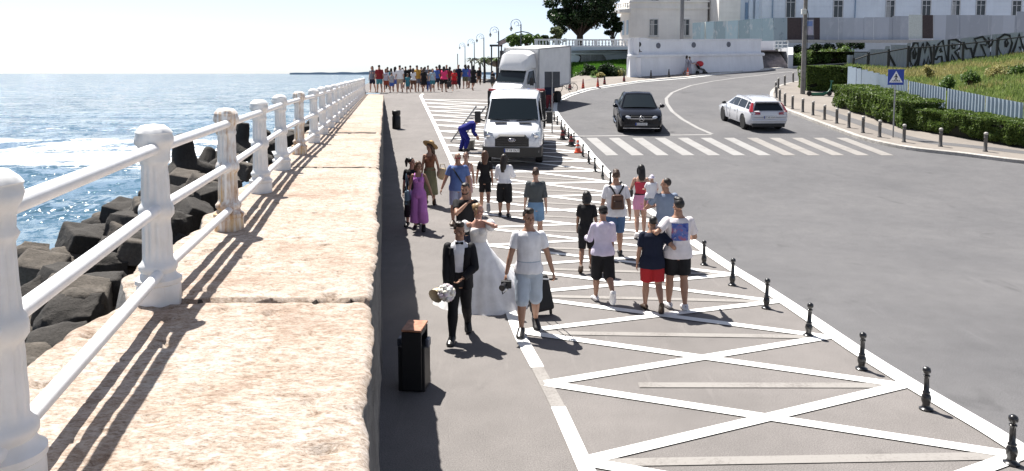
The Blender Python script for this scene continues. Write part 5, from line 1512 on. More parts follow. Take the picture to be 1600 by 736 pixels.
# ---- groom
p = spot(719, 529)
P = Person(1.69, 'm', .98, 0, (-28, 4), ((15, 6, 3), (-13, 24, 2)), (('ik', (.105, .11, .485), (.8, -.4, 0)), ('ik', (-.03, .135, .565), (-.8, -.3, -.1))), feet=(0, 22))
def g_jacket(g):
    # open jacket: two fronts, back and sleeves
    for sg in (-1, 1):
        P_ = []; 
        g.tube([P.spine(t) + P.rt*(sg*k*P.H) + P.fw*(f*P.H) for t, k, f in ((.45, .062, -.006), (.55, .062, -.004), (.65, .058, -.004), (.74, .062, -.004), (.80, .060, -.004))], [(.050*P.H, .086*P.H), (.048*P.H, .082*P.H), (.045*P.H, .080*P.H), (.050*P.H, .080*P.H), (.044*P.H, .060*P.H)], 14, ref=P.rt)
    g.tube([P.spine(t) - P.fw*(.046*P.H) for t in (.45, .55, .65, .75, .815)], [(.10*P.H, .038*P.H), (.095*P.H, .036*P.H), (.09*P.H, .036*P.H), (.10*P.H, .04*P.H), (.07*P.H, .036*P.H)], 16, ref=P.rt)
    for i in (0, 1): P.armpart(g, i, 1.93, .012)
    g.tube([P.spine(.45) + Vector((.10, -.02, 0))*P.H, P.spine(.43) + Vector((.19, -.05, 0))*P.H], [(.02*P.H, .06*P.H), (.01*P.H, .05*P.H)], 10, ref=Vector((0, 0, 1)))
def g_shirt(g):
    P.torso(g, .50, .842, .006); g.tube([P.spine(.832), P.spine(.856)], [.043*P.H, .040*P.H], 14)
def g_bow(g):
    c = P.spine(.838) + P.fw*.046*P.H
    for sg in (-1, 1): g.tube([c, c + P.rt*sg*.020*P.H, c + P.rt*sg*.034*P.H], [(.006*P.H, .008*P.H), (.012*P.H, .008*P.H), (.016*P.H, .006*P.H)], 8, ref=Vector((0, 0, 1)))
def g_beard(g):
    g.ell(P.h(0, .012, -.036), (.035*P.hs, .036*P.hs, .030*P.hs), 14, 10, rot=P.hm)
make_person(p.x, p.y, R(180), 'groom in open black suit with bow tie walking in front of the bride', P,
  [('dress_shirt', white_c, g_shirt, .004), ('trousers', suit_c, G_legs(P, 1.97, .009), .008), ('jacket', suit_c, g_jacket, .008), ('bow_tie', black_c, g_bow, 0)], 'tan', ('dark', h_quiff), .0085, True, (60, 45), shoes=shoe_b)
groom = P
def b_bouquet(r, g):
    b = MB(); b.tube([(0, 0, .02), (.07, .10, -.06), (.12, .16, -.10)], [.03, .07, .10], 10)
    hb = MB(); hb.tube([(.0, .02, .0), (-.05, -.06, .03)], [.028, .05], 10); hb.build('stem_bundle', MAT('stem_green', (.05, .10, .03), .6), r, True)
    wp = MB(); wp.tube([(-.02, .10, .04), (-.13, .05, -.02), (-.17, -.02, -.05)], [.02, .08, .11], 12, cap=False); wp.build('paper_wrap', MAT('cream_paper', (.66, .55, .38), .7), r, True)
    rs = random.Random(4); f = MB(); c = Vector((-.01, -.10, .02))
    for k in range(60):
        d = Vector((rs.gauss(0, 1), rs.gauss(0, 1), rs.gauss(0, 1))).normalized(); q = c + d*.105
        f.ell(q, (.032, .032, .026), 8, 6, mi=k % 3, rot=d.to_track_quat('Z', 'Y').to_matrix())
    f.ell(c, (.10, .10, .10), 12, 8)
    f.build('blossom_head', [MAT('rose_white', (.76, .74, .72), .7), MAT('rose_blush', (.66, .56, .64), .7), MAT('rose_cream', (.72, .68, .60), .7)], r, True, 60)
held('bouquet', 'round bouquet of white and blush roses in cream paper held low by the groom', 'bouquet', P, 0, b_bouquet)

# ---- bride
p = spot(747, 486); p.y += .30
P = Person(1.68, 'f', .98, 0, (-48, 4), STAND, (('ik', (.22, -.05, .60), (.6, -.8, 0)), ('ik', (-.045, .085, .845), (-1, .1, -.45))))
def g_bod(g): G_tank(P, .56, .77, .007, False)(g)
def g_gown(g):
    H = P.H; pts = []; rad = []
    for z, r, ry, dx, dy in ((.625, .078, .06, 0, 0), (.59, .092, .075, 0, 0), (.52, .135, .125, -.008, -.012), (.42, .185, .18, -.022, -.03), (.30, .245, .245, -.05, -.06), (.17, .305, .315, -.085, -.10), (.06, .355, .37, -.115, -.13), (.012, .365, .38, -.12, -.135)):
        q_ = 1 + .30*max(0, min(1, (.52 - z)/.4)); pts.append(Vector((dx*H*.25, dy*H, z*H - P.dz))); rad.append((r*H*q_, ry*H*q_))
    g.tube(pts, rad, 40, ref=Vector((1, 0, 0)))
def g_sleeve(g, i):
    S, E, W, sg = P.arms[i]; c = S.lerp(E, .40); g.ell(c, (.050*P.H, .050*P.H, .058*P.H), 14, 10)
    if i == 0: c = S.lerp(E, .75); g.ell(c + Vector((.01, -.02, 0)), (.05*P.H, .05*P.H, .05*P.H), 12, 8)
bm_root = make_person(p.x, p.y, R(180), 'bride in a full white tulle gown touching her neck as she walks beside the groom', P,
  [('lace_bodice', lace, g_bod, .006), ('gown_skirt', tulle, g_gown, 0), ('puff_sleeve', tulle, lambda g: g_sleeve(g, 0), .012), ('puff_sleeve', tulle, lambda g: g_sleeve(g, 1), .012)], 'pink', ('blond', h_bun), .0085, True, (25, 60), shoes=shoe_w)
for c in children(bm_root):
    if c.name.startswith('gown'):
        me = c.data; a = vcoords(me); an = np.arctan2(a[:, 1] + .15, a[:, 0] + .1); t = np.clip((1.0 - a[:, 2]) / 1.0, 0, 1)
        n = vnormals(me); a += n*((np.sin(an*17 + np.sin(a[:, 2]*5)*.8)*.012 + np.sin(an*7 + 1.3)*.02)*t*(np.abs(n[:, 2]) < .8))[:, None]; setcoords(me, a)
for sg, (px_) in ((1, 0),):
    pass

# ---- man in white T-shirt with camera and suitcase
p = spot(826, 520)
P = Person(1.82, 'm', .98, 0, (-22, 2), ((11, 5, 3), (-9, 16, 3)), (('ik', (.185, .05, .465), (.6, -.8, 0)), ('ik', (-.20, -.01, .47), (-.5, -.9, 0))), feet=(0, 14))
def g_jean(g): G_legs(P, 1.02, .017, .60, .004)(g)
def g_sock(g):
    for i in (0, 1):
        hp, kn, an, pt, sg = P.legs[i]; g.tube([an.lerp(kn, .02), an.lerp(kn, .24)], [.024*P.H, .028*P.H], 12)
make_person(p.x, p.y, R(180), 'man in plain white T-shirt and ripped pale denim shorts holding a camera', P,
  [('denim_shorts', denim_l, g_jean, .010), ('white_shirt', white_c, G_tee(P, .50, .62, .012), .010)], 'tan', ('dark', h_quiff), .0085, True, (75, 80), shoes=shoe_b)
wt = P
def b_cam(r, g):
    b = MB(); b.box((.0, -.05, -.03), (.15, .09, .11)); b.build('camera_body', plastic_black, r, bevel=.012)
    b = MB(); b.tube([(-.02, -.09, -.03), (-.06, -.19, -.05)], [.042, .046], 14); b.build('lens', black_iron, r, True)
    b = MB(); b.tube([(.05, -.02, .02), (.02, -.0, -.12), (-.05, -.06, -.17), (-.08, -.05, -.04)], .009, 6); b.build('strap', plastic_black, r, True)
held('camera', 'black camera with a long lens in the hand of the man in the white T-shirt', 'camera', P, 0, b_cam)
g = mpt(P, P.grip[1]); base = spot(848, 494)
r = empty('suitcase', base, R(8), 'black wheeled suitcase pulled behind the man in the white T-shirt', 'suitcase')
b = MB(); M_ = Matrix.Translation((0, 0, .08)) @ Matrix.Rotation(R(-14), 4, 'X') @ Matrix.Rotation(R(-10), 4, 'Y'); b.box((0, 0, .27), (.36, .22, .54), M=M_); b.build('case', MAT('suitcase_nylon', (.010, .010, .012), .7), r, bevel=.04)
tp = M_ @ Vector((0, 0, .56)); gl = Matrix.Rotation(R(-8), 4, 'Z') @ (g - base)
for s in (-.07, .07):
    b = MB(); b.tube([tp + Vector((s, 0, -.05)), gl + Vector((s*.5, 0, -.01))], .008, 6); b.build('handle_rod', alu, r)
b = MB(); b.tube([gl + Vector((-.06, 0, 0)), gl + Vector((.06, 0, 0))], .014, 8); b.build('handle', plastic_black, r, True)
for s in (-.14, .14):
    b = MB(); b.lathe((0, 0, 0), [(.01, -.015), (.05, -.015), (.05, .015), (.01, .015)], 14, M=Matrix.Translation((s, .08, .05)) @ Matrix.Rotation(PI/2, 4, 'Y')); b.build('wheel', rubber, r)

# ---- bearded man in black behind the bride
p = atd(727, 302, 13.8); P = Person(1.76, 'm', 1.0, 0, (10, 6), WALK, (('ik', (-.02, .10, .80), (.8, 0, -.5)), (4, 8, 20)))
make_person(p.x, p.y, R(180), 'bearded man in a black T-shirt holding a hand to his mouth behind the bride', P,
  [('trousers', navy_c, G_legs(P, 1.9, .010), .008), ('black_shirt', black_c, G_tee(P, .47, .6, .010), .008), ('beard', hair_m('dark'), lambda g: (g.ell(P.h(0, .010, -.036), (.036*P.hs, .036*P.hs, .032*P.hs), 14, 10, rot=P.hm), g.ell(P.h(0, .037, -.020), (.020*P.hs, .011*P.hs, .006*P.hs), 8, 6, rot=P.hm)), .003)], 'tan', ('dark', h_short), .009, True, (60, 30), shoes=shoe_b)

# ---- woman in orchid jumpsuit, hand in hand with the man in blue
p = spot(655, 362); P = Person(1.64, 'f', .97, 0, (-30, 12), ((-2, 2, 2), (8, 24, 3)), ((-10, 16, 28), ('ik', (-.20, .04, .50), (-.5, -.8, 0))), feet=(0, 25))
make_person(p.x, p.y, R(180), 'woman in an orchid halter jumpsuit holding hands with the man in the blue T-shirt', P,
  [('jumpsuit', orchid, lambda g: (G_tank(P, .50, .775, .006, True)(g), G_legs(P, 1.72, .012, .60, .024)(g)), .010)], 'tan', ('chestnut', h_bob), .009, True, (30, 45), shoes=shoe_b)
pj = P
a = mpt(P, P.arms[0][0]); 
r = empty('shoulder_bag', mpt(P, (.155*P.H, -.02, .50*P.H)), R(170), 'grey-blue shoulder bag hanging at the side of the woman in the orchid jumpsuit', 'bag')
b = MB(); b.box((0, 0, -.04), (.11, .34, .34), taper=.85); b.build('bag_body', cloth('grey_blue_bag', (.12, .17, .23)), r, bevel=.03)
b = MB(); b.tube([(0, -.12, .1), (.03, -.06, .40), (.04, 0, .52), (.03, .06, .40), (0, .12, .1)], .012, 6); b.build('bag_strap', cloth('grey_blue_bag', (.12, .17, .23)), r, True)
b = MB(); b.box((0, 0, -.155), (.115, .33, .12)); b.build('bag_base', cloth('dark_bag_base', (.04, .045, .05)), r, bevel=.02)

# ---- man in blue T-shirt
p = spot(716, 351); P = Person(1.78, 'm', 1.12, 0, (-4, 2), ((5, 4, 4), (-6, 10, 4)), (('ik', (.235, .05, .475), (.5, -.8, 0)), (-4, 16, 16)), belly=.024)
make_person(p.x, p.y, R(180), 'stocky man in a blue T-shirt, grey-lavender shorts and red glasses', P,
  [('shorts', lav_shorts, G_legs(P, 1.0, .016, .59, .003), .008), ('blue_shirt', blue_tee, G_tee(P, .485, .66, .012), .009),
   ('glasses', MAT('red_glasses', (.30, .015, .03), .2), lambda g: [g.ell(P.h(sg*.0185, .047, .002), (.017*P.hs, .007*P.hs, .012*P.hs), 10, 6, rot=P.hm) for sg in (-1, 1)] + [g.tube([P.h(-.045, .0, .006), P.h(-.034, .044, .004), P.h(.034, .044, .004), P.h(.045, 0, .006)], .0045*P.hs, 6)], 0)], 'tan', ('bald', h_crop), .009, True, (45, 30), shoes=shoe_br)
r = empty('crossbody_bag', mpt(P, P.spine(.49) + Vector((-.125*P.H, .02, 0))), R(180), 'small dark crossbody bag worn by the man in the blue T-shirt', 'bag')
b = MB(); b.box((0, 0, 0), (.07, .20, .22)); b.build('bag_body', plastic_black, r, bevel=.02)
inv = r.matrix_basis.inverted()
Mi = (Matrix.Translation(r.location) @ Matrix.Rotation(R(180), 4, 'Z')).inverted()
def onb(t, dx, f): return Mi @ mpt(P, P.spine(t) + P.rt*dx*P.H + P.fw*f*P.H)
b = MB(); b.tube([onb(.50, -.12, .02), onb(.57, -.085, .085), onb(.64, -.04, .105), onb(.72, .012, .093), onb(.79, .055, .068), onb(.832, .075, .0), onb(.78, .05, -.075), onb(.66, -.03, -.085), onb(.56, -.09, -.07), onb(.50, -.12, -.02)], [(.022, .008)]*10, 8); b.build('bag_strap', plastic_black, r, True)

# ---- ponytail girl in black behind the jumpsuit
p = atd(643, 233, 18.6); P = Person(1.68, 'f', 1.0, 0, (-55, 4), WALK, ((-6, 10, 18), (4, 10, 14)))
make_person(p.x, p.y, R(180), 'young woman in black with high ponytail behind the woman in the orchid jumpsuit', P,
  [('trousers', black_c, G_legs(P, 1.6, .012, .6, .006), .008), ('black_shirt', black_c, G_tee(P, .49, .7, .014), .010)], 'tan', ('black', h_pony), .010, True, shoes=shoe_b)
# ---- woman with straw hat
p = spot(672, 321); P = Person(1.72, 'f', .98, 0, (35, 14), ((3, 4, 2), (-6, 12, 2)), ((-2, 10, 20), (-8, 16, 45)))
straw = MAT('straw', (.48, .33, .16), .8, 0, .2, 30, .4, 90)
wr = make_person(p.x, p.y, R(180), 'woman in a wide straw hat, rust-brown top and long olive skirt near the sea wall', P,
  [('skirt', olive, G_skirt(P, .16, .13), .012), ('brown_top', brownish, G_tank(P, .56, .79, .008, True), .006)], 'tan', ('brown', h_long), .010, True, shoes=shoe_br)
M_ = (Matrix.Translation(P.h(0, -.035, .030)) @ P.hm.to_4x4() @ Matrix.Rotation(R(52), 4, 'X'))
b = MB(); b.lathe((0, 0, 0), [(.225, -.015), (.23, -.008), (.18, .006), (.088, .012), (.084, .08), (.06, .115), (.01, .12)], 28, M=M_); h_ = b.build('straw_hat', straw, wr, True); h_.location = (0, 0, P.dz)
r = empty('straw_bag', mpt(P, (-.21*P.H, .03, .50*P.H)), 0, 'round pale straw bag on the arm of the woman in the straw hat', 'bag')
b = MB(); b.ell((0, 0, 0), (.17, .09, .17), 16, 12); b.build('bag_body', MAT('pale_straw', (.50, .40, .25), .8, 0, .15, 40, .4, 90), r, True)
b = MB(); b.tube([(-.08, 0, .14), (-.05, 0, .27), (.05, 0, .27), (.08, 0, .14)], .012, 6); b.build('bag_handle', MAT('pale_straw', (.50, .40, .25), .8), r, True)
# ---- young woman in blush top beside the man in blue
p = atd(728, 232, 20.2); P = Person(1.66, 'f', .95, 0, (5, 4), WALK2, ((6, 8, 10), (-10, 10, 12)))
make_person(p.x, p.y, R(180), 'young woman in a blush sleeveless top walking behind the man in the blue T-shirt', P,
  [('shorts', blush, G_legs(P, .7, .012), .006), ('blush_top', blush, G_tank(P, .50, .77, .006), .006)], 'fair', ('chestnut', h_bun), .010, True, shoes=shoe_w)
# ---- two women walking away before the van
p = spot(758, 331); P = Person(1.66, 'f', .93, 0, (0, 0), STEPB2, ((-10, 10, 12), (14, 14, 10)))
P.legs  # right foot raised behind
make_person(p.x, p.y, R(0), 'slim woman in black T-shirt and black cycling shorts walking towards the van', P,
  [('cycling_shorts', black_c, G_legs(P, .78, .005), .002), ('black_shirt', black_c, G_tee(P, .49, .62, .011), .008)], 'tan', ('chestnut', h_mid), .010, False, shoes=shoe_g)
p = spot(788, 339); P = Person(1.64, 'f', 1.05, 0, (12, 3), ((-5, 8, 4), (7, 6, 4)), ((28, 14, 50), (22, 14, 45)))
make_person(p.x, p.y, R(-6), 'woman in loose white shirt and black culottes walking away before the van', P,
  [('culottes', black_c, G_legs(P, 1.12, .020, .62, .010), .010), ('white_shirt', white_c, G_tee(P, .545, 1.35, .018), .012)], 'tan', ('dark', h_long), .010, False, shoes=shoe_b)
# ---- person in grey shirt
p = atd(837, 289, 16.4); P = Person(1.70, 'f', 1.02, 0, (0, 2), WALK, ((-6, 12, 12), (8, 12, 14)))
def g_gs(g):
    G_tee(P, .575, .62, .014)(g)
    for i in (0, 1): g.ell(P.arms[i][0], (.044*P.H,)*3, 12, 8); P.armpart(g, i, 1.0, .012)
make_person(p.x, p.y, R(2), 'short-haired person in a puff-shouldered grey shirt and denim shorts walking away', P,
  [('denim_shorts', denim_m, G_legs(P, .75, .013), .008), ('grey_shirt', grey_shirt, g_gs, .012)], 'fair', ('brown', h_quiff), .010, False, shoes=shoe_w)
# ---- family group walking away
p = spot(916, 424); P = Person(1.52, 'f', .92, 0, (4, 4), ((9, 6, 3), (-10, 20, 3)), ((-14, 12, 8), (10, 10, 20)))
make_person(p.x, p.y, R(-8), 'child in a black T-shirt and black knee shorts walking away with sandals', P,
  [('shorts', black_c, G_legs(P, 1.0, .013), .008), ('black_shirt', black_c, G_tee(P, .47, .7, .014), .010)], 'dark', ('black', h_bob), .009, False, shoes=shoe_br)
p = spot(941, 471); P = Person(1.60, 'f', 1.02, 0, (0, 8), STEPB2, ((26, 12, 62), (24, 12, 60)))
def g_hood(g):
    G_tee(P, .50, 1.88, .016)(g); g.ell(P.spine(.80) - P.fw*.055*P.H, (.06*P.H, .035*P.H, .055*P.H), 14, 10); g.ell(P.spine(.77) - P.fw*.06*P.H, (.035*P.H, .03*P.H, .05*P.H), 12, 8)
wr = make_person(p.x, p.y, R(3), 'person in a pale lilac hooded top, black cap and black knee shorts walking away', P,
  [('shorts', black_c, G_legs(P, 1.12, .018, .6, .006), .010), ('lilac_hoodie', lilac, g_hood, .013), ('cap', cloth('black_cap', (.012, .012, .013)), lambda g: (g.ell(P.h(0, -.004, .030), (.049*P.hs, .057*P.hs, .046*P.hs), 16, 10, rot=P.hm), g.tube([P.h(-.0, -.05, .005), P.h(0, -.064, -.0)], [(.035*P.hs, .012*P.hs)]*2, 10, ref=Vector((1, 0, 0)))), 0)], 'tan', ('dark', h_crop), .009, False, shoes=shoe_w)
p = spot(961, 402); P = Person(1.78, 'm', 1.08, 0, (0, 2), WALK, ((-8, 16, 16), (6, 14, 12)))
make_person(p.x, p.y, R(2), 'broad man in a white T-shirt with a brown leather backpack walking beside the bollards', P,
  [('denim_shorts', jeans, G_legs(P, 1.0, .016), .008), ('white_shirt', white_c, G_tee(P, .475, .72, .014), .010)], 'tan', ('brown', h_quiff), .009, False, shoes=shoe_b)
r = empty('backpack', mpt(P, P.spine(.665) - P.fw*(.095*P.H)), R(2), 'small brown leather backpack on the back of the man in the white T-shirt', 'backpack')
lea = MAT('brown_leather', (.085, .035, .018), .45, 0, .2)
b = MB(); b.box((0, -.05, -.02), (.27, .14, .30), taper=.82); b.build('pack_body', lea, r, bevel=.035)
b = MB(); b.box((0, -.125, -.06), (.18, .05, .15)); b.build('front_pocket', MAT('dark_leather', (.05, .02, .012), .45), r, bevel=.02)
for s in (-1, 1):
    b = MB(); b.tube([(s*.04, .01, .13), (s*.10, .0, .24), (s*.14, .05, .30), (s*.145, .15, .26)], [(.018, .008)]*4, 8); b.build('strap', plastic_black, r, True)
p = spot(1000, 372); P = Person(1.66, 'f', .96, 0, (-6, 6), ((4, 3, 2), (-8, 14, 2)), (('ik', (.10, .16, .60), (.7, -.6, -.3)), (18, 16, 70)))
make_person(p.x, p.y, R(-2), 'woman in a coral red strapless top and pink shorts walking away beside the black bollards', P,
  [('pink_shorts', pinky, G_legs(P, .55, .012), .006), ('red_top', rosey, G_tank(P, .585, .765, .006, False), .004), ('belt', black_c, lambda g: P.torso(g, .585, .605, .012), 0)], 'fair', ('black', h_mid), .009, False, shoes=shoe_w)
r = empty('shoulder_bag', mpt(P, (-.125*P.H, .07, .60*P.H)), 0, 'small black bag at the hip of the woman in the coral red top', 'bag')
b = MB(); b.box((0, 0, 0), (.07, .17, .17)); b.build('bag_body', plastic_black, r, bevel=.02)
b = MB(); b.tube([(0, -.06, .08), (.03, -.03, .3), (.04, .03, .3), (0, .06, .08)], .009, 6); b.build('bag_strap', plastic_black, r, True)
# man with a baby on his arm
p = atd(1040, 306, 14.7); P = Person(1.76, 'm', 1.02, 0, (-70, 2), WALK2, ((-4, 10, 14), ('ik', (-.10, .15, .66), (-.8, -.4, -.4))))
make_person(p.x, p.y, R(0), 'man in a grey-blue T-shirt turning his head as he carries a baby on his arm', P,
  [('trousers', navy_c, G_legs(P, 1.3, .014), .008), ('grey_blue_shirt', greyblue, G_tee(P, .48, .66, .012), .009)], 'tan', ('dark', h_crop), .009, False, shoes=shoe_b)
bz = mpt(P, (-.150*P.H, .04, .555*P.H))
Q = Person(.80, 'c', 1.25, 0, (0, 0), ((70, 60, 12), (60, 60, 14)), ((30, 20, 40), (30, 15, 50)))
wr = make_person(bz.x, bz.y, R(0), 'baby in white shirt and patterned sun hat on the arm of a man', Q,
  [('white_shirt', white_c, G_tee(Q, .46, .7, .022), .006), ('pants', greyblue, G_legs(Q, .9, .012), .004), ('sun_hat', MAT('patterned_hat', (.62, .58, .70), .8, 0, .35, 60), lambda g: (g.ell(Q.h(0, -.002, .022), (.052*Q.hs, .060*Q.hs, .052*Q.hs), 16, 10, rot=Q.hm), g.lathe(Q.h(0, 0, .012), [(.075*Q.hs, -.012), (.078*Q.hs, -.006), (.05*Q.hs, .006)], 18)), 0)], 'fair', None, .009, False, z=hgt(bz.x, bz.y) + 1.08)
# boy in red shorts and the man with the printed T-shirt
p = spot(1018, 484); P = Person(1.52, 'm', 1.10, 0, (4, 4), STEPB2, ((-6, 12, 10), (8, 12, 14)), belly=.01)
P = Person(1.52, 'm', 1.10, 0, (-4, 4), ((-12, 30, 3), (4, 4, 3)), (('ik', (.25, .00, .63), (.2, -1, -.2)), (2, 12, 8)), belly=.01)
make_person(p.x, p.y, R(0), 'boy in a black T-shirt and bright red shorts walking away', P,
  [('red_shorts', red_c, G_legs(P, .86, .020, .58, .006), .008), ('black_shirt', navy_c, G_tee(P, .455, .72, .015), .009)], 'tan', ('black', h_crop), .0085, False, shoes=shoe_br, shoe_ease=.004)
p = spot(1057, 483); P = Person(1.80, 'm', 1.06, 0, (-14, 2), ((-3, 5, 3), (7, 6, 3)), ((16, 22, 60), ('ik', (-.235, .045, .735), (-.3, -.9, -.35))))
tt = make_person(p.x, p.y, R(3), 'man in white T-shirt with blue and red print on its back hugging a boy', P,
  [('black_shorts', black_c, G_legs(P, .80, .018, .58, .004), .008), ('white_shirt', cloth('white_tshirt_pinkish', (.72, .67, .68)), G_tee(P, .475, .75, .017), .006)], 'tan', ('black', h_quiff), .0085, False, shoes=shoe_w)
# the print: a square of colour on the back of the shirt
sh = [c for c in children(tt) if c.name.startswith('white_shirt')][0]
m, nt, bb = _nt('shirt_print'); co = objco(nt); n1 = noise(nt, co, 7, 4, .6, .8); n2 = noise(nt, co, 16, 4, .6, .5)
x = ramp(nt, n1.outputs['Fac'], [(.35, (.03, .05, .28)), (.5, (.10, .16, .42)), (.62, (.34, .10, .16)), (.72, (.50, .20, .18))]).outputs[0]
x = mixc(nt, ramp(nt, n2.outputs['Fac'], [(.6, 0.0), (.68, .6)]).outputs[0], x, (.55, .50, .55)); L(nt, x, bb.inputs['Base Color']); bb.inputs['Roughness'].default_value = .8
sh.data.materials.append(m)
c = vcoords(sh.data); 
for poly in sh.data.polygons:
    q = poly.center
    if q.y < -.02 and abs(q.x) < .135 and .635*P.H < q.z < .79*P.H: poly.material_index = 1
# ---- worker in overalls bending over a bucket
p = spot(722, 237); P = Person(1.80, 'm', 1.1, 66, (0, 10), ((30, 46, 8), (14, 34, 8)), (('ik', (.05, .33, .36), (.2, -.5, .3)), ('ik', (-.07, .33, .34), (-.2, -.5, .3))), feet=(0, 0))
make_person(p.x, p.y, R(-78), 'worker in dark blue overalls bent over a bucket beside the white van', P,
  [('overalls', overalls, lambda g: (P.torso(g, .46, .83, .013), [P.armpart(g, i, 1.85, .013) for i in (0, 1)], [P.legpart(g, i, 1.93, .014, .002) for i in (0, 1)], g.ell(P.P, (.105*P.H, .09*P.H, .08*P.H), 16, 10)), .012)], 'pink', ('grey', h_crop), .010, False, shoes=shoe_b)
q = spot(735.5, 233)
r = empty('bucket', q, 0, 'grey paint bucket at the hands of the worker in overalls', 'bucket')
b = MB(); b.lathe((0, 0, 0), [(.14, 0), (.17, .34), (.18, .35), (.165, .36)], 18); b.build('pail', MAT('bucket_grey', (.16, .16, .15), .5, .3), r, True)
b = MB(); b.tube([(.17*math.cos(a), 0, .34 + .14*math.sin(a)) for a in np.linspace(0, PI, 11)], .007, 6); b.build('handle', pole_grey, r, True)
# ---- two men beside the lorry
p = atd(826, 121, 37.5); P = Person(1.76, 'm', 1.0, 0, (0, 0), STAND, ((10, 10, 30), (10, 10, 30)))
wr = make_person(p.x, p.y, R(20), 'man in a light blue T-shirt and blue cap standing beside the lorry cab', P,
  [('trousers', navy_c, G_legs(P, 1.9, .012), .006), ('light_blue_shirt', cloth('light_blue_tee', (.24, .40, .56)), G_tee(P, .47, .65, .013), .008), ('blue_cap', cloth('blue_cap', (.03, .06, .35)), lambda g: g.ell(P.h(0, -.004, .028), (.050*P.hs, .058*P.hs, .048*P.hs), 14, 10, rot=P.hm), 0)], 'tan', None, .014, False, shoes=shoe_b)
p = spot(858.5, 172); P = Person(1.84, 'm', 1.12, 0, (20, 0), STAND, ((6, 8, 18), (4, 12, 24)))
make_person(p.x, p.y, R(160), 'man in a dark blue top and dark red trousers standing by the sign pole', P,
  [('red_trousers', cloth('dark_red_trousers', (.14, .022, .03)), G_legs(P, 1.93, .014), .008), ('dark_top', navy_c, G_tee(P, .47, 1.85, .014), .008)], 'dark', ('black', h_crop), .014, False, shoes=shoe_b)
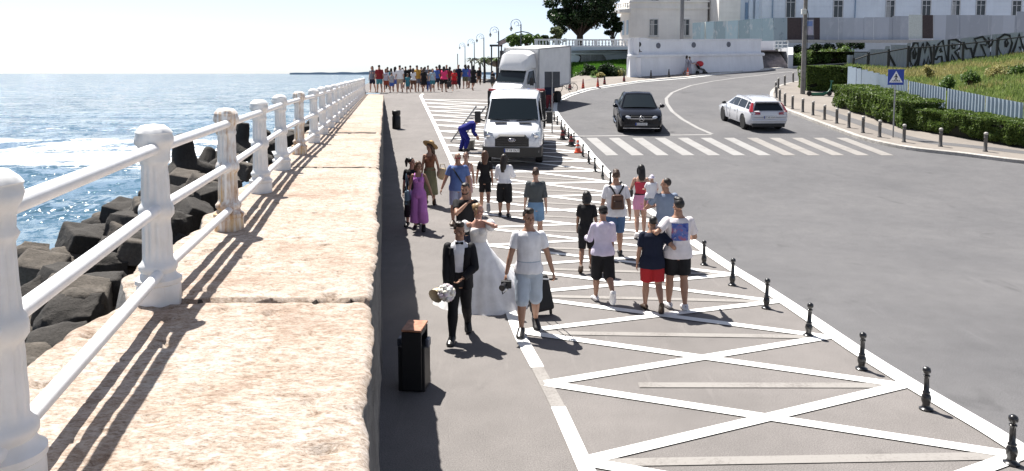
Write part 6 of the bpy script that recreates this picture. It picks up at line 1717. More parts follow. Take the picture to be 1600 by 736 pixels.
# ------------------------------------------------------------------ the distant crowd at the end of the sea wall
def col(nm, rgb): return cloth(nm, rgb)
C_ = {'grey': (.16, .17, .20), 'darkred': (.20, .02, .025), 'pale blue': (.50, .56, .66), 'white': (.72, .72, .74), 'black': (.014, .014, .016), 'teal': (.05, .19, .24), 'yellow': (.52, .30, .06), 'light blue': (.34, .46, .54), 'blue': (.06, .12, .38), 'pink': (.72, .05, .17), 'red': (.56, .022, .03), 'navy': (.014, .018, .04), 'violet': (.19, .08, .38), 'beige': (.42, .33, .24), 'rust': (.30, .075, .05), 'brown': (.12, .06, .04), 'olive': (.13, .13, .08), 'silver': (.34, .35, .38)}
crowd = [  # bearing, head level, foot level, sex, width, top, bottom, style, hair, label
 (582, 103.6, 144.3, 'f', 1.0, 'grey', 'navy', 'shorts', 'black', 'woman in grey top and navy shorts nearest the white railing in the crowd'),
 (593, 101, 145, 'm', 1.08, 'darkred', 'teal', 'shorts', 'dark', 'man in dark red T-shirt and teal shorts beside the woman in grey'),
 (603.5, 107, 144.2, 'f', 1.05, 'pale blue', 'rust', 'shorts', 'grey', 'woman in pale blue top and rust shorts in the distant crowd'),
 (612, 113, 144.6, 'c', 1.0, 'silver', 'blue', 'shorts', 'dark', 'boy in silvery T-shirt and blue shorts in the distant crowd'),
 (611.5, 106.5, 140.5, 'f', 1.0, 'teal', 'black', 'shorts', 'dark', 'person in teal behind the boy in silver and blue'),
 (618, 104.5, 143.5, 'f', 1.0, 'white', 'blue', 'skirt', 'dark', 'woman in white top and blue skirt in the distant crowd'),
 (625, 101.5, 144.5, 'm', 1.12, 'white', 'beige', 'shorts', 'dark', 'tall man in white shirt and beige shorts in the distant crowd'),
 (634, 103.5, 139.5, 'm', 1.05, 'black', 'navy', 'shorts', 'dark', 'man in black T-shirt behind the toddler in teal'),
 (637, 115.5, 144.6, 'c', 1.1, 'teal', 'teal', 'shorts', 'dark', 'toddler dressed in teal in the distant crowd'),
 (641.5, 102, 139.5, 'm', 1.0, 'black', 'black', 'trousers', 'black', 'person all in black beside the woman in white and brown'),
 (646, 107, 144.4, 'f', 1.0, 'white', 'brown', 'shorts', 'brown', 'woman in white top and brown shorts in the distant crowd'),
 (652, 101.6, 143.4, 'm', 1.10, 'yellow', 'grey', 'shorts', 'dark', 'man in a yellow T-shirt and grey shorts in the distant crowd'),
 (658.5, 104.5, 139, 'm', .95, 'navy', 'navy', 'trousers', 'dark', 'person in navy behind the man in yellow'),
 (662.5, 106, 143.8, 'f', 1.12, 'black', 'black', 'skirt', 'brown', 'woman in a wide black dress in the distant crowd'),
 (669, 102, 139, 'm', 1.0, 'grey', 'olive', 'shorts', 'dark', 'person in grey and olive behind the woman in the black dress'),
 (676, 107.5, 143.8, 'f', 1.05, 'light blue', 'teal', 'shorts', 'brown', 'woman in light blue T-shirt and teal shorts in the distant crowd'),
 (670.5, 109, 143.4, 'c', .95, 'silver', 'blue', 'trousers', 'brown', 'child in silver top and blue trousers beside the woman in light blue'),
 (682.5, 103.5, 140.5, 'm', 1.02, 'blue', 'navy', 'shorts', 'dark', 'man in blue T-shirt behind the woman in pink'),
 (687, 101, 139, 'f', 1.0, 'darkred', 'black', 'trousers', 'dark', 'person in dark red behind the woman in pink'),
 (694, 103.5, 143.7, 'f', 1.22, 'pink', 'black', 'shorts', 'black', 'large woman in a bright pink top and black shorts in the distant crowd'),
 (698, 101.6, 139, 'm', 1.05, 'navy', 'black', 'trousers', 'black', 'man in navy and black standing behind the woman in pink'),
 (703, 104, 139.2, 'f', 1.0, 'darkred', 'navy', 'trousers', 'dark', 'person in dark red and navy between the pink and the red tops'),
 (710, 108, 142.4, 'f', 1.05, 'red', 'darkred', 'skirt', 'black', 'woman in bright red top and dark red skirt in the distant crowd'),
 (716.5, 101, 138.6, 'm', 1.08, 'navy', 'navy', 'trousers', 'black', 'man in dark navy shirt and long navy trousers in the distant crowd'),
 (727, 100.5, 138.6, 'f', 1.08, 'blue', 'olive', 'shorts', 'dark', 'woman in a blue top and olive shorts in the distant crowd'),
 (732, 102, 138.2, 'f', .95, 'violet', 'grey', 'shorts', 'brown', 'woman in a violet top beside the woman in blue and olive'),
 (739.5, 102, 141.4, 'f', 1.08, 'black', 'black', 'skirt', 'black', 'woman in a short black dress walking at the road-side end of the crowd'),
 (748.5, 105, 132.5, 'm', 1.05, 'black', 'brown', 'trousers', 'black', 'man in black and brown beyond the woman in the short black dress'),
 (770, 110.5, 136, 'm', 1.0, 'black', 'olive', 'trousers', 'black', 'person in black close to the front of the lorry'),
 (606, 104.5, 139.0, 'm', 1.0, 'brown', 'navy', 'trousers', 'dark', 'person in brown behind the woman in pale blue'),
 (629, 106, 139.0, 'f', .95, 'beige', 'grey', 'trousers', 'brown', 'person in beige behind the tall man in white'),
 (664, 104, 137.5, 'f', .95, 'olive', 'navy', 'trousers', 'dark', 'person in olive behind the crowd beside the man in yellow'),
]
HR = {'shorts': .85, 'trousers': 1.95}
for i, (px, hy, fy, sx, wd, tp, bt, st_, hr, lb) in enumerate(crowd):
    q = at(px, fy); H = (fy - hy) * q.y / 1200 * 1.0
    rs = random.Random(i)
    away = rs.random() < .8
    a = rs.uniform(-10, 14)
    P = Person(H, sx, wd, 0, (rs.uniform(-30, 30), 0), (WALK, WALK2, STEPB, STEPB2, STAND)[i % 5], ((rs.uniform(-14, 18), 10, rs.uniform(8, 40)), (rs.uniform(-14, 18), 10, rs.uniform(8, 40))))
    gm_ = [('top', col('crowd_' + tp.replace(' ', '_'), C_[tp]), G_tee(P, .49, .7, .014), 0)]
    mb_ = col('crowd_' + bt.replace(' ', '_'), C_[bt])
    if st_ == 'skirt': gm_.insert(0, ('skirt', mb_, G_skirt(P, .30, .15), 0))
    else: gm_.insert(0, (st_, mb_, G_legs(P, HR[st_], .013), 0))
    make_person(q.x, q.y, R(rs.uniform(-25, 25) + (0 if away else 180)), lb, P, gm_, 'tan' if i % 3 else 'fair', (hr, h_mid if sx == 'f' else h_crop), .021, False, group='people in the distant crowd')
# black shopping bag carried by the woman in red
q = at(701.5, 141); r = empty('shopping_bag', (q.x, q.y, q.z + .25), 0, 'black shopping bag carried between the pink and the red women', 'bag')
b = MB(); b.box((0, 0, .22), (.34, .16, .44), taper=.8); b.build('bag_body', plastic_black, r, bevel=.03)
b = MB(); b.tube([(-.08, 0, .42), (-.04, 0, .62), (.04, 0, .62), (.08, 0, .42)], .014, 6); b.build('bag_handle', plastic_black, r)
# someone sitting on a low bench past the crowd
q = at(756, 129); r = empty('bench', (q.x, q.y + 1.2, q.z), 0, 'low dark bench at the far end of the promenade', 'bench')
b = MB(); b.box((0, 0, .44), (2.6, .5, .07)); b.build('seat', bin_black, r)
for s in (-1.1, 1.1):
    b = MB(); b.box((s, 0, .2), (.1, .4, .40)); b.build('leg', bin_black, r)
P = Person(1.7, 'f', 1.0, 6, (0, 0), ((88, 88, 6), (86, 90, 6)), ((40, 8, 30), (40, 8, 30)))
make_person(q.x + .1, q.y + 1.15, R(170), 'person in silver-grey clothes sitting on the low dark bench', P, [('trousers', col('crowd_blue', C_['blue']), G_legs(P, 1.95, .012), 0), ('top', col('crowd_silver', C_['silver']), G_tee(P, .47, 1.8, .014), 0)], 'tan', ('dark', h_bob), .021, False)
# two women and a pushchair by the white wall
gl_ = cloth('grey_lilac_dress', (.27, .27, .33)); gl2 = cloth('pale_grey_dress', (.42, .42, .47))
q = at(1076, 118); P = Person(1.66, 'f', 1.05, 0, (0, 6), WALK, ((28, 8, 50), (30, 8, 48)))
make_person(q.x, q.y - .3, R(-75), 'woman in a long grey-white dress pushing the red pushchair', P, [('dress', gl_, lambda g: (G_skirt(P, .08, .17)(g), G_tee(P, .55, 1.3, .012)(g)), 0)], 'tan', ('black', h_bun), .021, False)
q = at(1071.5, 117.4); P = Person(1.76, 'f', 1.02, 0, (0, 0), WALK2, ((6, 10, 16), (8, 10, 20)))
make_person(q.x, q.y - .35, R(-75), 'woman in a long white dress walking behind the one with the pushchair', P, [('dress', gl2, lambda g: (G_skirt(P, .10, .16)(g), G_tee(P, .55, .8, .012)(g)), 0)], 'tan', ('dark', h_bob), .021, False)
q = at(1094, 116.5)
r = empty('pushchair', q, R(-80), 'red-hooded pushchair on the light pavement below the white wall', 'pushchair')
b = MB(); b.ell((0, -.05, .95), (.30, .34, .26), 16, 10); b.build('hood', MAT('pushchair_red', (.55, .03, .04), .6), r, True)
b = MB(); b.loft([[Vector((s*.22, y, z)) for s in (-1, 1)] + [Vector((s*.22, y-.05, z-.07)) for s in (1, -1)] for y, z in ((-.30, 1.0), (-.1, .58), (.28, .50), (.45, .30))]); b.build('seat', cloth('pushchair_dark', (.03, .025, .03)), r)
b = MB()
for s in (-.24, .24): b.tube([(s, -.62, 1.05), (s, -.3, .85), (s, .42, .18)], .02, 6); b.tube([(s, .0, .6), (s, -.38, .16)], .018, 6)
b.tube([(-.24, -.62, 1.05), (.24, -.62, 1.05)], .02, 6); b.build('frame', pole_grey, r)
for x, y, rd in ((-.26, .45, .13), (.26, .45, .13), (-.26, -.38, .17), (.26, -.38, .17)):
    b = MB(); b.lathe((0, 0, 0), [(.03, -.03), (rd, -.03), (rd, .03), (.03, .03)], 16, M=Matrix.Translation((x, y, rd)) @ Matrix.Rotation(PI/2, 4, 'Y')); b.build('wheel', rubber, r)
# ------------------------------------------------------------------ greenery helpers
def proj(p):
    q = p - Vector((0, 0, CZ)); c = math.cos(TH); s_ = math.sin(TH)
    f = q.y*c - q.z*s_; u = q.y*s_ + q.z*c
    return 800 + FOC*q.x/f, CY - FOC*u/f
def leaf_cloud(name, pts, size, mat, parent=None, upb=.3, asp=.6):
    """many small leaf faces, one at each point"""
    n = len(pts); pts = np.asarray(pts, float)
    nr = rng.normal(size=(n, 3)); nr[:, 2] = np.abs(nr[:, 2]) + upb; nr /= np.linalg.norm(nr, axis=1)[:, None]
    a = np.cross(nr, rng.normal(size=(n, 3))); a /= np.linalg.norm(a, axis=1)[:, None] + 1e-9; b = np.cross(nr, a)
    s = (size * rng.uniform(.6, 1.35, n))[:, None]
    V = np.stack([pts - a*s, pts - b*s*asp, pts + a*s, pts + b*s*asp], 1).reshape(-1, 3)
    F = np.arange(4*n).reshape(n, 4)
    return link(name, mesh_np(name, V, F, mat), parent)
leaf_dark = mat_leaf('leaf_dark_evergreen', (.010, .026, .010), (.030, .060, .018)); leaf_mid = mat_leaf('leaf_mid_green', (.05, .10, .022), (.14, .22, .055)); leaf_hedge = mat_leaf('leaf_hedge', (.05, .095, .02), (.175, .245, .055)); leaf_olive = mat_leaf('leaf_olive', (.08, .11, .05), (.18, .21, .10)); leaf_dry = mat_leaf('leaf_dry_grass', (.28, .26, .10), (.44, .40, .18)); leaf_grass = mat_leaf('leaf_fresh_grass', (.14, .21, .05), (.30, .36, .12))
bark = mat_concrete('bark', (.07, .05, .038), .5, .8); twig_core = MAT('hedge_twigs', (.012, .014, .007), .95)

def tree(name, base, crown_c, cr, n_clumps, n_leaf, lsize, mat, label, trunk_r=.25, seed=1, group=None, cat='tree', gapy=1.0):
    r = empty(name, base, 0, label, cat, group); rs = np.random.default_rng(seed)
    cc = Vector(crown_c) - Vector(base); b = MB()
    b.tube([(0, 0, -.3), (.05, 0, cc.z*.4), cc*.8 if cc.z > 1 else cc], [trunk_r*1.2, trunk_r*.8, trunk_r*.35], 10)
    pts = []
    for k in range(n_clumps):
        d = rs.normal(size=3); d /= np.linalg.norm(d); rad = rs.uniform(.35, 1.0)**.6
        c = np.array(cc) + d*np.array(cr)*rad*rs.uniform(.8, 1.05)
        cs = min(cr)*rs.uniform(.16, .34)*gapy
        m = int(n_leaf/n_clumps*rs.uniform(.6, 1.4)); q = rs.normal(size=(m, 3)); q /= np.linalg.norm(q, axis=1)[:, None]
        pts.append(c + q*(rs.uniform(.2, 1, m)**.45*cs)[:, None]*[1.25, 1.25, .75])
        if k % 2 == 0: b.tube([(0, 0, cc.z*.35), Vector((0, 0, cc.z*.5)).lerp(Vector(c), .5) + Vector((0, 0, -.1*cr[2])), Vector(c)], [trunk_r*.4, trunk_r*.22, trunk_r*.08], 6)
    b.build('trunk', bark, r, True)
    leaf_cloud('crown', np.concatenate(pts), lsize, mat, r)
    return r
def bush(name, base, rad, h, n, lsize, mat, label, seed=1, cat='shrub', group=None):
    r = empty(name, base, 0, label, cat, group); rs = np.random.default_rng(seed); pts = []; b = MB()
    for k in range(12):
        d = rs.normal(size=3); d /= np.linalg.norm(d); d[2] = abs(d[2]); c = d*np.array([rad, rad, h])*.72*rs.uniform(.5, 1) + [0, 0, h*.15]
        m = n//12; q = rs.normal(size=(m, 3)); q /= np.linalg.norm(q, axis=1)[:, None]
        pts.append(c + q*(rs.uniform(.2, 1, m)**.5*min(rad, h)*.42)[:, None]); b.tube([(0, 0, -.1), Vector(c)*.5, Vector(c)], [.05, .03, .01], 5)
    b.build('stem', bark, r); leaf_cloud('foliage', np.concatenate(pts), lsize, mat, r); return r
def hedge(A, B, width, h, n, label, seed, lsize=.055, rnd=.0, side=1):
    """clipped hedge from A to B, its depth to the side away from the road"""
    A, B = Vector(A), Vector(B); r = empty('hedge', A, 0, label, 'hedge'); rs = np.random.default_rng(seed)
    d = (B - A); ln = Vector((d.x, d.y)).length; ex = Vector((d.x, d.y, 0)).normalized(); ey = Vector((ex.y, -ex.x, 0))*side
    if ey.x < 0: ey = -ey
    def wpt(u, v, t):
        """u along 0..1, v across 0..1, t height 0..1"""
        z = d.z*u + h*t
        return (ex.x*ln*u + ey.x*width*v, ex.y*ln*u + ey.y*width*v, z)
    # woody core, well inside the foliage
    b = MB(); secs = []
    for i in range(13):
        u = .03 + .94*i/12; secs.append([Vector(wpt(u, v, t)) for v, t in ((.14, -.05), (.10, .5), (.14, .86), (.5, .9), (.86, .86), (.9, .5), (.86, -.05))])
    b.loft(secs); b.build('twig_core', twig_core, r)
    m = n; f = rs.uniform(0, 1, m); P = np.zeros((m, 3)); u = rs.uniform(0, 1, m); t = rs.uniform(0, 1, m)**.8; v = rs.uniform(0, 1, m)
    V = []
    for k in range(m):
        uu, tt, vv = u[k], t[k], v[k]
        if f[k] < .42: q = wpt(uu, 0, tt)
        elif f[k] < .80: q = wpt(uu, vv, 1)
        elif f[k] < .90: q = wpt(0, vv, tt)
        else: q = wpt(1, vv, tt)
        V.append(q)
    V = np.array(V)
    cen = np.array([np.array(wpt(uu, .5, .5)) for uu in np.clip(u, .12, .88)])
    out = V - cen; out /= np.linalg.norm(out, axis=1)[:, None] + 1e-9
    bumpy = fbm(V*1.3 + seed*5, 3, seed)*.26 + fbm(V*4.5 + seed, 2, seed+3)*.12 - np.abs(rs.normal(size=m))*.05
    lowthin = np.clip(.35 - t, 0, 1)*.5*(f < .42)
    V += out*(bumpy - lowthin - .04)[:, None]
    keep = fbm(V*2.2 + seed*9, 2, seed+7) > -.36
    leaf_cloud('foliage', V[keep], lsize, leaf_hedge, r, .1)
    return r
A = at(1300, 170); B = at(1408, 207)
zz13 = Vector((0, 0, .12))
hedge(A + zz13, B + zz13, 2.0, 1.28, 26000, 'clipped hedge behind the pavement between the green scooter and the crossing sign', 3)
A = at(1412, 206); B = at(1625, 243)
hedge(A + zz13, B + zz13, 1.9, 1.02, 32000, 'long clipped hedge behind the crossing sign below the pale metal sheet fence', 5)
A = at(1690, 262); hedge(Vector((22.6, 27.6, .6)), Vector((24.2, 24.6, .4)), 1.6, 1.4, 5000, 'short end of clipped hedge at the picture edge past the long one', 8)
q = at(1296, 146); hedge(Vector((q.x - 1.5, q.y + .2, q.z + .12)), Vector((q.x + 1.9, q.y - .4, q.z + .05)), 3.2, 1.75, 22000, 'rounded clipped hedge between the utility pole and the end of the sheet fence', 11, .06)

# ------------------------------------------------------------------ corrugated sheet fence behind the hedges
sheet_m = mat_sheet('pale_sheet_metal', (.36, .43, .50), (.25, .28, .31), .3)
def corrugated(name, path, mat, parent, pitch=.2, amp=.022, th=.004, step_tops=None):
    """path: (x, y, z_bottom, z_top) corners; an upright trapezoid-wave sheet"""
    secs = []
    for (x0, y0, b0, t0), (x1, y1_, b1, t1) in zip(path, path[1:]):
        ln = math.hypot(x1-x0, y1_-y0); n = max(2, int(ln/(pitch/4))); nx, ny = -(y1_-y0)/ln, (x1-x0)/ln
        for i in range(n):
            k = i/n; ph = (i % 4); o = amp if ph in (0, 1) else -amp
            tt = t0 + (t1-t0)*k
            if step_tops: tt = t0 + (t1-t0)*math.floor(k*ln/step_tops)*step_tops/ln
            x, y = x0+(x1-x0)*k + nx*o, y0+(y1_-y0)*k + ny*o; bz = b0+(b1-b0)*k
            secs.append([Vector((x, y, bz)), Vector((x, y, tt)), Vector((x+nx*th, y+ny*th, tt)), Vector((x+nx*th, y+ny*th, bz))])
    b = MB(); b.loft(secs); return b.build(name, mat, parent)
fpx = [(1325, 104, 50), (1347, 109, 46.5), (1395, 122, 41), (1420, 126.5, 39), (1480, 138, 36), (1540, 150, 33.5), (1600, 161, 31.6), (1720, 185, 28.5)]
path = []
for px, py, Y in fpx:
    t = atd(px, py, Y); path.append((t.x, t.y, hgt(max(t.x, 14), t.y) + .1, t.z))
r = empty('sheet_fence', (0, 0, 0), 0, 'pale blue-grey corrugated metal sheet fence behind the clipped hedges', 'fence')
for i in range(len(path) - 1):
    corrugated('sheet_panel', path[i:i+2], sheet_m, r, step_tops=1.1 if i < 3 else None)
b = MB(); b.box((path[0][0] + .32, path[0][1] - 1.0, path[0][3] - .62), (.42, .012, .62)); b.build('notice', sign_white, r)
# ------------------------------------------------------------------ grassy bank behind it, up to the graffiti fence
GY = 57.5
gpx = [(1290, 110, 56), (1324, 105, 57), (1417, 113, GY), (1500, 99.5, GY), (1600, 87.5, GY), (1760, 72, GY)]
gb_ = [atd(*p) for p in gpx]
fenceline = [Vector((p[0] + .5, p[1] + .2, p[2] + .55)) for p in path]
def along(L_, t):
    k = t*(len(L_)-1); i = min(int(k), len(L_)-2); return L_[i].lerp(L_[i+1], k-i)
fl_ = [fenceline[0], fenceline[2], fenceline[4], fenceline[6], fenceline[7], Vector((34, 26, 1.2))]
gw_ = [gb_[1], gb_[2], gb_[3], gb_[4], gb_[5], Vector((66, 52, 6))]
nu, nv = 70, 40; V = []
for i in range(nu+1):
    for j in range(nv+1):
        p = along(fl_, i/nu).lerp(along(gw_, i/nu), j/nv); k = math.sin(math.pi*j/nv)
        V.append((p.x, p.y, p.z + .35*k*0 + .16*_h(i//2, j//2, 3, 4)*k))
F = [(i*(nv+1)+j, (i+1)*(nv+1)+j, (i+1)*(nv+1)+j+1, i*(nv+1)+j+1) for i in range(nu) for j in range(nv)]
m, nt, bb = _nt('bank_soil'); n1 = noise(nt, objco(nt), .8, 5); L(nt, ramp(nt, n1.outputs['Fac'], [(.35, (.06, .11, .025)), (.55, (.13, .17, .05)), (.7, (.24, .20, .10))]).outputs[0], bb.inputs['Base Color']); bb.inputs['Roughness'].default_value = .95
o = link('terrain_bank', mesh_np('terrain_bank', V, F, m, smooth=True)); o['kind'] = 'structure'
VA = np.array(V).reshape(nu+1, nv+1, 3)
def bank_pts(n, seed, thr, sgn):
    rs = np.random.default_rng(seed); u = rs.uniform(0, nu-1e-3, n); v = rs.uniform(0, nv-1e-3, n)
    i, j = u.astype(int), v.astype(int); a, c = (u-i)[:, None], (v-j)[:, None]
    P_ = (VA[i, j]*(1-a)+VA[i+1, j]*a)*(1-c) + (VA[i, j+1]*(1-a)+VA[i+1, j+1]*a)*c
    k = fbm(P_*[.35, .35, 0] + 3, 3, 5)*sgn > thr
    return P_[k]
def blades(name, P_, h, w_, mat):
    n = len(P_); a = rng.uniform(0, 2*math.pi, n); d = np.stack([np.cos(a), np.sin(a), np.zeros(n)], 1)*w_; tip = P_ + np.stack([rng.normal(0, .35, n)*h, rng.normal(0, .35, n)*h, h*rng.uniform(.5, 1.3, n)], 1)
    V_ = np.stack([P_ - d, P_ + d, tip + d*.2, tip - d*.2], 1).reshape(-1, 3)
    o = link(name, mesh_np(name, V_, np.arange(4*n).reshape(n, 4), mat)); o['kind'] = 'stuff'; return o
blades('grass', bank_pts(70000, 1, -.12, 1), .34, .035, leaf_grass)
blades('dry_grass', bank_pts(34000, 2, .06, -1), .42, .03, leaf_dry)
for k, (px, py, Y, s_) in enumerate([(1556, 112, 47, .75), (1590, 108, 47, .6), (1450, 108, 50, .5), (1515, 120, 43, .5), (1480, 128, 39, .45)]):
    p = atd(px, py, Y); bush('weed_clump', (p.x, p.y, p.z - s_*.7), s_*1.1, s_*1.3, 700, .07, leaf_dry if k in (0, 2) else leaf_mid, 'tall ' + ['dry brownish weed clump on the grassy bank', 'green weed clump at the picture edge of the grassy bank', 'dry weed clump below the black frame fence', 'green weed clump in the middle of the grassy bank', 'green weed clump just above the sheet fence'][k], 20+k, 'weeds')
# ------------------------------------------------------------------ graffiti fence
graf_m = mat_sheet('graffiti_fence_grey', (.38, .41, .46), (.26, .29, .33), .25)
top_px = [(1324, 86, 57), (1335, 82, 57.2), (1360, 77, 57.5), (1392, 70, GY+.3), (1425, 66, GY+.3), (1500, 60, GY+.3), (1550, 54, GY+.3), (1600, 49.5, GY+.3), (1760, 30, GY+.3)]
bot = [(1324, 112), (1335, 113), (1360, 114), (1392, 114), (1425, 112), (1500, 100), (1550, 93.5), (1600, 88), (1760, 74)]
path = []
for (px, py, Y), (bx, by) in zip(top_px, bot):
    t = atd(px, py, Y); bz = atd(bx, by, Y).z; path.append((t.x, t.y, bz - .35, t.z))
r = empty('graffiti_fence', (0, 0, 0), 0, 'grey metal sheet fence covered in big black graffiti letters above the grassy bank', 'fence')
for i in range(len(path) - 1): corrugated('sheet_panel', path[i:i+2], graf_m, r, .25, .012, step_tops=1.2 if i < 4 else None)
spray = MAT('black_spray_paint', (.012, .012, .014), .6)
def stroke(parent, pts, name, rad=.07):
    P_ = [atd(x, y, GY + .27 - .10) for x, y in pts]
    b = MB()
    b.tube(P_, [(rad, .012)]*len(P_), 6, ref=Vector((0, 0, 1)))
    # flat strokes: squash towards the sheet
    b.v = [(x, GY + .225 + (y - (GY + .17))*.12, z) for x, y, z in b.v]
    return b.build(name, spray, parent)
def zp(x, y): return (1310 + x/5.517, 40 + y/5.522)
G_ = {'letter_o': [[(655, 365), (620, 300), (625, 220), (660, 150), (690, 150), (700, 210), (690, 290), (655, 365)], [(655, 290), (650, 230), (665, 195), (675, 240), (660, 290)]],
 'letter_m': [[(690, 355), (715, 200), (735, 150), (750, 240), (775, 140), (800, 190), (815, 345)], [(690, 355), (735, 355), (748, 290), (765, 340), (780, 260), (800, 345)]],
 'letter_a': [[(825, 285), (870, 160), (905, 125), (945, 310), (905, 320), (895, 265), (865, 270), (855, 290), (825, 285)], [(880, 220), (890, 190), (900, 225), (880, 225)]],
 'letter_r': [[(950, 320), (960, 125), (1020, 120), (1065, 150), (1050, 200), (1010, 225), (1070, 310), (1020, 315), (985, 250), (980, 320), (950, 320)], [(985, 190), (990, 160), (1015, 165), (1010, 195), (985, 195)]],
 'letter_t': [[(1090, 160), (1110, 200), (1150, 195), (1165, 275), (1280, 265), (1235, 160), (1280, 170), (1290, 140), (1250, 95), (1180, 115), (1200, 150), (1165, 275)]],
 'mark': [[(1300, 100), (1310, 130), (1300, 155), (1312, 185)], [(1330, 115), (1335, 140), (1325, 165), (1300, 190)]],
 'letter_o.001': [[(1420, 275), (1380, 180), (1390, 110), (1440, 75), (1485, 85), (1505, 150), (1480, 240), (1420, 275)], [(1450, 185), (1445, 140), (1460, 115), (1470, 150), (1452, 185)]],
 'letter_n': [[(1500, 255), (1530, 180), (1565, 70), (1600, 190), (1650, 255), (1660, 90), (1720, 85)], [(1500, 255), (1590, 240), (1570, 180)]],
 'scribble': [[(270, 240), (330, 235), (390, 220), (420, 250), (410, 330), (360, 370), (310, 350), (290, 300), (270, 330)], [(300, 260), (340, 320), (380, 260), (400, 300)]],
 'scribble.001': [[(140, 290), (160, 270), (185, 265), (150, 310), (180, 330), (215, 340)], [(440, 245), (470, 300), (495, 350)]]}
for nm, sts in G_.items():
    bb_ = MB()
    for pts in sts:
        P_ = [atd(*zp(x, y), GY + .17) for x, y in pts]
        t = MB(); t.tube(P_, [(.085, .012)]*len(P_), 6, ref=Vector((0, 1, 0)).cross(Vector((1, 0, .3))))
        bb_.add([(x, GY + .26 + (y - (GY + .17))*.2, z) for x, y, z in t.v], t.f)
    bb_.build('graffiti_' + nm.split('.')[0], spray, r)
# black frame fence in front of it
r = empty('black_frame_fence', (0, 0, 0), 0, 'thin black fence of posts and rails standing just before the graffiti', 'fence')
fp = [(1333.5, 91.6, 104), (1356, 83.5, 109), (1388, 78, 112), (1418.7, 72.6, 114), (1458.5, 70.5, 107.5), (1504.7, 66.3, 99.5), (1558, 60, 93), (1625, 52, 86), (1700, 46, 80)]
tp_ = [atd(a, b_, GY - .9) for a, b_, c in fp]; bt_ = [atd(a, c, GY - .9) for a, b_, c in fp]
for t, q in zip(tp_, bt_):
    b = MB(); b.box(((t.x+q.x)/2, t.y, (t.z+q.z)/2 - .1), (.13, .12, t.z - q.z + .3)); b.build('post', bin_black, r)
b = MB(); b.tube([t + Vector((0, 0, -.12)) for t in tp_], .045, 6); b.build('top_rail', bin_black, r)
b = MB(); b.tube([q + Vector((0, 0, .12)) for q in bt_], .045, 6); b.build('bottom_rail', bin_black, r)

# ------------------------------------------------------------------ white curved wall with its ledge, medallions and ornament
pth = [(13.2, 77.5), (10.4, 66.6), (9.85, 64.6), (13.2, 66.9), (16.8, 69.2), (20.2, 71.4), (22.8, 73.2), (24.1, 74.6), (24.8, 76.5), (24.6, 79)]
fine = []
for i in range(len(pth)-1):
    a, c = Vector(pth[i]), Vector(pth[i+1]); n = 8
    fine += [a.lerp(c, k/n) for k in range(n)]
fine.append(Vector(pth[-1])); sm = [p.copy() for p in fine]
for _ in range(4):
    for i in range(18, len(sm)-1): sm[i] = (sm[i-1] + sm[i]*2 + sm[i+1])/4
def wall_secs(prof_f):
    out = []
    for i, p in enumerate(sm):
        d = (sm[min(i+1, len(sm)-1)] - sm[max(i-1, 0)]).normalized(); n = Vector((d.y, -d.x))
        u = max(0, min(1, (p.x - 9.6)/15)); out.append([Vector((p.x + n.x*o, p.y + n.y*o, z)) for o, z in prof_f(u, p)])
    return out
def zled(u): return 5.30 + .42*u
def ztop(u): return 6.72 - .16*sstep((u-.10)/.08) + .55*u
r = empty('white_wall', (0, 0, 0), 0, 'long white rendered bastion wall with ledge and round medallions behind the road bend', 'wall')
b = MB(); b.loft(wall_secs(lambda u, p: [(.28, hgt(p.x, p.y) - .6), (.02, zled(u) - .22), (-.9, zled(u) - .22), (-.9, hgt(p.x, p.y) - .6)])); b.build('lower_wall', white_wall_m, r, True, 30)
b = MB(); b.loft(wall_secs(lambda u, p: [(.22, zled(u) - .217), (.26, zled(u) - .04), (.16, zled(u) + .06), (-.5, zled(u) + .10), (-.5, zled(u) - .217)])); b.build('ledge', white_wall_m, r, True, 30)
b = MB(); b.loft(wall_secs(lambda u, p: [(-.12, zled(u) + .03), (-.14, ztop(u) - .12), (-.04, ztop(u) - .09), (-.04, ztop(u)), (-.7, ztop(u) + .02), (-.7, zled(u) + .03)])); b.build('parapet', white_wall_m, r, True, 30)
med_m = MAT('medallion_grey', (.16, .17, .20), .6)
def on_wall(px, off=-.10):
    best = None
    for i in range(17, len(sm)-1):
        for k in range(10):
            p = sm[i].lerp(sm[i+1], k/10); x, _y = proj(Vector((p.x, p.y, 6)))
            if best is None or abs(x-px) < best[0]:
                d = (sm[i+1]-sm[i]).normalized(); best = (abs(x-px), p, d)
    p, d = best[1], best[2]; n = Vector((d.y, -d.x)); return Vector((p.x + n.x*off, p.y + n.y*off, 0)), math.atan2(d.y, d.x)
for px in (1030, 1085, 1140):
    p, a = on_wall(px); z = 6.15 + (px-1030)/110*.28
    M_ = Matrix.Translation((p.x, p.y, z)) @ Matrix.Rotation(a, 4, 'Z') @ Matrix.Rotation(PI/2, 4, 'X')
    b = MB(); b.lathe((0, 0, 0), [(.24, -.05), (.24, .03), (.19, .035), (.18, .01), (.10, .01), (.09, .03), (.01, .035)], 20, M=M_); b.build('medallion', med_m, r, True)
p, a = on_wall(998, .02)
M_ = Matrix.Translation((p.x, p.y, 6.2)) @ Matrix.Rotation(a, 4, 'Z') @ Matrix.Rotation(PI/2, 4, 'X')
b = MB(); b.lathe((0, .0, 0), [(.20, -.05), (.20, .06), (.16, .09), (.02, .10)], 18, M=M_); b.lathe((-.03, -.52, 0), [(.13, -.05), (.16, .02), (.10, .10), (.02, .12)], 10, M=M_ @ Matrix.Scale(1, 4)); b.box((-.03, -.60, .03), (.62, .06, .08), M=M_); b.box((-.03, -.28, .03), (.06, .3, .07), M=M_)
b.build('anchor_ornament', bin_black, r, True)
p, a = on_wall(1177); b = MB(); b.box((p.x, p.y, 6.85), (.45, .12, .26), rz=a); b.build('dark_plaque', bin_black, r)
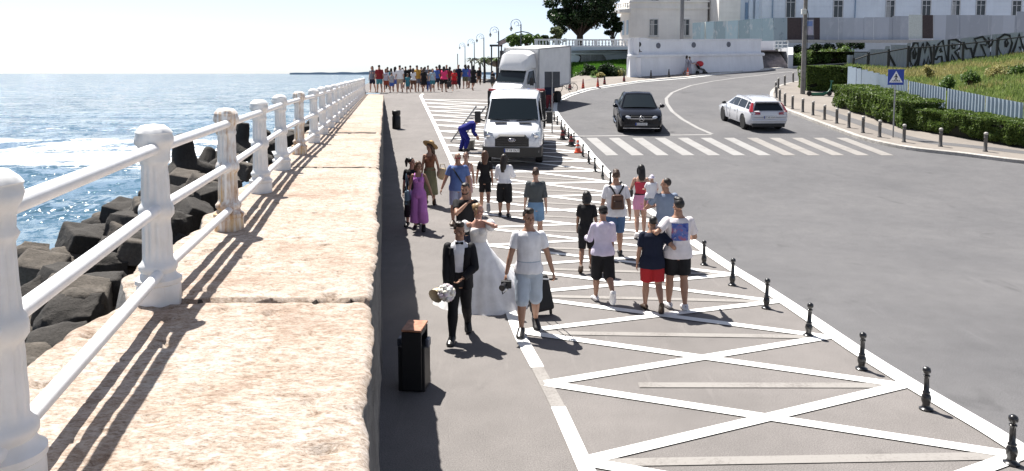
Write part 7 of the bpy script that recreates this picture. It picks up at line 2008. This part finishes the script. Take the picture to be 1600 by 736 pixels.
# ------------------------------------------------------------------ terrace behind the wall
tz = 6.0
bm = bmesh.new(); vs = [bm.verts.new((x, y, tz)) for x, y in [(9.2, 74), (14, 70), (20, 74), (24, 77), (30, 80), (44, 79.5), (150, 80), (150, 260), (-6, 260), (-6, 118), (2, 95), (2.5, 79)]]; f = bm.faces.new(vs)
if f.normal.z < 0: f.normal_flip()
bmesh.ops.triangulate(bm, faces=[f]); me = bpy.data.meshes.new('terrain_terrace'); bm.to_mesh(me); bm.free(); me.materials.append(paving); o = link('terrain_terrace', me); o['kind'] = 'structure'
# bank below the blue hoarding, from the far pavement up to the terrace
V = []; F = []
for i in range(21):
    x = 25.5 + i*2.6; y0 = 78.5 + (x-25.5)*.75; y0 = min(y0, 90); 
    V += [(x, y0 + 2.5 - max(0, x-40)*.1, hgt(x, y0) - .1), (x, max(y0 + 7, 85), 6.55), (x, 100, 6.9)]
for i in range(20):
    k = i*3; F += [(k, k+3, k+4, k+1), (k+1, k+4, k+5, k+2)]
o = link('terrain_slope', mesh_np('terrain_slope', V, F, m)); o['kind'] = 'structure'

# ------------------------------------------------------------------ balustraded retaining wall left of it
bl_m = mat_facade('pale_blue_wall', (.46, .56, .62)); bl_g = mat_concrete('grey_arch_infill', (.20, .23, .24), .4, .3); bw = MAT('balustrade_white', (.62, .65, .67), .6)
Yb = 77.0
def bx_(px, py, Y=Yb): return atd(px, py, Y)
r = empty('balustrade_wall', (0, 0, 0), 0, 'pale blue retaining wall with a white balustrade between the lorry and the white wall', 'wall')
x0 = bx_(835, 80).x; x1 = 12.0; zt = bx_(900, 73).z; zl = bx_(900, 84).z
b = MB(); b.box(((x0+x1)/2, Yb+.5, (zt+3)/2), (x1-x0, .8, zt-3)); b.build('retaining_wall', bl_m, r)
b = MB(); b.box(((x0+x1)/2, Yb+.0, zl), (x1-x0, .5, .16)); b.build('ledge', bl_m, r, bevel=.02)
b = MB(); b.box(((x0+x1)/2, Yb+.35, zt+.06), (x1-x0, .5, .12)); b.build('balustrade_base', bw, r, bevel=.02)
zr = bx_(900, 62).z
b = MB(); b.box(((x0+x1)/2, Yb+.35, zr), (x1-x0, .42, .14)); b.build('handrail', bw, r, bevel=.02)
x = x0 + .2; k = 0
while x < x1:
    if k % 6 == 0:
        b = MB(); b.box((x, Yb+.35, (zt+zr)/2), (.34, .40, zr-zt)); b.build('pier', bw, r)
    else:
        b = MB(); b.lathe((x, Yb+.35, zt+.12), [(.09, 0), (.09, .06), (.05, .10), (.10, .22), (.05, (zr-zt)*.62), (.09, (zr-zt)*.72), (.09, zr-zt-.19)], 10); b.build('baluster', bw, r, True)
    x += .33; k += 1
ap = [bx_(p_, q_) for p_, q_ in ((906, 97), (908, 90), (907, 86), (904, 84.2), (941, 84.2), (946, 90), (950, 97))]
b = MB(); Mx_ = Matrix(((1, 0, 0, 0), (0, 0, 1, 0), (0, 1, 0, 0), (0, 0, 0, 1))); b.prism([(p.x, p.z - (.5 if i in (0, 6) else 0)) for i, p in enumerate(ap)], Yb - .1, Yb + .098, M=Mx_); b.build('buttress', bl_g, r)
b = MB(); b.tube([Vector((p.x, Yb - .02, p.z)) for p in [bx_(903, 100), bx_(907, 94), bx_(908, 89), bx_(905, 85.5), bx_(899, 84.5)]], .09, 6); b.build('arch_edge', bin_black, r, True)
# lawn in front with shrubs
lp = [(at(872, 128), bx_(866, 100)), (at(900, 124.5), bx_(895, 99)), (at(930, 122.5), bx_(925, 97.5)), (at(960, 121), bx_(955, 95)), (at(979, 120.3), bx_(979, 93.5))]
nu2, nv2 = 40, 20; V = []
for i in range(nu2+1):
    A_ = along([p[0] for p in lp], i/nu2) + Vector((0, .6, .1)); B_ = along([p[1] for p in lp], i/nu2)
    for j in range(nv2+1):
        p = A_.lerp(B_, j/nv2); V.append((p.x, p.y, p.z + .05*_h(i, j, 1, 1)))
F = [(i*(nv2+1)+j, (i+1)*(nv2+1)+j, (i+1)*(nv2+1)+j+1, i*(nv2+1)+j+1) for i in range(nu2) for j in range(nv2)]
o = link('lawn', mesh_np('lawn', V, F, MAT('lawn_soil', (.05, .10, .02), .95, 0, .3, 2), smooth=True)); o['kind'] = 'structure'
VA = np.array(V).reshape(nu2+1, nv2+1, 3); rs_ = np.random.default_rng(5); n = 22000
i_ = rs_.uniform(0, nu2-1e-3, n); j_ = rs_.uniform(nv2*.3, nv2-1e-3, n); i0 = i_.astype(int); j0 = j_.astype(int)
Pl = VA[i0, j0] + (VA[i0+1, j0]-VA[i0, j0])*(i_-i0)[:, None] + (VA[i0, j0+1]-VA[i0, j0])*(j_-j0)[:, None]
blades('lawn_grass', Pl, .14, .03, mat_leaf('leaf_lawn', (.05, .16, .015), (.13, .28, .03)))
sh_ = [(890, 116, .95, 1.25, leaf_dark, 'dark bushy shrub at the rear edge of the lorry'), (919, 117.5, .8, 1.15, leaf_dark, 'dark upright shrub in the middle of the lawn'), (944, 117, .85, 1.35, leaf_dark, 'taller dark shrub of the pair on the lawn'), (955, 117, .8, 1.1, leaf_dark, 'lower dark shrub of the pair on the lawn'),
       (903, 120, .5, .55, leaf_mid, 'low green plant before the first lawn shrub'), (912, 120.5, .5, .5, leaf_olive, 'low greyish plant at the front of the lawn bed'), (930, 119.5, .55, .5, leaf_mid, 'low green plant between the lawn shrubs'), (937, 119.5, .45, .4, leaf_dry, 'low brownish plant in the lawn bed'), (963, 117.5, .8, .55, leaf_dry, 'low dry spreading plant next to the white wall'), (971, 118.5, .6, .6, leaf_olive, 'low olive plant at the corner of the white wall'), (965, 112, .7, .5, leaf_mid, 'green spreading plant higher on the lawn by the white wall')]
for k, (px, py, rd, h, mt, lb) in enumerate(sh_):
    fl_v = VA.reshape(-1, 3); pj_ = [proj(Vector(v)) for v in fl_v]; kk = min(range(len(pj_)), key=lambda i: (pj_[i][0]-px)**2 + (pj_[i][1]-py)**2); q = Vector(fl_v[kk]); bush('shrub', (q.x, q.y, q.z - .05), rd, h, 1500 if rd > .7 else 600, .085, mt, lb, 40+k)

# ------------------------------------------------------------------ steps, stair railing and cheek walls
r = empty('stairs', (0, 0, 0), 0, 'dark stone steps with white cheek wall at the end of the white wall', 'stairs')
step_m = mat_concrete('dark_step_stone', (.24, .22, .23), .3, .3)
yb0 = 76.5; zb0 = atd(1207, 103, yb0).z; zt0 = atd(1205, 78.5, 81).z; ns = 11
for k in range(ns):
    y = yb0 + (81-yb0)*k/ns; z = zb0 + (zt0-zb0)*(k+1)/ns; xl = atd(1184, 90, y).x; xr = atd(1231 - 17*k/ns, 90, y).x
    b = MB(); b.box(((xl+xr)/2, y + .35, z - .5), (xr-xl, .7, 1.0)); b.build('step', step_m, r, bevel=.01)
b = MB(); xr = atd(1224, 90, 78).x
cw = mat_facade('cheek_wall', (.58, .60, .63))
b.loft([[Vector((x, y, zb0 - .6)), Vector((x, y, z)), Vector((x+.5, y, z)), Vector((x+.5, y, zb0 - .6))] for x, y, z in ((atd(1231, 100, 76.3).x, 76.3, zb0 + 1.1), (atd(1231, 90, 78.6).x, 78.6, zb0 + 1.9), (atd(1216, 80, 81).x, 81, zt0 + .1))]); b.build('cheek_wall', cw, r)
b = MB(); p = atd(1199, 71, 81.6); b.box((p.x, 81.9, p.z), (1.75, .5, .95)); b.build('upper_wall', white_wall_m, r)
rp = [atd(px, 77, 80.6) for px in (1210, 1216, 1222, 1231)]
for q in rp:
    b = MB(); b.box((q.x, q.y, q.z + .4), (.07, .07, .9)); b.build('railing_post', bw, r)
for dz in (.12, .48, .84):
    b = MB(); b.tube([q + Vector((0, 0, dz)) for q in rp], .035, 6); b.build('railing_bar', bw, r)
# bushes right of the steps
for k, (px, py, Y, rd, h, mt, lb) in enumerate([(1246, 96, 79.5, 1.3, 1.2, leaf_mid, 'green shrub right beside the stair cheek wall'), (1262, 94, 80, 1.5, 1.2, leaf_hedge, 'broad green shrub behind the utility pole'), (1280, 93, 81, 1.5, 1.2, leaf_mid, 'green shrub between the utility pole and the round hedge'), (1300, 91, 82, 1.6, 1.3, leaf_hedge, 'green shrub above the round clipped hedge'), (1319, 89, 83, 1.4, 1.3, leaf_mid, 'green shrub at the end of the graffiti fence'),
   (1252, 80, 84, 1.6, .8, leaf_dark, 'dark creeping shrub below the hoarding beside the stair railing'), (1280, 78, 85, 2.0, .9, leaf_dark, 'dark creeping shrub below the hoarding notice boards'), (1308, 75, 86, 2.0, .9, leaf_dark, 'dark creeping shrub below the grey hoarding above the round hedge'), (1335, 72, 86, 1.8, .8, leaf_dark, 'dark creeping shrub below the hoarding behind the graffiti fence')]):
    q = atd(px, py, Y); bush('shrub', (q.x, q.y, q.z - .2), rd, h, 1600, .10, mt, lb, 60+k)

# ------------------------------------------------------------------ hoarding along the building
hb1 = mat_sheet('peeling_blue_hoarding', (.36, .49, .55), (.55, .60, .62), .7); hb2 = mat_sheet('grey_hoarding', (.42, .46, .53), (.50, .53, .59), .5); hb3 = MAT('dark_brown_gate', (.045, .030, .032), .6, 0, .3); hb6 = MAT('slate_panel', (.10, .10, .13), .6, 0, .3); hb4 = MAT('white_panel', (.55, .60, .58), .5); hb5 = mat_sheet('rusty_patch_hoarding', (.33, .42, .48), (.10, .13, .17), .9)
r = empty('hoarding', (0, 0, 0), 0, 'long hoarding of peeling blue and grey metal panels along the foot of the buildings', 'hoarding')
Yh = 86.0
def hp(px0, px1, y0, y1_, yb_, mat, name='panel', dY=0.0, Y0=None, Y1=None):
    Ya = (Y0 or Yh) + dY; Yb2 = (Y1 or Yh) + dY
    a = atd(px0, y0, Ya); c = atd(px1, y1_, Yb2); a2 = atd(px0, yb_, Ya); c2 = atd(px1, yb_, Yb2)
    n = Vector((-(c.y-a.y), c.x-a.x, 0)).normalized()*.05
    b = MB(); b.loft([[a2, a, a+n, a2+n], [c2, c, c+n, c2+n]]); return b.build(name, mat, r)
e = [1082, 1101, 1103, 1118, 1136, 1154, 1172, 1190, 1208]; tl = [36, 34.5, 34, 33.5, 33, 32, 30, 29, 28]
for k in range(len(e)-1):
    hp(e[k]+.15, e[k+1]-.15, tl[k], tl[k+1]-.3, 68, hb1 if k != 1 else hb4, 'panel', dY=(k % 2)*.04, Y0=87.5-k*.35, Y1=87.5-(k+1)*.35)
p2 = [(1208.2, 1230, hb5, 28, 66), (1230.2, 1252, hb3, 27.5, 63), (1252.2, 1272, hb6, 27.5, 64), (1272.2, 1281, hb3, 27.5, 64), (1281.2, 1310, hb2, 27.5, 64), (1310.2, 1350, hb2, 28, 64), (1350.2, 1365, hb4 if False else hb2, 27, 64), (1365.2, 1395, hb2, 27, 63), (1395.2, 1420, hb2, 25, 62), (1420.2, 1441.5, hb4, 23, 60), (1441.7, 1458, hb3, 23.5, 60), (1458.2, 1500, hb2, 23.5, 62), (1500.2, 1545, hb2, 23.5, 62), (1545.2, 1588, hb2, 24, 62), (1588.2, 1640, hb2, 18, 62), (1640.2, 1720, hb2, 17, 62)]
for k, (a, c, mt, t, bt) in enumerate(p2): hp(a, c, t, t, bt, mt, 'door' if mt is hb3 else 'panel', dY=(k % 2)*.05 - 1.2)
nb = hp(1258, 1271, 31, 31, 55, MAT('notice_board', (.42, .44, .52), .5), 'notice_board', dY=-1.35)
b = MB(); p = atd(1264.5, 37, Yh-1.42); b.box((p.x, p.y, p.z), (.72, .02, .52)); b.build('notice_sheet', MAT('notice_blue', (.16, .24, .48), .5), nb)
b = MB(); p = atd(1264.5, 48, Yh-1.42); b.box((p.x, p.y, p.z), (.72, .02, .75)); b.build('notice_sheet', MAT('notice_lilac', (.42, .40, .50), .5), nb)
b = MB(); a = atd(1230, 65, Yh-1.6); c = atd(1470, 61, Yh-1.6); b.box(((a.x+c.x)/2, Yh-1.5, (a.z+c.z)/2 - .1), (c.x-a.x, .5, .3)); b.build('concrete_plinth', MAT('plinth_grey', (.40, .40, .40), .8), r)

# ------------------------------------------------------------------ buildings
def facade(root, x0, x1, y, z0, z1, mat, course=.62, wins=(), name='wall', ang=0.0, depth=8, gap=.055):
    """rusticated wall facing the camera: backing wall, courses standing 3 cm proud, windows set in"""
    O_ = Matrix.Translation((x0, y, 0)) @ Matrix.Rotation(ang, 4, 'Z'); W_ = x1 - x0
    b = MB(); b.box((W_/2, depth/2 + .06, (z0+z1)/2), (W_, depth, z1-z0), M=O_)
    z = z0
    while z < z1 - .02:
        h = min(course - gap, z1 - z); cuts = [(0, W_)]
        for (wx0, wx1, wz0, wz1) in wins:
            if z < wz1 + .08 and z + h > wz0 - .06:
                nc_ = []
                for a, c in cuts:
                    if wx1 + .12 <= a or wx0 - .12 >= c: nc_.append((a, c)); continue
                    if wx0 - .12 > a: nc_.append((a, wx0 - .12))
                    if wx1 + .12 < c: nc_.append((wx1 + .12, c))
                cuts = nc_
        for a, c in cuts:
            if c - a > .02: b.box(((a+c)/2, .03, z + h/2), (c-a, .06, h), M=O_)
        z += course
    b.build(name, mat, root)
    wf = MAT('window_frame_white', (.66, .66, .66), .5); 
    for (wx0, wx1, wz0, wz1) in wins:
        w_, h_ = wx1-wx0, wz1-wz0; cx, cz_ = (wx0+wx1)/2, (wz0+wz1)/2
        f = MB(); t = .09
        for (c_, s_) in (((wx0-.02, .0, cz_), (t, .12, h_+t)), ((wx1+.02, .0, cz_), (t, .12, h_+t)), ((cx, .0, wz1), (w_-.03, .12, t)), ((cx, .0, wz0), (w_-.03, .12, t)), ((cx, .02, cz_-.02), (.06, .07, h_-.10)), ((cx, .015, wz1 - h_*.32), (w_-.1, .065, .06))): f.box(c_, s_, M=O_)
        wo = f.build('window', wf, root)
        g_ = MB(); g_.box((cx, .052, cz_), (w_-.06, .01, h_-.08), M=O_); g_.build('pane', win_glass, wo)
        if (int(wx0*7) % 3) != 1:
            k = MB(); k.box((cx - w_*.22, .044, cz_-.05), (w_*.34, .006, h_-.2), M=O_); k.build('curtain', MAT('pale_curtain', (.42, .42, .42), .9), wo)
        s_ = MB(); s_.box((cx, -.06, wz0 - .13), (w_+.3, .14, .10), M=O_); s_.build('sill', wf, wo)
def wpx(px0, px1, y0, y1_, Y, xref):
    a = atd(px0, y1_, Y); c = atd(px1, y0, Y); return (a.x - xref, c.x - xref, a.z, c.z)
wh = mat_facade('white_render', (.90, .88, .85)); wb_ = mat_facade('shade_blue_render', (.80, .85, .92)); wb2 = mat_facade('shade_blue_render_deep', (.72, .79, .88))  # the two blue renders carry the facade's blue shade in their colour
r = empty('white_building', (0, 0, 0), 0, 'white rendered building with grooved walls, low windows and a balcony', 'building')
Y1 = 96.0; x0 = atd(984, 50, Y1).x; x1 = atd(1105, 50, Y1).x
wins = [wpx(1015, 1028, 30, 55.5, Y1, x0), wpx(1065.5, 1077, 30, 55.5, Y1, x0)]
wins += [wpx(a_, b__, -22, 1.5, Y1, x0) for a_, b__ in ((1018, 1030), (1067, 1079))]
facade(r, x0, x1, Y1, 6.0, 19, wh, .62, wins)
b = MB(); b.box(((x0+x1)/2, Y1 - .12, atd(1000, 13, Y1).z), (x1-x0+.3, .3, .14)); b.build('string_course', wh, r, bevel=.02)
b = MB(); b.box(((x0+x1)/2, Y1 - .16, atd(1000, 2.5, Y1).z), (x1-x0+.3, .4, .20)); b.build('string_course', wh, r, bevel=.02)
xa = x1 + .02; xb = atd(1124, 50, Y1 + 1.5).x
facade(r, xa, xb, Y1 + 1.5, 6.0, 19, wh, .62, [wpx(1110, 1119, 28, 52, Y1 + 1.5, xa)])
b = MB(); b.box(((xa+xb)/2, Y1 + 1.4, atd(1000, 6, Y1).z), (xb-xa, .3, .16)); b.build('string_course', wh, r, bevel=.02)
# narrow receding side with pale blue windows, and the balcony on it
xs_ = atd(968, 50, Y1 + 4).x
b = MB(); b.loft([[Vector((xs_, Y1 + 4, 6)), Vector((xs_, Y1 + 4, 19)), Vector((xs_ + .5, Y1 + 6, 19)), Vector((xs_ + .5, Y1 + 6, 6))], [Vector((x0 - .01, Y1 + .05, 6)), Vector((x0 - .01, Y1 + .05, 19)), Vector((x0 - .01, Y1 + 6, 19)), Vector((x0 - .01, Y1 + 6, 6))]]); b.build('side_wall', wh, r)
for (pa, pb) in ((972.5, 975.5), (979, 982)):
    a = atd(pa, 55, Y1 + 2.4); c = atd(pb, 32, Y1 + 1.2); b = MB(); ya = Y1 + 4 - (pa-968)/16*3.95; yb_ = Y1 + 4 - (pb-968)/16*3.95
    xA = xs_ + (x0-xs_)*(pa-968)/16; xB = xs_ + (x0-xs_)*(pb-968)/16
    b.loft([[Vector((xA - .03, ya - .06, a.z)), Vector((xA - .03, ya - .06, c.z)), Vector((xA, ya + .1, c.z)), Vector((xA, ya + .1, a.z))], [Vector((xB - .03, yb_ - .06, a.z)), Vector((xB - .03, yb_ - .06, c.z)), Vector((xB, yb_ + .1, c.z)), Vector((xB, yb_ + .1, a.z))]]); b.build('window', MAT('pale_blue_shutter', (.42, .55, .66), .5), r)
bz0 = atd(975, 19, Y1 + 2).z; bz1 = atd(975, 5, Y1 + 2).z; xl_ = atd(957, 10, Y1 + 1.5).x
bal = MB(); bal.loft([[Vector((x, y, bz0 - d_)), Vector((x, y, bz0 + .25)), Vector((x + .6, y + 2.2, bz0 + .25)), Vector((x + .6, y + 2.2, bz0 - d_))] for x, y, d_ in ((xl_, Y1 + 3.2, -.05), (xl_ + .8, Y1 + .9, .1), (x0 + .05, Y1 - .5, .3))]); bo = bal.build('balcony', wh, r)
for k in range(9):
    t = k/8; b = MB(); b.lathe((xl_ + .15 + (x0 - xl_ - .2)*t, Y1 + 3.0 - 3.3*t, bz0 + .25), [(.10, 0), (.06, .08), (.13, .28), (.06, .62), (.10, .70)], 8); b.build('baluster', wh, bo, True)
b = MB(); b.tube([(xl_ + .1, Y1 + 3.1, bz0 + 1.02), (x0 + .05, Y1 - .4, bz0 + 1.02)], [(.09, .14)]*2, 4); b.build('handrail', wh, bo)

r = empty('grooved_wing', (0, 0, 0), 0, 'bright projecting white wing with horizontal grooves between the white and the shade-tinted building', 'building')
Yw = 92.0; x0 = atd(1122.5, 50, Yw).x; x1 = atd(1156, 50, Yw).x
facade(r, x0, x1, Yw, 6.0, 19, mat_facade('bright_render', (.88, .85, .81)), .62, [])
xq = x1 + .02
for k, (pa, pb, dy, mt) in enumerate(((1156, 1163, .5, wb2), (1163, 1170, .9, wb_), (1170, 1176, .4, wb2), (1176, 1180, .9, wb_), (1180, 1189, .3, wb2))):
    a = atd(pa, 30, Yw + dy).x; c = atd(pb, 30, Yw + dy).x
    b = MB(); b.box(((a+c)/2, Yw + dy + 1.5, 12.5), (c-a, 3, 13)); b.build('pilaster', mt, r)
for pa, pb in ((1163.8, 1169.2),):
    a = atd(pa, 30, Yw + .85).x; c = atd(pb, 4, Yw + .85).x; b = MB(); b.box(((a+c)/2, Yw + .86, 10.5), (c-a, .06, 3.4)); b.build('tall_window', MAT('tall_window_blue', (.25, .36, .52), .25), r)

r = empty('shade_tinted_building', (0, 0, 0), 0, 'long shade-tinted white grooved building with a row of narrow windows above the hoarding', 'building')
Yr = 91.0; x0 = atd(1190, 50, Yr).x; x1 = atd(1760, 50, Yr).x
wl = [(1228, 1243, -8, 27.5), (1302, 1317, 0.5, 27.5), (1384, 1398, .5, 28), (1440, 1454.5, .5, 25.5), (1487, 1500, .5, 24), (1525, 1540, .5, 24), (1581, 1596, 1, 24.5), (1640, 1655, 1, 24)]
facade(r, x0, x1, Yr, 6.0, 18, wb_, .62, [wpx(a, c, d_, e_, Yr, x0) for a, c, d_, e_ in wl] )
for px in (1207, 1336):
    p = atd(px, 20, Yr - .1); b = MB(); b.tube([(p.x, Yr - .12, 6), (p.x, Yr - .12, 18)], .06, 8); b.build('drainpipe', MAT('drainpipe_blue', (.20, .30, .42), .5), r, True)

# ------------------------------------------------------------------ trees
def px_tree(name, px, py, rx, ry, Y, base_z, ncl, nl, ls, mat, label, tr, seed, **kw):
    c = atd(px, py, Y); s_ = Y/1200
    return tree(name, (c.x, c.y, base_z), (c.x, c.y, c.z), (rx*s_, rx*s_*.9, ry*s_), ncl, nl, ls, mat, label, tr, seed, **kw)
px_tree('broad_tree', 906, 4, 56, 56, 92, 6.0, 70, 26000, .17, leaf_dark, 'big dark evergreen tree standing left of the white building', .45, 7)
px_tree('small_tree', 957, 38, 16, 16, 92, 6.0, 22, 4200, .16, leaf_dark, 'small dark tree squeezed between the big tree and the white building', .2, 9)
px_tree('olive_tree', 869, 56, 17, 13, 84, 6.0, 20, 3600, .13, leaf_olive, 'grey-green olive tree below the big dark tree', .12, 10)
for k, (px, py, rx, ry, Y, mt, lb) in enumerate([(802, 62, 13, 9, 82, leaf_mid, 'green bush in front of the arched pavilion roof above the lorry cab'), (822, 60, 14, 11, 83, leaf_mid, 'taller green bush above the lorry box near the arched roof'), (840, 64, 11, 9, 84, leaf_mid, 'green bush between the arched roof and the olive tree'), (852, 62, 10, 10, 86, leaf_dark, 'dark green bush at the foot of the olive tree')]):
    c = atd(px, py, Y); s_ = Y/1200; bush('bush', (c.x, c.y, c.z - ry*s_), rx*s_, ry*s_*2, 2600, .12, mt, lb, 80+k, 'bush')
for k, (px, py, Y, lb) in enumerate([(737, 96, 118, 'small palm behind the crowd, nearest the sea'), (750, 98, 112, 'small palm behind the crowd beside the first one'), (757, 95, 106, 'small palm left of the street lamp posts near the lorry'), (776, 96, 98, 'small palm just beside the lorry cab')]):
    c = atd(px, py, Y); r = empty('palm', (c.x, c.y, 2.3), 0, lb, 'palm tree'); rs = random.Random(k)
    h = c.z - 2.3; b = MB(); b.tube([(0, 0, 0), (.05, 0, h*.5), (0, 0, h)], [.16, .13, .12], 8); b.build('trunk', bark, r, True)
    b = MB()
    for q in range(16):
        a = q*2.4; el = rs.uniform(-.1, .9); ln = rs.uniform(.9, 1.25); d = Vector((math.cos(a)*math.cos(el), math.sin(a)*math.cos(el), math.sin(el)))
        P0 = Vector((0, 0, h)); P1 = P0 + d*ln*.6; P2 = P1 + Vector((d.x, d.y, d.z - .9))*ln*.55
        sd_ = Vector((-d.y, d.x, 0)).normalized()
        b.loft([[P0 - sd_*.03, P0 + sd_*.03, P0 + Vector((0, 0, .01))], [P1 - sd_*.16, P1 + sd_*.16, P1 + Vector((0, 0, .06))], [P2 - sd_*.03, P2 + sd_*.03, P2 + Vector((0, 0, .02))]])
    b.build('crown', leaf_mid if k > 1 else leaf_dark, r)

# ------------------------------------------------------------------ ornate street lamps along the promenade
lamp_m = MAT('lamp_iron', (.045, .05, .058), .5); lamp_g = MAT('lamp_lantern_glass', (.45, .50, .52), .2)
for k, (px, pt, Y) in enumerate([(814, 30, 74), (779, 42, 86), (756, 53, 101), (741, 61, 116), (726.5, 67, 131)]):
    top_ = atd(px, pt, Y); base = Vector((top_.x, Y, min(hgt(top_.x, Y), 2.4))); s_ = Y/1200
    r = empty('street_lamp', base, 0, 'ornate iron street lamp with a curled arm, ' + ['closest to the lorry', 'second from the lorry beside the pavilion', 'third from the lorry, middle of the row', 'fourth from the lorry in the row', 'farthest of the row behind the crowd'][k], 'street lamp', None)
    H_ = top_.z - base.z; rad = [7.8, 6.6, 5.6, 4.9, 4.2][k]*s_; zc = H_ - rad
    b = MB(); b.tube([(0, 0, 0), (0, 0, .8), (0, 0, .85), (0, 0, zc)], [.13, .11, .075, .055], 8); b.build('post', lamp_m, r, True)
    b = MB(); b.tube([(-rad + rad*math.cos(a), 0, zc + rad*math.sin(a)) for a in np.linspace(0, 1.12*PI, 18)], .026, 6); b.build('curled_arm', lamp_m, r, True)
    b = MB(); b.tube([(-rad*.9 + rad*.42*math.cos(a), 0, zc + rad*.1 + rad*.42*math.sin(a)) for a in np.linspace(-.6*PI, 1.1*PI, 16)], .022, 6)
    b.tube([(-rad*.25 + rad*.25*math.cos(a), 0, zc - rad*.4 + rad*.25*math.sin(a)) for a in np.linspace(-.5*PI, PI, 12)], .022, 6); b.build('scroll', lamp_m, r, True)
    xl_ = -2*rad*.97; zl_ = zc - rad*.36
    b = MB(); b.lathe((xl_ + rad*.45 if False else xl_, 0, zl_ - rad*.62), [(.03, rad*.62), (rad*.08, rad*.60), (rad*.30, rad*.18), (rad*.36, rad*.10), (rad*.34, rad*.06)], 10); b.build('lantern_cap', lamp_m, r, True)
    b = MB(); b.lathe((xl_, 0, zl_ - rad*1.0), [(rad*.12, 0), (rad*.28, rad*.42)], 10); b.build('lantern', lamp_g, r, True)
p = atd(715, 84, 140); r = empty('thin_pole', (p.x, 140, 2.3), 0, 'thin plain pole at the sea end of the lamp row', 'pole')
b = MB(); b.tube([(0, 0, 0), (0, 0, p.z - 2.3)], .07, 8); b.build('shaft', lamp_m, r, True)
b = MB(); b.lathe((0, 0, 0), [(.16, 0), (.16, .25), (.08, .35)], 10); b.build('base', lamp_m, r, True)

# ------------------------------------------------------------------ pavilion with a curved roof behind the lorry
r = empty('pavilion', (0, 0, 0), 0, 'dark pavilion with a curved roof on slim posts behind the lorry cab', 'pavilion')
Yp = 90.0; pr_ = []
dk = MAT('pavilion_dark', (.03, .036, .042), .5)
arc = [(776, 66), (786, 61), (796, 55), (806, 50.5), (816, 48.5), (826, 50.5), (836, 56), (844, 62.5)]
b = MB(); b.loft([[atd(px, py, Yp), atd(px, py + 1.6, Yp), atd(px, py + 1.6, Yp + 6) , atd(px, py, Yp + 6)] for px, py in arc]); b.build('roof', dk, r)
a = atd(767, 71, Yp); c = atd(783, 71, Yp); b = MB(); b.box(((a.x+c.x)/2, Yp + .4, a.z), (c.x-a.x+.3, .6, .22)); b.build('beam', dk, r)
for px in (768, 779, 783.5, 800, 835):
    p = atd(px, 71, Yp + .4); b = MB(); b.box((p.x, Yp + .4, (p.z + 2.4)/2), (.16, .16, p.z - 2.4)); b.build('post', dk, r)
a = atd(778, 66, Yp - .2); c = atd(797, 57.5, Yp - .2); b = MB(); b.loft([[a + Vector((0, 0, -.5)), a, a + Vector((0, .2, 0)), a + Vector((0, .2, -.5))], [c + Vector((0, 0, -.5)), c, c + Vector((0, .2, 0)), c + Vector((0, .2, -.5))]]); b.build('roof_panel', MAT('pink_panel', (.40, .32, .30), .6), r)
a = atd(786, 78, Yp + 3); b = MB(); b.box((a.x + 2.2, Yp + 3, 4.4), (5.2, .3, 4.2)); b.build('back_wall', MAT('pavilion_wall', (.25, .24, .24), .7), r)
